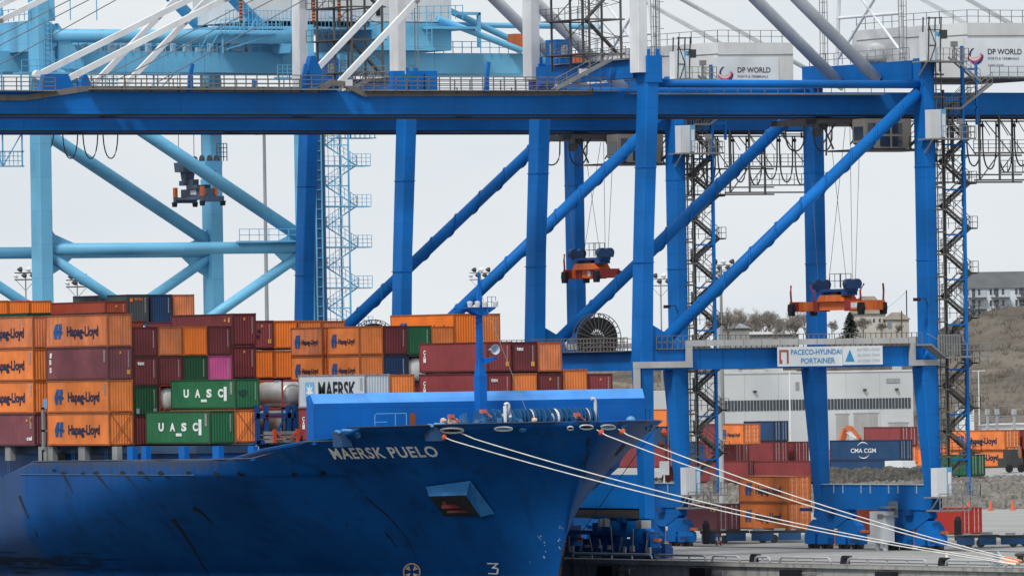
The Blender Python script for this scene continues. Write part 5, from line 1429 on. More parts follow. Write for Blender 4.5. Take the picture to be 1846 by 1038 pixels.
    m.build('wound_cable', mat('cable_black', (0.014, 0.014, 0.017), .6, .3, (.05, .05, .055), 4), r0)
    MB().lathe([(.02, -.6), (.42, -.6), (.42, .5), (.02, .5)], rc, 1, 16).box((rc[0] - .4, rc[1] + .4, 18.6), (rc[0] + .4, rc[1] + 1.0, 20.2)).box((4.4, 13.0, 17.6), (7.6, 14.4, 18.55)).build('reel_hub', DARK, r0)
    # trolley, cab, platforms and festoon
    TX = -1.3
    m = MB().box((27.5, 5.6, 39.1), (36.8, 14, 39.6))
    for x in (28, 31, 34, 36.4): m.beam((x, 5.8, 39.2), (x + 1.2, 5.8, 36.8), .12).beam((x + 1.5, 5.8, 39.2), (x, 5.8, 37.2), .1)
    for x in (27.8, 28.5): m.beam((x, 5.8, 39.4), (x - .1, 5.8, 36.2), .12)
    m.lathe([(.0, -.2), (.5, -.2), (.5, .2), (0, .2)], (27.6, 6, 38.4), 1, 12).lathe([(.0, -.2), (.35, -.2), (.35, .2), (0, .2)], (28.3, 6, 38.9), 1, 12)
    m.box((30.5, 2.6, 36.6), (38.5, 9, 36.75)).rail([(30.5, 2.6, 36.7), (31.3, 2.6, 36.7)], 1.1, .6, .05).rail([(35.4, 2.6, 36.7), (38.5, 2.6, 36.9)], 1.1, .6, .06)
    m.beam((35.5, 2.7, 37.0), (38.8, 2.7, 39.6), .16, .25).beam((35.5, 2.7, 38.0), (38.6, 2.7, 40.2), .05).beam((37.5, 2.7, 36.7), (38.8, 2.7, 39.4), .12)
    m.v = [(x + TX, y, z) for x, y, z in m.v]; tf = m.build('trolley', DARK, c)
    cbm = MB().prism([(31.0, 37.3), (31.0, 39.5), (36.0, 39.5), (36.0, 36.8), (32.0, 36.8)], 1, 3.2, 5.4); cbm.v = [(x + TX, y, z) for x, y, z in cbm.v]; cbo = cbm.build('operator_cab', BEIGE, c)
    m = MB()
    for x in (31.3, 32.6, 33.9):
        for z0, z1 in ((37.0, 37.9), (38.15, 39.1)):
            if x > 31.5 or z0 > 38: m.box((x + TX, 3.16, z0), (x + TX + 1.05, 3.19, z1))
    m.box((30.965 + TX, 3.5, 37.6), (30.99 + TX, 5.1, 38.8)); m.build('cab_window', GLASS, cbo)
    m = MB()
    for k in range(9):
        x = 36.8 + k * 1.75; dep = 3.6 + (k % 3) * .3
        m.path([(x + .75 * (1 - math.cos(math.pi * t / 10)), 5.35, 39.3 - (dep + .5) * math.sin(math.pi * t / 10) ** .45) for t in range(11)], .075, 5)
        m.cbox((x, 5.35, 38.95), (.25, .2, .3))
    for k, x in enumerate((22.5, 25.5)): m.path([(x + 1.0 * (1 - math.cos(math.pi * t / 10)), 5.35, 39.0 - (2.4) * math.sin(math.pi * t / 10) ** .5) for t in range(11)], .075, 5)
    m.build('festoon_cable', BLACK, c)
    m = MB()
    for x in (43.2, 45.4, 52.0):
        for y in (5.0, 13): m.beam((x, y, 39.9), (x, y, 33.9), .16)
    for y in (5.0, 13):
        for z in (33.9, 36.4): m.beam((42.6, y, z), (53, y, z), .15)
        m.beam((43.2, y, 33.9), (45.4, y, 36.4), .09).beam((47, y, 36.4), (45.4, y, 34.6), .08).beam((45.4, y, 39.6), (48, y, 36.4), .08).beam((49, y, 39.6), (52, y, 36.4), .08)
        m.beam((45.4, y, 34.6), (53, y, 34.6), .13)
    m.rail([(42.6, 5, 36.5), (53, 5, 36.5)], 1.1, .8, .055, 3).rail([(45.4, 5, 34.6), (53, 5, 34.6)], 1.1, .8, .055, 2)
    for k in range(7): m.beam((39.5 + k * 2, 5, 39.3), (40.4 + k * 2, 5, 38.0), .06)
    m.build('service_frame', mat('stair_dark_grey', ''), c)
    m = MB()
    for k in range(9): m.box((36 + k * 2, 6.1, 39.2), (36.15 + k * 2, 6.2, 39.75))
    m.box((36, 5.9, 39.3), (54, 6.3, 39.42)).build('runway', BLACK, c)
    return c


cr1 = gantry('nearer blue gantry crane, with the white and blue maker\'s sign on its portal beam')
index_kids()
cr2 = copy_tree(cr1); cr2.location = (19.2, 9.7 + 44.7, 0)
cr2['label'] = 'further blue gantry crane, its portal behind the ship\'s containers and no sign on it'
for ch in COL.objects:
    if ch.parent == cr2 and ch.name.startswith('cable_reel'): ch.location.x += 1.3
# maker's sign on the nearer crane
sg = MB().box((17.15, -1.45, 17.0), (24.0, -1.38, 18.75)).build('maker_sign', PANELW, cr1)
sg2 = MB().box((24.05, -1.45, 17.05), (28.3, -1.38, 18.75)).build('rated_load_sign', PANELW, cr1)
m = MB(); put_text(m, 'PACECO-HYUNDAI', lambda u, v: (18.55 + u, -1.47, 18.05 + v), 5.35, .48, .02); put_text(m, 'PORTAINER', lambda u, v: (19.6 + u, -1.47, 17.25 + v), 3.6, .5, .02); m.build('lettering', TEALS, sg)
m = MB()
for a, b in (((17.3, 17.25), (17.5, 18.5)), ((17.5, 18.3), (18.1, 18.5)), ((18.1, 17.25), (18.3, 18.5)), ((17.5, 17.25), (17.62, 17.6))): m.face([(a[0], -1.47, a[1]), (b[0], -1.47, a[1]), (b[0], -1.47, b[1]), (a[0], -1.47, b[1])])
m.build('emblem', BRICK, sg)
m = MB(); m.face([(24.3, -1.47, 17.35), (25.3, -1.47, 17.35), (24.8, -1.47, 18.45)]); m.build('triangle', TEALS, sg2)
m = MB()
for k, s_ in enumerate(('RATED LOAD', '50 LONG TONS', '60 LONG TONS')): put_text(m, s_, lambda u, v, k=k: (25.6 + u, -1.47, 18.3 - k * .5 + v), 2.4, .26, .004)
m.build('lettering', mat('pale_sign_grey', (.42, .45, .48), .6, 0), sg2)


# spreaders hang from the trolleys on ropes: things of their own
def spreader(label, c, half, ztop):
    t = thing('spreader', label, 'spreader', c, 'orange spreaders under the blue cranes')
    X, Y, Z = c
    m = MB().box((X - .55, Y - half, Z - .45), (X - .15, Y + half, Z + .35)).box((X + .15, Y - half, Z - .45), (X + .55, Y + half, Z + .35)); m.build('main_beam', ORANGE_S, t)
    for s_ in (-1, 1):
        e = MB().box((X - 1.25, Y + s_ * half - .25, Z - .5), (X + 1.25, Y + s_ * half + .25, Z + .4)); eo = e.build('end_beam', RED_S if s_ > 0 or half < 4 else ORANGE_S, t)
        MB().box((X - .62, Y + s_ * half * .45 - .5, Z - .55), (X + .62, Y + s_ * half * .45 + .5, Z + .55)).build('cross_head', RED_S, t)
        for q in (-1.2, 1.2):
            MB().prism([(Y + s_ * half - .3, Z - .9), (Y + s_ * half + .3, Z - .9), (Y + s_ * half + .45, Z - .3), (Y + s_ * half + .35, Z + .2), (Y + s_ * half - .35, Z + .2), (Y + s_ * half - .45, Z - .3)], 0, X + q - .18, X + q + .18).build('corner_flipper', BLACK, eo)
            if half > 4 or s_ > 0: MB().path([(X + q, Y + s_ * half, Z + .3), (X + q * 1.05, Y + s_ * half, Z + 1.3), (X + q * .85, Y + s_ * (half + .3), Z + 1.9)], .09, 6).build('guide_arm', RED_S, eo)
    m = MB().prism([(Y - 2.2, Z + .35), (Y + 2.2, Z + .35), (Y + 1.6, Z + .95), (Y - 1.6, Z + .95)], 0, X - .9, X + .9); m.build('top_frame', ORANGE_S, t)
    hb_ = MB().box((X - .5, Y - 2.9, Z + 1.25), (X + .5, Y + 2.9, Z + 1.5)).box((X - .6, Y - 2.6, Z + .9), (X + .6, Y - 1.7, Z + 1.25)).box((X - .6, Y + 1.7, Z + .9), (X + .6, Y + 2.6, Z + 1.25)).build('head_block', BLUE_D, t)
    for y in (-2.7, 2.7):
        for x in (-.42, .42):
            MB().tube((X + x, Y + y - .3, Z + 1.95), (X + x, Y + y + .3, Z + 1.95), .46, 18).build('sheave', mat('sheave_blue', (0.012, 0.05, 0.14), .5, .3), hb_)
        MB().prism([(X - .75, Z + 1.5), (X + .75, Z + 1.5), (X + .85, Z + 2.05), (X - .85, Z + 2.05)], 1, Y + y - .34, Y + y + .34).build('sheave_case', mat('sheave_blue', ''), hb_)
    m = MB().rail([(X - .2, Y - .9, Z + 1.6), (X + 1.0, Y - .9, Z + 1.6), (X + 1.0, Y + .9, Z + 1.6), (X - .2, Y + .9, Z + 1.6), (X - .2, Y - .9, Z + 1.6)], 1.3, .9, .05); m.build('cage', GREY, hb_)
    MB().box((X - .4, Y - .6, Z + .9), (X + .3, Y + .5, Z + 1.3)).build('power_pack', BLACK, t)
    m = MB()
    for x, y in ((-1.2, -1.9), (.75, -1.9), (-.75, 1.9), (1.6, 1.9), (.1, -1.9)): m.tube((X + x * .5, Y + y * 1.4, Z + 2.2), (X + x * 1.7, Y + y * 1.3, ztop), .025, 5)
    m.build('hoist_rope', WIRE, t)
    MB().box((X - .57, Y - half + .8, Z - .25), (X - .56, Y - half + 2.8, Z + .2)).build('label_plate', PANELW, t)
    return t


spreader('extended orange spreader in front of the second landside leg, white label near its left end', (30.6, 10.0, 22.55), 6.1, 39.0)
spreader('closed orange spreader hanging left of the tall middle leg, under two blue pulley blocks', (30.6, 55.0, 26.3), 3.05, 39.0)

# ================================================================== LIGHT BLUE CRANE
EY, FE = 120.0, 20.7
lc = thing('gantry_crane', 'light blue gantry crane at left, seen beyond the ship with tubular cross bracing', 'crane', (19, EY + FE / 2, 0))
for y in (EY, EY + FE):
    MB().leg([(4, y, 4, 1.4, 2.2), (4, y, 56, 1.4, 2.2)]).build('waterside_leg', LBLUE, lc)
    MB().leg([(34.4, y, 4, 1.4, 2.2), (34.4, y, 53, 1.4, 2.2)]).build('landside_leg', LBLUE, lc)
    MB().tube((4.5, y, 30.1), (34, y, 30.1), .62, 18).build('middle_tube', LBLUE, lc, smooth=True)
    MB().tube((4.5, y, 51.75), (34, y, 51.75), .70, 18).build('upper_tube', LBLUE, lc, smooth=True)
    MB().tube((4.2, y, 49.0), (33.6, y, 31.3), .68, 18).build('diagonal_brace', LBLUE, lc, smooth=True)
    for a, b in (((4.8, 29.4), (19.2, 20.6)), ((33.8, 29.4), (19.2, 20.6))): MB().tube((a[0], y, a[1]), (b[0], y, b[1]), .55, 16).build('lower_brace', LBLUE, lc, smooth=True)
    MB().box((4.4, y - .5, 15.5), (34, y + .5, 18)).build('portal_beam', LBLUE, lc)
    g_ = MB()
    for x, s_ in ((4.6, 1), (33.8, -1)):
        g_.prism([(x, 27.3), (x + s_ * 1.6, 28.2), (x + s_ * 3.2, 29.6), (x + s_ * 3.2, 30.6), (x + s_ * .8, 31.6), (x, 32.6)], 1, y - .15, y + .15)
    g_.build('gusset', LBLUE, lc)
    g_ = MB().prism([(4.6, 50.2), (6.6, 51.0), (8.4, 51.5), (8.4, 52.1), (6.4, 52.5), (4.6, 53.4)], 1, y - .2, y + .2).build('gusset', LBLUE, lc)
MB().box((3.2, EY + 1, 50.2), (4.9, EY + FE - 1, 53.3)).build('cross_beam', LBLUE, lc)
MB().box((33.6, EY + 1, 50.2), (35.2, EY + FE - 1, 52.8)).build('cross_beam', LBLUE, lc)
MB().box((33.9, EY + 1, 4), (34.9, EY + FE - 1, 6)).box((3.5, EY + 1, 4), (4.6, EY + FE - 1, 6)).build('sill_beam', LBLUE, lc)
for y in (EY + 6, EY + 13): MB().box((-70, y - .8, 48.3), (70, y + .8, 50.4)).build('main_girder', LBLUE, lc)
m = MB()
for k in range(9): m.box((-20 + k * 9.1, EY + 5.16, 48.35), (-19.93 + k * 9.1, EY + 5.2, 50.35))
m.build('weld_seam', LBLUE, lc)
m = MB().rail([(8, EY + 5, 50.4), (33, EY + 5, 50.4)], 1.2, 1.0, .07).rail([(46, EY + 5, 50.4), (66, EY + 5, 50.4)], 1.2, 1.1, .07).rail([(27, EY + 3, 53.0), (44, EY + 3, 53.0)], 1.6, .45, .05).rail([(1, EY - 2, 48.0), (8, EY - 2, 48.0)], 1.2, .9, .06).rail([(45.5, EY + 3, 53.6), (55, EY + 3, 53.9)], 1.4, .9, .07)
m.box((26, EY + 2.8, 52.7), (44.5, EY + 18, 52.95)).box((1, EY - 2, 47.8), (8.5, EY, 48.0)).box((50.5, EY + 2, 52.8), (56.5, EY + 14, 53.05)).rail([(26, EY - 1.2, 30.8), (34, EY - 1.2, 30.8)], 1.2, 1.2, .06).box((26, EY - 1.3, 30.7), (34, EY - .4, 30.8))
m.build('walkway', mat('light_blue_rail', (0.13, 0.42, 0.66), .5, .1), lc)
hs = MB().box((30.5, EY + 4, 53.6), (54.2, EY + 17, 62)).build('machinery_house', HOUSEW, lc)
MB().box((44.5, EY + 3.7, 50.6), (54, EY + 16, 53.5)).build('house_base', LBLUE, lc)
MB().box((45.2, EY + 3.93, 54.2), (45.7, EY + 3.98, 55.6)).build('house_door', BLACK, hs)
m = MB()
for x in (28.3, 36.8, 39.8):
    for k in range(6): m.box((x, EY + 2.2, 53.6 + k * .34), (x + .3, EY + 2.5, 53.77 + k * .34))
m.build('striped_post', ORANGE_S, lc)
m = MB()
for x in (28.3, 36.8, 39.8): m.box((x + .02, EY + 2.22, 52.9), (x + .28, EY + 2.48, 58))
m.build('gate_post', DARK, lc)
m = MB()
for y in (EY + 4, EY + 16.5): m.tube((33.2, y, 51.5), (4.5, y, 78), .62, 16)
m.build('backstay', LBLUE, lc, smooth=True)
m = MB().tube((67, EY + 8, 50.6), (50, EY + 8, 57.5), .35, 12).tube((62, EY + 3, 50.6), (52, EY + 3, 53.9), .35, 12).tube((51, EY + 9, 53.6), (75, EY + 9, 53.4), .3, 10)
m.box((58, EY + 5, 51), (58.3, EY + 5.4, 54.6)).box((54, EY + 5, 54.4), (58.3, EY + 5.4, 54.7)).build('rear_truss', LBLUE, lc, smooth=False)
for y in (EY + 1.5, EY + FE - 1.5): MB().leg([(5.2, y, 53.3, 2.0, 2.0), (5.0, y, 75, 1.2, 1.4)]).build('mast_leg', LBLUE, lc)
m = MB().prism([(6, 48.4), (9, 48.4), (8, 50.4), (6, 53)], 1, EY - .4, EY + .4)
for x in (-1.0, .8): m.beam((x, EY + 2, 53.3), (x, EY + 2, 60), .2)
for k in range(6): m.beam((-1, EY + 2, 54 + k * 1.1), (.8, EY + 2, 54 + k * 1.1), .12)
for x in (3, 6): m.beam((x + 4.2, EY - .8, 53.3), (x + 4.2, EY - .8, 58), .08)
m.build('head_fitting', LBLUE, lc)
r_ = random.Random(12); m = MB()
for k in range(16):
    x = 9 + k * 1.45; m.box((x, EY + 5.3, 50.45), (x + r_.uniform(.3, 1.0), EY + 6.0, 50.45 + r_.uniform(.4, 1.3)))
m.build1('deck_machinery', mat('pale_machinery', (.34, .45, .52), .5, .4, (.1, .15, .2), 2), lc)
m = MB()
for x0, x1, z in ((24, 31, 52.2), (8, 12, 46.4), (30.5, 34, 47.6), (16, 19, 47.9)):
    m.box((x0, EY - 1.6, z - .2), (x1, EY - .8, z)).rail([(x0, EY - 1.6, z), (x1, EY - 1.6, z)], 1.2, .55, .06, 3).beam((x0 + .4, EY - 1.2, z - .2), (x0 + .4, EY - 1.2, z - 2.2), .14).beam((x1 - .4, EY - 1.2, z - .2), (x0 + .8, EY - 1.2, z - 1.8), .1)
for x, z in ((32.6, 53.0), (27.0, 51.0), (60, 50.4), (48.5, 50.4)):
    for k in range(9): m.beam((x, EY - .9, z + k * .45), (x + .6, EY - .9, z + k * .45), .05)
    m.beam((x, EY - .9, z), (x, EY - .9, z + 4), .07).beam((x + .6, EY - .9, z), (x + .6, EY - .9, z + 4), .07)
for k in range(5): m.beam((22 + k * 1.1, EY - 1, 50.6), (24 + k * 1.1, EY - 1, 53.6), .07)
m.build('access_platform', mat('light_blue_rail', ''), lc)
m = MB().box((61.5, EY + 3.5, 50.8), (64.2, EY + 5, 52.4)).box((67.5, EY + 3, 48.2), (71, EY + 5, 50.3)); m.build('orange_drum_house', mat('burnt_orange', (.5, .12, .03), .6, .3), lc)
LB2 = mat('light_blue_rail', '')
m = MB(); z = 7; s_ = 0
for x in (36.0, 39.0):
    for y in (EY - .9, EY + .9): m.beam((x, y, 6), (x, y, 50), .15)
while z < 47:
    xa, xb = (36.4, 40.0) if s_ == 0 else (40.0, 36.4)
    m.beam((xa, EY - .7, z), (xb, EY - .7, z + 2.1), .06, .13).beam((xa, EY - .75, z + 1), (xb, EY - .75, z + 3.1), .045).beam((xa, EY - .75, z + .5), (xb, EY - .75, z + 2.6), .035).rail([(36, EY + .9, z), (39.2, EY + .9, z)], 1.0, .8, .04)
    for x in (36.8, 37.6, 38.3): m.beam((x, EY + .9, z), (x, EY + .9, z + 2.1), .045)
    m.beam((36, EY + .9, z + 1), (39, EY + .9, z + 1), .05)
    for j in range(6): t = j / 5; m.beam((xa + (xb - xa) * t, EY - .75, z + 2.1 * t), (xa + (xb - xa) * t, EY - .75, z + 2.1 * t + 1), .05)
    if s_ == 0: m.box((36, EY - .9, z + 2), (41.6, EY + .9, z + 2.12)); m.rail([(39.5, EY - .9, z + 2.1), (41.6, EY - .9, z + 2.1)], 1.2, .5, .05, 3)
    m.beam((36, EY - .9, z), (39, EY - .9, z), .12); z += 2.1; s_ ^= 1
for x in (34.9, 35.6): m.beam((x, EY - 1.3, 6), (x, EY - 1.3, 50), .12)
for k in range(44): m.beam((34.9, EY - 1.3, 6 + k), (35.6, EY - 1.3, 6 + k), .07)
m.build('stair_tower', LB2, lc)
m = MB().box((34.7, EY - 1.2, 14), (36.1, EY - .5, 48)); m.build('lift_shaft', mat('shaft_dark_blue', (0.02, 0.08, 0.2), .6, .4), lc)
m = MB()
for k in range(3):
    x = 8.5 + k * 2.3; m.path([(x + .9 * (1 - math.cos(math.pi * t / 12)), EY + 4, 45.6 - 6.2 * math.sin(math.pi * t / 12) ** .4) for t in range(13)], .07, 5)
m.path([(5.2 + 1.2 * (1 - math.cos(math.pi * t / 12)), EY + 4, 45.6 - 5.6 * math.sin(math.pi * t / 12) ** .4) for t in range(13)], .07, 5)
m.build('festoon_cable', DARK, lc)
m = MB()
for x in (-.5, 1.2, 3.4): m.beam((x, EY + 3, 48.3), (x, EY + 3, 38.6), .13)
for z in (38.6, 40.1, 42): m.beam((-1.5, EY + 3, z), (3.6, EY + 3, z), .13)
m.rail([(-1.5, EY + 3, 38.7), (3.4, EY + 3, 38.7)], 1.4, .5, .06, 3).rail([(5, EY + 3, 42.2), (9, EY + 3, 42.2)], .9, .5, .06, 3).beam((-.5, EY + 3, 42), (1.2, EY + 3, 38.6), .1).beam((3.4, EY + 3, 42), (1.2, EY + 3, 38.6), .1).box((5, EY + 2.8, 42.1), (9.2, EY + 3.3, 42.25))
m.box((-1.5, EY + 2.6, 42.1), (15.5, EY + 3.4, 42.35))
for x in (-3, 5.5, 9.5, 13): m.beam((x, EY + 3, 42.3), (x, EY + 3, 48.3), .1)
m.rail([(3, EY, 53.35), (3, EY + FE, 53.35)], 1.2, 1.2, .07).rail([(2.5, EY - 1.6, 46.0), (9.5, EY - 1.6, 46.0)], 1.2, .7, .06, 3).box((2.3, EY - 1.7, 45.8), (9.6, EY - .9, 46.0))
for x in (4.0, 4.8): m.beam((x, EY - 1.2, 45), (x, EY - 1.2, 53.5), .07)
for k in range(16): m.beam((4.0, EY - 1.2, 45.4 + k * .5), (4.8, EY - 1.2, 45.4 + k * .5), .05)
m.build('service_frame', LB2, lc)
m = MB().box((40, EY + 3, 41.4), (44.5, EY + 5, 41.5)).rail([(40.2, EY + 3, 41.5), (44.3, EY + 3, 41.5)], .7, .6, .08, 2).beam((42, EY + 4, 48), (42, EY + 4, 41.5), .1); m.build('inspection_platform', LB2, lc)
# its spreader
sx, sy, sz = 27.2, 130.0, 35.9
t = thing('spreader', 'light blue and grey spreader with orange buffers hanging from the light blue crane', 'spreader', (sx, sy, sz - 1))
SB = mat('spreader_slate', (0.045, 0.10, 0.17), .5, .5, (0.25, 0.1, 0.04), 2)
MB().box((sx - 1.2, sy - 3.0, sz - .6), (sx + 1.2, sy + 3.0, sz - .35)).box((sx - .5, sy - 3.0, sz - .35), (sx + .5, sy + 3, sz + .5)).build('main_beam', SB, t)
for s_ in (-1, 1):
    y = sy + s_ * 2.4; lm_ = LB2 if s_ < 0 else SB
    hb2 = MB().prism([(y - .95, sz + 2.3), (y + .95, sz + 2.3), (y + 1.15, sz + 3.3), (y - 1.15, sz + 3.3)], 0, sx - 1.0, sx + 1.0).box((sx - .7, y - .6, sz + .9), (sx + .7, y + .6, sz + 1.4)).build('head_block', lm_, t)
    MB().prism([(y - .4, sz + 1.4), (y + .4, sz + 1.4), (y + .7, sz + 2.3), (y - .7, sz + 2.3)], 0, sx - .5, sx + .5).build('hanger', SB, t)
    for x in (-.8, .1, .9): MB().tube((sx + x - .07, y, sz + 3.4), (sx + x + .07, y, sz + 3.4), .55, 16).build('sheave', DARK, hb2)
    MB().box((sx - 1.25, sy + s_ * 3.0 - .3, sz - .9), (sx + 1.25, sy + s_ * 3.0 + .3, sz - .3)).build('end_beam', SB, t)
    MB().box((sx - 1.3, sy + s_ * 3.0 - .25, sz - .3), (sx - 1.0, sy + s_ * 3.0 + .25, sz + .7)).box((sx + .3, sy + s_ * 3.0 - .2, sz - .2), (sx + .6, sy + s_ * 3 + .2, sz + .8)).build('buffer', ORANGE_S, t)
    for x in (-1.2, 1.2): MB().prism([(sy + s_ * 3.1 - .25, sz - 1.3), (sy + s_ * 3.1 + .25, sz - 1.3), (sy + s_ * 3.1 + .4, sz - .8), (sy + s_ * 3.1 - .4, sz - .8)], 0, sx + x - .15, sx + x + .15).build('corner_flipper', BLACK, t)
MB().box((sx - .8, sy - 1.2, sz + .5), (sx + .8, sy + 1.2, sz + .9)).cbox((sx - .3, sy + .4, sz + 1.2), (.7, .8, .6)).build('top_frame', SB, t)
MB().box((sx - .55, sy - .5, sz - .1), (sx - .52, sy + .8, sz + .4)).build('label_plate', WHITE, t)
MB().rail([(sx + .4, sy - 3.4, sz + 3.3), (sx + 1.6, sy - 3.4, sz + 3.3)], 1.8, .4, .08, 4).build('cage', SB, t)
m = MB()
for x, y in ((-.9, -2.6), (.9, -2.6), (-.9, 2.6), (.9, 2.6)): m.tube((sx + x, sy + y, sz + 3.5), (sx + x, sy + y, 48.2), .04, 5)
m.build('hoist_rope', WIRE, t)
# ================================================================== QUAY EDGE
a0 = un(1022, 1006.3, Z=0)
edge = lambda px: None


def edgeY(px):
    """Y on the quay edge (X=0) seen at a photo column"""
    lo, hi = -140.0, 80.0
    for _ in range(50):
        mid = (lo + hi) / 2
        if proj((0, mid, 0))[0] > px: lo = mid
        else: hi = mid
    return mid


CAPM = mat('quay_cap_concrete', (0.30, 0.295, 0.275), 0.8, 0.5, (0.1, .095, .09), 0.8)
m = MB().box((-.32, -400, -.02), (.55, 500, .03)); struct(m, 'quay_cap', CAPM)
PIPE = mat('rail_pipe_grey', (0.38, 0.40, 0.42), 0.5, 0.3, (0.16, 0.14, 0.12), 1.5)
segs = [(930, 1022, ''), (1029, 1173, 'long low pipe rail on the quay edge beside the ship\'s stem'), (1180, 1270, 'low pipe rail on the quay edge just right of the dark trailer machinery'), (1281, 1331, 'short pipe rail on the quay edge, left of the first black bollard'), (1358, 1386, 'shortest pipe rail on the quay edge, right of the first black bollard'), (1403, 1495, 'pipe rail on the quay edge between the first and second black bollards, nearer the second'), (1525, 1668, 'long pipe rail on the quay edge between the second and third black bollards'), (1702, 1823, 'last pipe rail on the quay edge, under the converging mooring ropes')]
for a, b, lab in segs:
    if not lab: continue
    ya, yb = edgeY(a), edgeY(b); t = thing('edge_rail', lab, 'rail', (.15, (ya + yb) / 2, .03), 'pipe rails along the quay edge')
    m = MB(); m.path([(.15, ya, .03), (.15, ya - .15, .4), (.15, ya - .5, .52), (.15, yb + .5, .52), (.15, yb + .15, .4), (.15, yb, .03)], .10, 8); m.build('pipe', PIPE, t, smooth=True)
    n = max(1, int((ya - yb) / 3.6))
    for k in range(1, n + 1): y = yb + (ya - yb) * k / (n + 1); MB().beam((.15, y, .03), (.15, y, .5), .12).build('post', PIPE, t)
for px, lab in ((1350, 'black bollard on the quay edge, leftmost of the three black ones'), (1514, 'black bollard on the quay edge, middle of the three, under the mooring ropes'), (1690, 'black bollard on the quay edge, beside the small white cone')):
    y = edgeY(px); m = MB()
    m.prism([(y + .45, .03), (y + .35, .5), (y + .15, .75), (y - .7, .72), (y - .75, .52), (y - .25, .48), (y - .4, .03)], 0, .3, .8); solo(m, 'bollard', BLACK, lab, 'bollard', 'black bollards on the quay edge')
for px, lab in ((1107, 'black fender on the quay wall nearest the ship\'s stem'), (1274, 'black fender on the quay wall, second from the ship'), (1437, 'black fender on the quay wall, third from the ship'), (1610, 'black fender on the quay wall, rightmost one')):
    y = edgeY(px); t = thing('fender', lab, 'fender', (-.5, y, -2.8), 'fenders on the quay wall')
    MB().box((-1.0, y - 1.35, -2.6), (-.35, y + 1.35, -.5)).build('panel', BLACK, t)
    m = MB()
    for k in range(5): m.tube((-.35, y - 1.2, -.9 - k * .25), (-.9, y - 4.2, -.75 - k * .1), .05, 5)
    m.path([(-.35, y - 1.4, -1.2), (-.8, y - 2.4, -1.6), (-.6, y - 3.4, -1.0), (-.35, y - 4.4, -.7)], .06, 5); m.build('chain', GREY, t)
# mooring ropes
END = un(1838, 1013, Z=.55)
ropes = [((785, 778), HS(*hull_at(781, 778), .3), (1832, 1017), 'white mooring rope from the square chock near the ship\'s name, lowest of the four'),
         ((826, 776), HS(*hull_at(822, 775), .3), (1838, 1015), 'white mooring rope from the oval fairlead right of the square chock, second lowest'),
         ((1068, 772), HS(*hull_at(1066, 770), .3), (1835, 1013), 'white mooring rope second from the bow tip, orange sleeve where it leaves the hull'),
         ((1105, 770), HS(*hull_at(1102, 769), .3), (1842, 1011), 'white mooring rope nearest the bow tip, highest of the four')]
SLV = mat('orange_sleeve', (0.65, 0.10, 0.04), .6, .2)
for k, (st_, A, en_, lab) in enumerate(ropes):
    B = un(en_[0], en_[1], Z=.5 + k * .05); t = thing('mooring_rope', lab, 'rope', A, 'white mooring ropes from the bow to the quay')
    sag = (1.0, 1.0, .7, .7)[k]
    pts = [tuple(A[j] + (B[j] - A[j]) * s_ - (0 if j < 2 else sag * 4 * s_ * (1 - s_)) for j in range(3)) for s_ in [i / 28 for i in range(29)]]
    pts[0] = (pts[0][0] + .5, pts[0][1], pts[0][2])
    MB().path(pts, .05, 8).build('rope', ROPEW, t, smooth=True)
    if k != 1:
        q = pts[1]; p_ = Vector(pts[0]).lerp(Vector(pts[1]), .45); d = (Vector(pts[1]) - Vector(pts[0])).normalized() * .22
        MB().loft([MB().ring(p_ - d, d, .1, 8), MB().ring(p_, d, .3, 8), MB().ring(p_ + d, d, .12, 8)]).build('chafe_sleeve', SLV, t)
    q = Vector(B); d = (Vector(pts[-2]) - q).normalized(); MB().tube(q, q + d * 1.6, .11, 8).build('eye_sleeve', mat('eye_sleeve_orange', (0.72, 0.25, 0.10), .7, .2) if k in (1, 3) else ROPEW, t)
# dark head line on the far side of the bow
m = MB().tube(un(1182, 770, Y=-16), un(1030, 985, X=1.0), .035, 5); solo(m, 'mooring_rope', WIRE, 'thin dark rope slanting down from the bow tip towards the quay beside the stem', 'rope')
m = MB(); q = un(1164, 760, X=CX + 3); qb = un(1172, 766, X=CX + 4)
# mooring bollard where the ropes end, grey post with slanting brace behind
B = un(1838, 1014, Z=0)
m = MB().lathe([(.34, 0), (.3, .1), (.28, .5), (.5, .62), (.5, .78), (.3, .85), (.02, .86)], (B[0] + .1, B[1], 0), 2, 16); solo(m, 'mooring_bollard', DARK, 'mooring bollard at the right edge of the photo where the white ropes meet', 'bollard', smooth=False)
q = un(1796, 1003, X=1.6); t = thing('quay_post', 'grey post with a slanting brace on the apron, behind the meeting ropes', 'post', (1.6, q[1], 0))
MB().box((1.4, q[1] - .25, 0), (1.8, q[1] + .25, 1.25)).build('post', mat('steel_grey_blue', (0.25, 0.28, 0.32), .5, .3), t)
MB().beam((1.6, q[1] - .2, 1.2), (1.6, q[1] - 1.5, .05), .22).build('brace', PIPE, t)
q = un(1707, 1008, Z=0); m = MB().lathe([(.3, 0), (.3, .06), (.2, .07), (.05, .62), (.01, .63)], (q[0], q[1], 0), 2, 12); solo(m, 'marker_cone', WHITE, 'small white cone on the apron right of the rightmost black bollard', 'cone')
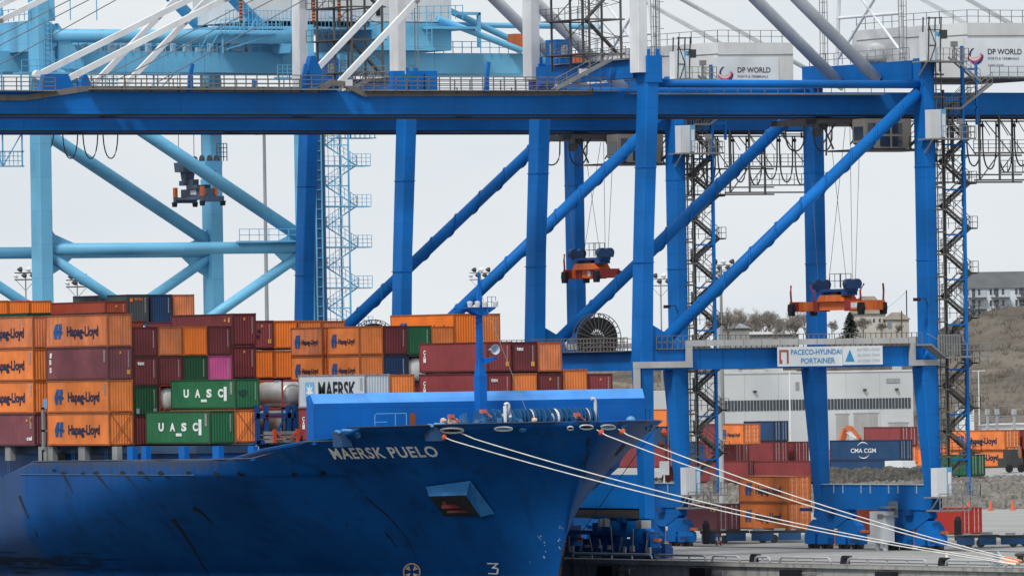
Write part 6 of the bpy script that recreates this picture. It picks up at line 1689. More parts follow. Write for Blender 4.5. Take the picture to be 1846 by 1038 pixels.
# white electrical box on the apron between the bogie groups
q = un(1588, 972, X=32.2)
t = thing('electrical_box', 'tall white electrical box between the two wheel groups of the nearer crane', 'electrical box', (32.2, q[1], 0))
zb = un(1588, 972, X=32.2)[2]; MB().box((31.8, q[1] - 1.25, .75), (32.9, q[1] + 1.25, 3.6)).build('body', WHITE, t)
MB().box((32.9, q[1] - 1.4, 3.0), (33.2, q[1] - .3, 4.5)).box((31.8, q[1] - 1.9, 3.9), (32.9, q[1] - .6, 4.05)).box((31.8, q[1] - 1.9, 3.1), (32.9, q[1] - .6, 3.25)).box((31.79, q[1] - 1.2, 2.9), (31.8, q[1] - .1, 3.35)).build('gear_frame', GREY, t)
MB().box((32.1, q[1] + .4, 0), (32.4, q[1] + .7, .75)).box((32.1, q[1] - .9, 0), (32.4, q[1] - .5, .75)).build('foot', WHITE, t)

# dark machinery on the apron behind the stem (terminal tractor trailers under the crane)
t = thing('bogie_trailer', 'dark blue low machinery between the waterside crane legs, right behind the ship\'s stem', 'machinery', (6.5, 6, 0))
m = MB(); r_ = random.Random(8)
for k in range(16):
    y = -3.5 + k * 1.25; h_ = r_.uniform(.8, 3.3); m.box((2.9 + r_.random(), y, .1), (4.4 + r_.random(), y + r_.uniform(.35, .9), h_))
m.box((2.4, -4, .15), (3.0, 17, .5)).box((3.3, 4.5, 2.1), (5, 12.5, 2.5)); m.build('frame', BLUE_D, t)
m = MB()
for k in range(9): y = -2 + k * 1.9 + r_.random(); m.beam((2.7, y, .6), (2.7, y + r_.uniform(-.8, .8), r_.uniform(1.2, 3)), .1)
m.build('hose', GREY, t)
m = MB()
for k in range(8): y = -3 + k * 2.2 + r_.random(); m.box((2.6, y, r_.uniform(.3, 1)), (2.75, y + r_.uniform(.3, .8), r_.uniform(1.0, 1.2)))
m.cbox((3, -1.2, 3.1), (1, .9, .7)).cbox((3, 5.4, 3.2), (.5, .35, .7)).cbox((3, 6.3, 3.2), (.5, .35, .7)); m.build('pale_box', mat('dull_white', (.42, .43, .44), .6, .4), t)

# ================================================================== BACKGROUND
def W(px, py, D): return un(px, py, D=D)


def ground(px, D):
    p = un(px, 700, D=D); return (p[0], p[1], terrain_z(p))


# ---- rail wagons with containers
DIRV = math.radians(0)


def yard_container(px_corner, py_bot, D, L_, H, color, label, deco=(), ang=8, doors=True, group='containers in the yard behind the cranes'):
    """px_corner: photo column of the vertical edge between side and door end"""
    p = W(px_corner, py_bot, D)
    return container(p, L_, H, color, label, group, deco, doors, rotz=math.radians(ang))


for k, (py, n_) in enumerate(((954.5, 'lower'), (906, 'upper'))):
    yard_container(1421, py, 862, L4, ST, 'orange', '%s of two stacked orange containers with blue emblems, on the wagon behind the middle leg' % n_, ('HL',), ang=-8)
yard_container(1293, 956, 860, L4, ST, 'plum', 'maroon container low on the rail wagon, left of the two stacked orange ones', ('sidemark',), ang=-8)
yard_container(1733, 962, 872, L2, ST, 'red', 'bright red container with doors in view, alone on the apron right of the crane wheels', (), ang=0)
yard_container(1640, 962, 890, L4, ST, 'brick', 'dark red container low behind the white electrical box', (), ang=0)


def wagon(px0, px1, pyd, D, label):
    a = W(px0, pyd, D); b = W(px1, pyd - .5, D); t = thing('flat_wagon', label, 'rail wagon', ((a[0] + b[0]) / 2, (a[1] + b[1]) / 2, 0), 'flat wagons behind the cranes')
    A = Vector((a[0], a[1], 0)); B_ = Vector((b[0], b[1], 0)); d = (B_ - A).normalized(); nrm = Vector((d.y, -d.x, 0)); zt = a[2]; L_ = (B_ - A).length
    R = lambda u_, v_, z_: tuple(A + d * u_ + nrm * v_ + Vector((0, 0, z_)))

    def bx(m, u0, u1, v0, v1, z0, z1): m.loft([[R(u0, v0, z0), R(u1, v0, z0), R(u1, v1, z0), R(u0, v1, z0)], [R(u0, v0, z1), R(u1, v0, z1), R(u1, v1, z1), R(u0, v1, z1)]])
    m = MB(); bx(m, 0, L_, -1.2, 1.2, zt - .25, zt); m.build('deck', DARK, t)
    m = MB(); n = max(2, int(L_ / 3.1))
    for k in range(n): bx(m, L_ * k / n + .15, L_ * (k + .86) / n, -1.0, 1.25, max(.25, zt - 1.1), zt - .25)
    m.build('side_beam', mat('wagon_blue', (0.02, 0.09, 0.22), .6, .35), t)
    m = MB(); r2 = random.Random(int(px0))
    for k in range(int(L_ / 1.6)): u_ = k * 1.6 + r2.random() * .8; bx(m, u_, u_ + r2.uniform(.4, 1.1), .6, 1.3, zt, zt + r2.uniform(.1, .3))
    m.build('deck_fitting', mat('dull_white', ''), t)
    for k in range(int(L_ / 4)):
        for e in (0, 1.1): c = Vector(R(1.2 + k * 4 + e, 1.1, .42)); MB().tube(c - nrm * .1, c + nrm * .1, .42, 14).build('wheel', DARK, t)


wagon(1262, 1350, 956.5, 860, 'blue flat wagon under the maroon container, left end of the train behind the cranes')
wagon(1352, 1450, 956, 860, 'blue flat wagon under the two stacked orange containers')
wagon(1450, 1560, 955.5, 860, 'blue flat wagon mostly behind the wheel groups of the nearer crane')
wagon(1722, 1800, 964, 822, 'blue flat wagon right of the crane bogies, below the bright red container')
wagon(1802, 1960, 964, 822, 'blue flat wagon cut off by the right edge of the photo')
# ---- yard stacks
YG = 'containers in the yard behind the cranes'
yd = [(1395, 795, 1135, L2, ST, 'yblue', 'blue container with doors, on top of the yard stack left of the middle leg', (), 8), (1395, 832, 1135, L2, ST, 'rose', 'maroon container with doors under the blue one, left of the middle leg', (), 8),
      (1432, 832, 1140, L2, ST, 'rose', 'maroon container with doors standing half behind the middle leg', (), 8), (1324, 832, 1130, L2, ST, 'rose', 'maroon container with many door bars, beside the pale lamp pole in the yard', (), 8),
      (1316, 800, 1126, L2, ST, 'rose', 'maroon container partly behind the pale lamp pole, upper yard row', (), 8),
      (1341, 801, 1110, L2, ST, 'orange', 'small orange container with dark lettering, between the pale lamp pole and the blue container', ('HL',), 0),
      (1290, 832, 1140, L2, ST, 'yblue', 'blue container glimpsed between the stair tower and the pale lamp pole', (), 8),
      (1462, 868, 1085, L4, ST, 'rose', 'long maroon container in the lowest yard row, above the stacked orange ones', (), 30), (1350, 868, 1088, L4, ST, 'rose', 'long maroon container in the lowest yard row, left of its twin', (), 30),
      (1622, 829, 1128, L4, ST, 'yblue', 'dark blue container with white lettering and curved strokes, between the two right hand legs', ('CMA',), 15), (1622, 865, 1128, L4, ST, 'yblue', 'plain dusty blue container under the one with white curved strokes', (), 15),
      (1632, 835, 1190, L2, ST, 'orange', 'orange container seen just left of the rightmost leg, under a maroon one', ('HL',), 4), (1624, 804, 1190, L4, ST, 'rose', 'maroon container showing above the blue lettered container, just left of the rightmost leg', (), -8),
      (1812, 811, 1150, L4, ST, 'orange', 'orange container with emblem, upper one at the right edge of the photo', ('HL',), 4), (1815, 841, 1150, L4, ST, 'orange', 'orange container with emblem, lower one at the right edge of the photo', ('HL',), 4),
      (1862, 810, 1150, L4, ST, 'rose', 'maroon container cut by the right edge, beside the upper orange one', (), 4), (1870, 842, 1152, L4, ST, 'orange', 'orange container cut by the right edge, under the maroon one', (), 4),
      (1752, 842, 1175, L4, ST, 'orange2', 'orange container behind the stairs of the nearer crane', (), 4),
      (1750, 857, 1090, L2, ST, 'green', 'small green container on the yard ground right of the crane stairs', (), 10),
      (1710, 835, 1250, L2, ST, 'orange', 'orange container glimpsed through the stairs right of the rightmost leg', (), 10),
      (1200, 842, 1090, L4, ST, 'rose', 'maroon container low down, just right of the tall waterside leg', (), 8), (1200, 806, 1092, L4, ST, 'yblue', 'grey blue container right of the tall waterside leg', (), 8),
      (1203, 775, 1095, L4, ST, 'orange', 'orange container peeping right of the ship\'s bow tip', (), 8), (1128, 905, 950, L4, HC, 'orange', 'orange container glimpsed below the bow, left of the waterside leg', (), 8)]
for (px, py, D, L_, H, c, lab, dec, ang) in yd:
    yard_container(px, py, D, L_, H, c, lab, dec, ang)
t = thing('yard_trailer', 'small white box trailer between the blue lettered container and the rightmost leg', 'trailer', W(1630, 858, 1110))
q = W(1626, 852, 1110); MB().box((q[0], q[1], q[2] - .1), (q[0] + 2, q[1] + 4, q[2] + 1.5)).build('body', WHITE, t)
for dy in (.8, 3): MB().tube((q[0] - .1, q[1] + dy, q[2] - .3), (q[0] + .2, q[1] + dy, q[2] - .3), .4, 12).build('wheel', BLACK, t)

# ---- warehouse
D0 = 1290; A = W(1283, 830, D0); Bq = W(1648, 830, D0 + 6)
d = Vector((Bq[0] - A[0], Bq[1] - A[1], 0)); Lw = d.length; d.normalize(); nrm = Vector((-d.y, d.x, 0))
ztop = W(1400, 671, D0)[2]; t = thing('warehouse', 'large pale grey warehouse with a strip of dark windows, behind the yard stacks', 'warehouse', (A[0], A[1], 3.0))
WR = lambda u_, v_, z_: (A[0] + d.x * u_ + nrm.x * v_, A[1] + d.y * u_ + nrm.y * v_, z_)


def wbox(m, u0, u1, v0, v1, z0, z1): return m.loft([[WR(u0, v0, z0), WR(u1, v0, z0), WR(u1, v1, z0), WR(u0, v1, z0)], [WR(u0, v0, z1), WR(u1, v0, z1), WR(u1, v1, z1), WR(u0, v1, z1)]])


sc = F / D0; uu = lambda px: (px - 1283) / (1648 - 1283) * Lw; zz = lambda py: 16.5 - (py - 669.5) / sc
wbox(MB(), 0, Lw, 0, 30, 3.0, ztop).build('wall', mat('warehouse_cladding', (0.50, 0.52, 0.53), .6, .12, (.42, .42, .42), .15), t)
m = MB()
for k in range(6): wbox(m, Lw * k / 6, Lw * k / 6 + .05, -.04, 0, 3.1, ztop - .1)
m.build('cladding_joint', mat('joint_pale', (.47, .49, .50), .6, .1), t)
wbox(MB(), -.1, Lw + .1, -.12, 30, ztop - .12, ztop + .12).build('parapet', mat('parapet_grey', (.56, .57, .58), .6, .1), t)
x = 1308
while x < 1634:
    if not (1449 < x < 1460):
        w_ = wbox(MB(), uu(x), uu(x + 10.3), -.07, -.03, zz(738.5), zz(719.5)).build('window', GLASS, t); wbox(MB(), uu(x + 4.8), uu(x + 5.3), -.10, -.02, zz(738.5), zz(719.5)).build('mullion', WHITE, w_)
    x += 11.6
for x0, x1, y0 in ((1540, 1583, 746), (1603, 1637, 764), (1508, 1530, 747)):
    dd = wbox(MB(), uu(x0), uu(x1), -.06, -.02, 3.1, zz(y0)).build('roller_door', mat('door_grey_beige', (.34, .34, .33), .6, .2), t)
    wbox(MB(), uu(x0) - .15, uu(x1) + .15, -.12, -.02, zz(y0), zz(y0 - 2)).build('lintel', mat('joint_pale', ''), dd)
wbox(MB(), uu(1600), uu(1624), -.1, -.02, zz(692), zz(684)).build('louvre_vent', mat('louvre_grey', (.3, .31, .32), .6, .2), t)
wbox(MB(), uu(1436), uu(1442), -.1, -.02, zz(702), zz(688)).build('louvre_vent', mat('louvre_grey', ''), t)
for px in (1362, 1560, 1618): c = WR(uu(px), -.25, zz(704)); MB().cbox(c, (.4, .4, .3)).build('wall_lamp', DARK, t)
for px, w_, h_ in ((1315, 30, 7), (1352, 40, 6), (1400, 25, 9), (1470, 12, 8), (1632, 8, 12)): wbox(MB(), uu(px), uu(px + w_), 4, 7, ztop, ztop + h_ / sc).build('roof_unit', mat('roof_unit_grey', (.42, .43, .43), .6, .3), t)
# side wing at left
m = MB(); wbox(m, -8, -.1, 2, 25, 3, zz(700)); m.build('side_wing', mat('warehouse_cladding', ''), t)


# ---- houses
def hip_house(px, py, D, wpx, hpx, rpx, label, wallm, roofm, cat='house', hip=True, dep=9, nm='house', ang=0):
    p = W(px, py, D); s_ = F / D; w_, h_, r_h = wpx / s_, hpx / s_, rpx / s_
    r = Vector((_r[0], _r[1], 0)); b = Vector((_v[0], _v[1], 0)); R_ = Matrix.Rotation(math.radians(ang), 3, 'Z'); r = R_ @ r; b = R_ @ b
    t = thing(nm, label, cat, (p[0], p[1], p[2]), None)
    Q = lambda u_, v_, z_: tuple(Vector(p) + r * u_ + b * v_ + Vector((0, 0, z_)))
    MB().loft([[Q(0, 0, -3), Q(w_, 0, -3), Q(w_, dep, -3), Q(0, dep, -3)], [Q(0, 0, h_), Q(w_, 0, h_), Q(w_, dep, h_), Q(0, dep, h_)]]).build('wall', wallm, t)
    m = MB(); e = .4; hx = min(w_ * .28, dep * .5) if hip else 0
    P0, P1, P2, P3 = Q(-e, -e, h_), Q(w_ + e, -e, h_), Q(w_ + e, dep + e, h_), Q(-e, dep + e, h_); R0, R1 = Q(hx, dep / 2, h_ + r_h), Q(w_ - hx, dep / 2, h_ + r_h)
    m.face([P0, P1, R1, R0]).face([P2, P3, R0, R1]).face([P1, P2, R1]).face([P3, P0, R0]).face([P0, P3, P2, P1]); m.build('roof', roofm, t)
    return t, Q, w_, h_


SLATE = mat('roof_slate', (0.16, 0.17, 0.18), .8, .3, (.09, .09, .09), .8)
t, Q, w_, h_ = hip_house(1737, 582, 1850, 145, 62, 30, 'pale blue three storey apartment building with balconies on the hill at right', mat('pale_blue_siding', (0.62, 0.68, 0.74), .7, .08), mat('dark_roof_slate', (.10, .105, .11), .8, .2), 'apartment building', False, 14, 'apartment_building', 0)
s_ = F / 1850; BALC = mat('balcony_grey', (.2, .21, .22), .6, .2)


def qbox(m, Q, u0, u1, v0, v1, z0, z1): return m.loft([[Q(u0, v0, z0), Q(u1, v0, z0), Q(u1, v1, z0), Q(u0, v1, z0)], [Q(u0, v0, z1), Q(u1, v0, z1), Q(u1, v1, z1), Q(u0, v1, z1)]])


for fl_ in range(3):
    z = .6 + fl_ * (h_ / 3.05)
    for ux in (6, 27, 48, 70, 94, 116, 138):
        w0 = qbox(MB(), Q, ux / s_, (ux + 4) / s_, -.07, 0, z + .5, z + 1.7).build('window', GLASS, t); qbox(MB(), Q, ux / s_ - .05, (ux + 4) / s_ + .05, -.1, 0, z + 1.7, z + 1.82).build('window_head', WHITE, w0)
        qbox(MB(), Q, (ux + 7) / s_, (ux + 11) / s_, -.07, 0, z + .5, z + 1.7).build('window', GLASS, t) if ux in (48, 94) else None
    for ux in (12, 54, 100):
        qbox(MB(), Q, (ux + 4) / s_, (ux + 10) / s_, -.06, 0, z, z + 1.8).build('balcony_door', GLASS, t)
        m = MB(); qbox(m, Q, (ux - 4) / s_, (ux + 30) / s_, -1.6, 0, z - .15, z)
        for k in range(14): q0 = Q((ux - 4 + k * 34 / 13) / s_, -1.6, z); m.beam(q0, (q0[0], q0[1], q0[2] + 1.0), .07)
        m.beam(Q((ux - 4) / s_, -1.6, z + 1), Q((ux + 30) / s_, -1.6, z + 1), .09); m.build('balcony', BALC, t)
CREAM = mat('cream_siding', (0.48, 0.46, 0.42), .7, .2)
t, Q, w_, h_ = hip_house(1535, 592, 1800, 62, 26, 32, 'white house with steep grey brown roof on the hill behind the orange spreader', CREAM, mat('roof_taupe', (.21, .185, .155), .8, .3), hip=True, dep=9)
for ux in (38, 48, 56): qbox(MB(), Q, ux / s_, (ux + 3.2) / s_, -.07, 0, 1.2, 1.9).build('window', GLASS, t)
t, Q, w_, h_ = hip_house(1597, 592, 1796, 42, 16, 13, 'low white side wing with a shallow roof, right of the steep roofed house', CREAM, mat('roof_taupe', ''), hip=True, dep=7)
qbox(MB(), Q, 3 / s_, 10 / s_, -.07, 0, 0, 1.2).build('door', mat('door_blue_grey', (.2, .25, .3), .6, .1), t)
hip_house(1299, 608, 1700, 52, 16, 9, 'grey roofed shed among the bare trees, left of centre of the hill', mat('shed_wall', (.3, .3, .3), .7, .2), mat('shed_roof', (.22, .24, .26), .7, .2), dep=8)
hip_house(1348, 611, 1720, 92, 7, 6, 'long low pale roofed building behind the portal railing, under the bare trees', mat('shed_wall', ''), mat('pale_roof', (.42, .43, .43), .7, .2), hip=False, dep=9)
t, Q, w_, h_ = hip_house(1726, 752, 1330, 30, 22, 3, 'small white building with grid windows beside the stairs of the nearer crane', WHITE, SLATE, dep=6)
for k in range(3): qbox(MB(), Q, (3 + k * 9) / 12, (9 + k * 9) / 12, -.07, 0, .5, 1.5).build('window', mat('pane_grey', (.28, .33, .37), .3, .1), t)
t, Q, w_, h_ = hip_house(1770, 778, 1300, 110, 12, 3, 'low white shed with flat roof behind the orange containers at right', WHITE, mat('pale_roof', ''), dep=8)
t = thing('pipe_bridge', 'grey steel pipe bridge on posts above the right hand yard containers', 'pipe bridge', ground(1800, 1240))
m = MB(); s2 = F / 1240
for py in (750, 754, 758): a = W(1750, py, 1240); b = W(1900, py - 1, 1240); m.beam(a, b, .12)
for px in range(1755, 1900, 11): a = W(px, 750, 1240); b = W(px + 6, 758, 1240); m.beam(a, b, .07)
m.build('truss', GREY, t)
m = MB()
for px in (1797, 1780, 1828, 1860): a = W(px, 742, 1240); m.beam((a[0], a[1], 3), a, .3).cbox(a, (.5, .5, .8))
m.build('post', mat('post_pale', (.4, .42, .44), .6, .2), t)


# ---- lamp masts
def mast(px, pytop, D, label, rack=True, hpx=None, wpx=3.0, col=GREY, n=6, dark=True, g='yard light masts'):
    b = ground(px + 3, D); tp = W(px, pytop, D); b = (tp[0], tp[1], b[2] if D > 1050 else 0); s_ = F / D; t = thing('light_mast', label, 'light mast', b, g)
    MB().tube(b, tp, wpx / s_ * .62, 10, wpx / s_ * .4).build('mast', col, t)
    if rack:
        r = Vector((_r[0], _r[1], 0)); w_ = 20 / s_; c = Vector(tp); m = MB()
        for dz in (0, 12 / s_): m.beam(c - r * w_ + Vector((0, 0, -dz)), c + r * w_ + Vector((0, 0, -dz)), .18)
        m.beam(c - r * w_ * .9 - Vector((0, 0, 12 / s_)), c - Vector((0, 0, 32 / s_)), .07).beam(c + r * w_ * .9 - Vector((0, 0, 12 / s_)), c - Vector((0, 0, 32 / s_)), .07)
        m.build('rack', DARK if dark else GREY, t)
        for k in range(n):
            q = c + r * w_ * (2 * k / (n - 1) - 1) * .95 + Vector((0, 0, (.5 if k % 2 else -.35))); MB().lathe([(.05, -.35), (.32, 0), (.4, .35), (.05, .35)], q, 0, 8).build('lamp', DARK if k % 3 else WHITE, t)
    return t


mast(46, 492, 1250, 'dark light mast with curved lamp arms, left of the light blue waterside leg', n=6)
mast(139, 505, 1250, 'dark light mast with lamp rack above the dark grey container', n=7)
mast(866, 492, 1400, 'light mast with a wide lamp rack rising behind the ship\'s foremast', n=7, dark=False)
mast(1191, 503, 1300, 'slim light mast with braced lamp rack between the waterside leg and the stair tower', n=6, dark=False)
mast(1299, 478, 1280, 'tall light mast with lamp rack right of the further crane\'s stair tower', n=6, dark=False, wpx=6)
t = thing('light_mast', 'tall grey pole with a small sensor cross on top, left of the dark blue leg', 'light mast', ground(481, 1150), None)
tp = W(476, 240, 1150); b = (tp[0], tp[1], 3.0); MB().tube(b, tp, .30, 12, .2).build('mast', mat('pole_mid_grey', (.24, .26, .29), .6, .2), t)
m = MB(); c = Vector(tp); r = Vector((_r[0], _r[1], 0)); m.beam(c - r * .9, c + r * 1.6, .1).cbox(c - r * .9, (.4, .4, .5)).cbox(c + r * 1.6 + Vector((0, 0, .2)), (.35, .35, .6)).beam(c, c + Vector((0, 0, .7)), .12); m.build('sensor_arm', DARK, t)
p = W(1298, 700, 1050); t = thing('lamp_pole', 'thick pale pole rising from the yard beside the further crane\'s stairs', 'pole', (p[0], p[1], 0)); MB().tube((p[0], p[1], 0), W(1295, 590, 1050), .36, 14, .26).build('pole', mat('pole_pale', (.38, .40, .42), .6, .3), t)
for (px, y0, y1, D, lab) in ((1764, 668, 790, 1340, 'white street light pole at the foot of the right hand slope'), (1423, 668, 790, 1240, 'thin white pole in front of the warehouse windows')):
    a = W(px, y0, D); m = MB(); m.tube((a[0], a[1], 3.2), a, .11, 8, .08); r = Vector((_r[0], _r[1], 0)); m.beam(Vector(a) - r * 1.0, Vector(a) + r * 1.0, .14, .1); solo(m, 'lamp_pole', WHITE, lab, 'pole')
for (px, y0, y1, D, lab) in ((1634, 523, 590, 1800, 'dark utility pole on the hill right of the white house'), (1625, 560, 600, 1790, 'short utility post beside the white house wing')):
    a = W(px, y0, D); b = W(px + 1, y1 + 8, D); solo(MB().tube(b, a, .12, 6), 'utility_pole', DARK, lab, 'pole')
m = MB(); a = W(1634, 525, 1800); b = W(1565, 570, 1820); m.path([lerp3(a, b, k / 8)[:2] + (lerp3(a, b, k / 8)[2] - .8 * math.sin(math.pi * k / 8),) for k in range(9)], .03, 4); solo(m, 'overhead_wire', DARK, 'thin wire sagging from the dark utility pole towards the white house', 'wire')

# ---- cones, barrels, posts on the apron
for px, py, lab in ((1746, 917, 'orange and white traffic cone behind the bright red container'), (1786, 917, 'orange and white traffic cone at the foot of the gravel bank, middle of three'), (1826, 917, 'orange and white traffic cone at the foot of the gravel bank, rightmost of three')):
    q = W(px, py, 1034); t = thing('traffic_cone', lab, 'traffic cone', (q[0], q[1], 0), 'traffic cones below the gravel bank'); OR = mat('cone_orange', (.75, .12, .05), .6, .1)
    MB().box((q[0] - .3, q[1] - .3, .01), (q[0] + .3, q[1] + .3, .08)).lathe([(.24, .08), (.2, .35), (.1, 1.1), (.08, 1.15), (.01, 1.15)], (q[0], q[1], 0), 2, 12).build('cone', OR, t)
    for z in (.42, .78): MB().lathe([(.01, z), (.235 - z * .12, z), (.22 - (z + .14) * .12, z + .15), (.01, z + .15)], (q[0], q[1], 0), 2, 12).build('band', WHITE, t)
q = W(1296, 972, 850); t = thing('barrier_post', 'pair of red and white posts standing on the apron left of the middle leg', 'barrier', (q[0], q[1], 0))
for dx in (-.25, .2): MB().tube((q[0] + dx, q[1], 0), (q[0] + dx, q[1], 1.1), .09, 8).build('post', mat('post_red', (.5, .04, .03), .6, .1), t); MB().tube((q[0] + dx, q[1], .45), (q[0] + dx, q[1], .8), .1, 8).build('band', WHITE, t)
for px, lab in ((1752, 'black bin beside the bright red container'), (1273, 'dark post left of the maroon container on the wagon')):
    q = W(px - (0 if px < 1500 else 25), 965, 858); solo(MB().lathe([(.3, 0), (.36, .2), (.36, 1.9), (.2, 2.3), (.02, 2.35)], (q[0], q[1], .0), 2, 12), 'buffer_post', BLACK, lab, 'post')
q = W(1191, 868, 900); t = thing('notice_board', 'white blank notice board on a post right of the waterside leg', 'sign', (q[0], q[1], 0)); p1 = W(1198, 845, 900)
MB().box((p1[0] - .55, p1[1], p1[2] - .6), (p1[0] + .55, p1[1] + .06, p1[2] + .8)).build('board', PANELW, t); MB().beam((p1[0], p1[1] + .1, 0), (p1[0], p1[1] + .1, p1[2]), .12).build('post', WHITE, t)

# ---- excavator in the yard
q = W(1530, 792, 1150); t = thing('excavator', 'orange excavator boom raised behind the blue lettered container', 'excavator', (q[0], q[1], 3.4)); EX = mat('excavator_orange', (.6, .16, .06), .5, .4)
r = Vector((_r[0], _r[1], 0)); P_ = lambda px, py: Vector(W(px, py, 1150))
m = MB().beam(P_(1512, 812), P_(1524, 772), .5, .8).beam(P_(1524, 771), P_(1536, 772), .5, .7).beam(P_(1535, 771), P_(1552, 792), .35, .5); m.build('boom', EX, t)
m = MB().beam(P_(1526, 778), P_(1544, 789), .25).beam(P_(1518, 790), P_(1528, 776), .2); m.build('hydraulic_ram', WHITE, t)
c = P_(1520, 815); MB().box((c.x - 1.6, c.y - 1.5, 4.2), (c.x + 2.2, c.y + 1.8, 6.4)).build('cab_body', EX, t); MB().box((c.x - 2, c.y - 1.6, 3.4), (c.x + 2.4, c.y + 1.9, 4.1)).build('track', BLACK, t)
m = MB().beam(P_(1548, 792), P_(1556, 800), .6, .5).build('bucket', DARK, t)
q = W(1822, 838, 1120); t = thing('forklift', 'dark loader among the orange containers at right', 'loader', (q[0], q[1], 3.4)); c = Vector(q)
MB().box((c.x - 1.3, c.y - 1, 4.0), (c.x + 1.2, c.y + 1, 5.2)).box((c.x - .6, c.y - .8, 5.2), (c.x + .6, c.y + .8, 6.3)).build('body', DARK, t)
for dx in (-.9, .9): MB().tube((c.x + dx, c.y - 1.2, 3.9), (c.x + dx, c.y - .9, 3.9), .5, 12).build('wheel', BLACK, t)
MB().beam((c.x + 1.3, c.y, 3.6), (c.x + 1.3, c.y, 6.8), .2).build('lift_mast', GREY, t)
# stockpile of dark soil behind the sill beam
m = MB(); r_ = random.Random(4); nx_, ny_ = 60, 12
for i in range(ny_ + 1):
    for j in range(nx_ + 1):
        px = 1440 + (1690 - 1440) * j / nx_; D = 1085 + 16 * i / ny_; e = min(1, j / 12) * math.sin(math.pi * i / ny_) ** .6 * min(1, (nx_ - j) / 6)
        q = W(px, 800, D); m.v.append((q[0], q[1], 2.3 + e * (2.2 + .15 * math.sin(j * .5)) + (r_.uniform(-.22, .22) if e > 0 else 0)))
for i in range(ny_):
    for j in range(nx_): a = i * (nx_ + 1) + j; m.f.append((a, a + 1, a + nx_ + 2, a + nx_ + 1))
ob = solo(m, 'soil_heap', mat('soil_dark', (.06, .055, .048), .95, .6, (.13, .12, .11), 1.2, streak=False, bump=.8, fine=.4), 'long heap of dark soil behind the blue sill beam, under the dusty blue container', 'soil heap')


# ---- trees
def bare_tree(px, D, hpx, wpx, seed, label, m_=None, py=None):
    r_ = random.Random(seed); b = Vector(ground(px, D)); s_ = F / D; H = hpx / s_
    if py: b = Vector(W(px, py, D))
    t = thing('bare_tree', label, 'tree', tuple(b), 'bare trees on the hill'); tk = MB(); br = MB(); W_ = wpx / s_ / 2

    def grow(p, d, L_, rad, lv):
        q = p + d * L_; (tk if lv < 1 else br).tube(p, q, rad, 5 if lv < 2 else 3, rad * .65)
        if lv >= 5: return
        for k in range((5, 4, 4, 3, 3)[lv] + (r_.random() < .4)):
            a = Vector((r_.gauss(0, 1), r_.gauss(0, 1), r_.gauss(.55, .5))).normalized(); nd = (d * .75 + a * .75).normalized()
            grow(p + d * L_ * r_.uniform(.45, 1), nd, L_ * r_.uniform(.58, .8), max(rad * .55, .017), lv + 1)
    grow(b - Vector((0, 0, .8)), Vector((r_.uniform(-.08, .08), r_.uniform(-.08, .08), 1)).normalized(), H * .36, H * .022, 0)
    tw = mat('twig_haze_grey_brown', (0.25, 0.225, 0.20), .9, .3); tk.build('trunk', mat('bark_grey', (.14, .12, .10), .9, .3), t); br.build('crown', tw, t)  # twig colour lightened to paint in distance haze


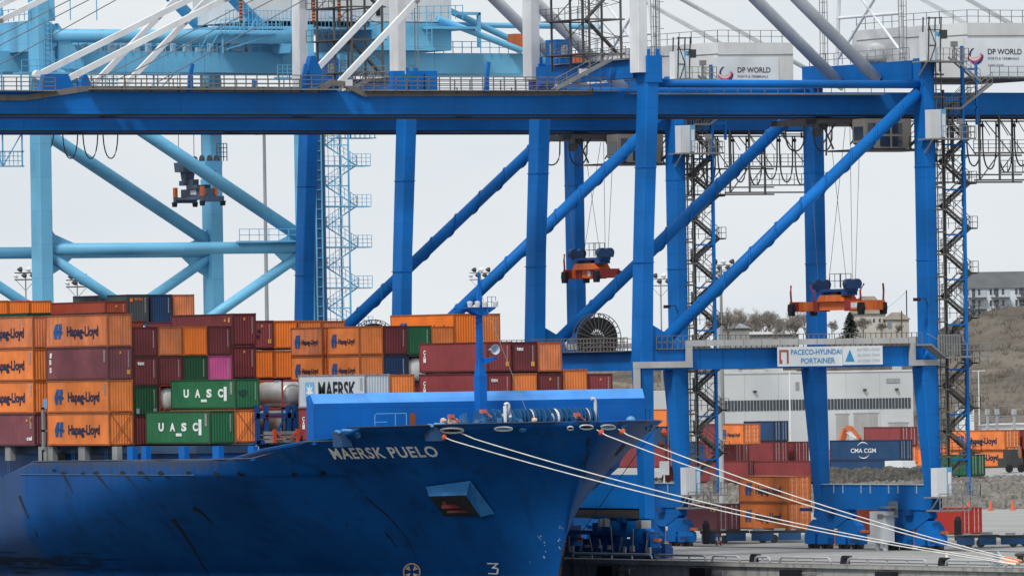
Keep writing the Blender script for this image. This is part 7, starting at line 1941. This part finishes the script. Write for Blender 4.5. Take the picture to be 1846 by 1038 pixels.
labs = ['tall bare tree right of the further crane\'s stairs', 'bare tree above the grey roofed shed', 'wide bare tree, third along the ridge left of the second landside leg', 'rounded bare tree over the long low roof', 'bare tree just left of the second landside leg', 'low bare tree left of the conifer', 'bare tree right of the conifer, before the white house', 'small bare tree in front of the white house', 'thin bare tree at the foot of the white house\'s side wing', 'sprawling bare tree at the left end of the hill ridge']
for k, (px, h_, w_) in enumerate([(a_, b_ * 1.3, c_) for a_, b_, c_ in ((1312, 62, 50), (1338, 60, 46), (1362, 56, 50), (1396, 50, 50), (1432, 46, 40), (1500, 30, 30), (1556, 34, 30), (1590, 26, 34), (1618, 22, 20), (1292, 58, 44))]):
    bare_tree(px, 1690 + (k % 3) * 22, h_, w_, 20 + k, labs[k], py=618 if k < 5 or k == 9 else 602)
for k in range(11):
    px_ = 1296 + k * 15.5 + (k % 3) * 3
    bare_tree(px_, 1760 + (k % 4) * 18, (58, 66, 72, 60)[k % 4], 40, 70 + k, 'bare grey tree in the hazy row along the ridge left of the second landside leg', py=612)
# scrub on the slope (nobody could count it)
sb = MB(); r_ = random.Random(31)
for k in range(620):
    px = r_.uniform(1180, 1900); D = r_.uniform(1440, 1850) if px > 1640 else r_.uniform(1700, 1850); b = Vector(ground(px, D)); h_ = r_.uniform(.5, 2.2)
    for j in range(16):
        d = Vector((r_.gauss(0, .7), r_.gauss(0, .7), 1)).normalized() * h_ * r_.uniform(.5, 1); q = b + Vector((r_.gauss(0, .9), r_.gauss(0, .9), -.1)); sb.tube(q, q + d, .045, 3, .02)
ob = sb.build('scrub', mat('scrub_twig', (0.12, 0.10, 0.08), .95, .4), None); ob['kind'] = 'stuff'


def conifer(px, py, D, hpx, wpx, seed, label):
    r_ = random.Random(seed); b = Vector(W(px, py, D)); s_ = F / D; H = hpx / s_; W_ = wpx / s_ / 2; t = thing('conifer_tree', label, 'tree', tuple(b))
    MB().tube(b - Vector((0, 0, 1)), b + Vector((0, 0, H * .97)), H * .03, 7, .03).build('trunk', mat('bark_grey', ''), t); m = MB()
    for k in range(230):
        f_ = r_.random() ** .8; z = H * (.06 + .94 * f_); R_ = W_ * (1 - f_) ** .75 * r_.uniform(.6, 1.12) + .15; a = r_.uniform(0, 6.283); d = Vector((math.cos(a), math.sin(a), -.18))
        for j in range(9):
            c = b + Vector((0, 0, z)) + d * R_ * (j + .5) / 9; sz = .17 + .16 * r_.random(); n1 = Vector((r_.gauss(0, 1), r_.gauss(0, 1), r_.gauss(0, 1))).normalized(); n2 = n1.orthogonal().normalized(); m.face([c - n1 * sz, c + n2 * sz * .6, c + n1 * sz, c - n2 * sz * .6])
    m.build('crown', mat('needle_green', (0.022, 0.034, 0.03), .9, .3, (.05, .05, .04), 2), t)


conifer(1533, 612, 1690, 48, 42, 1, 'dark green conifer on the hill under the orange spreader')
conifer(1722, 640, 1620, 55, 44, 2, 'dark conifer on the slope behind the stairs of the nearer crane')
print('containers', NCONT[0], 'objects', len(COL.objects))
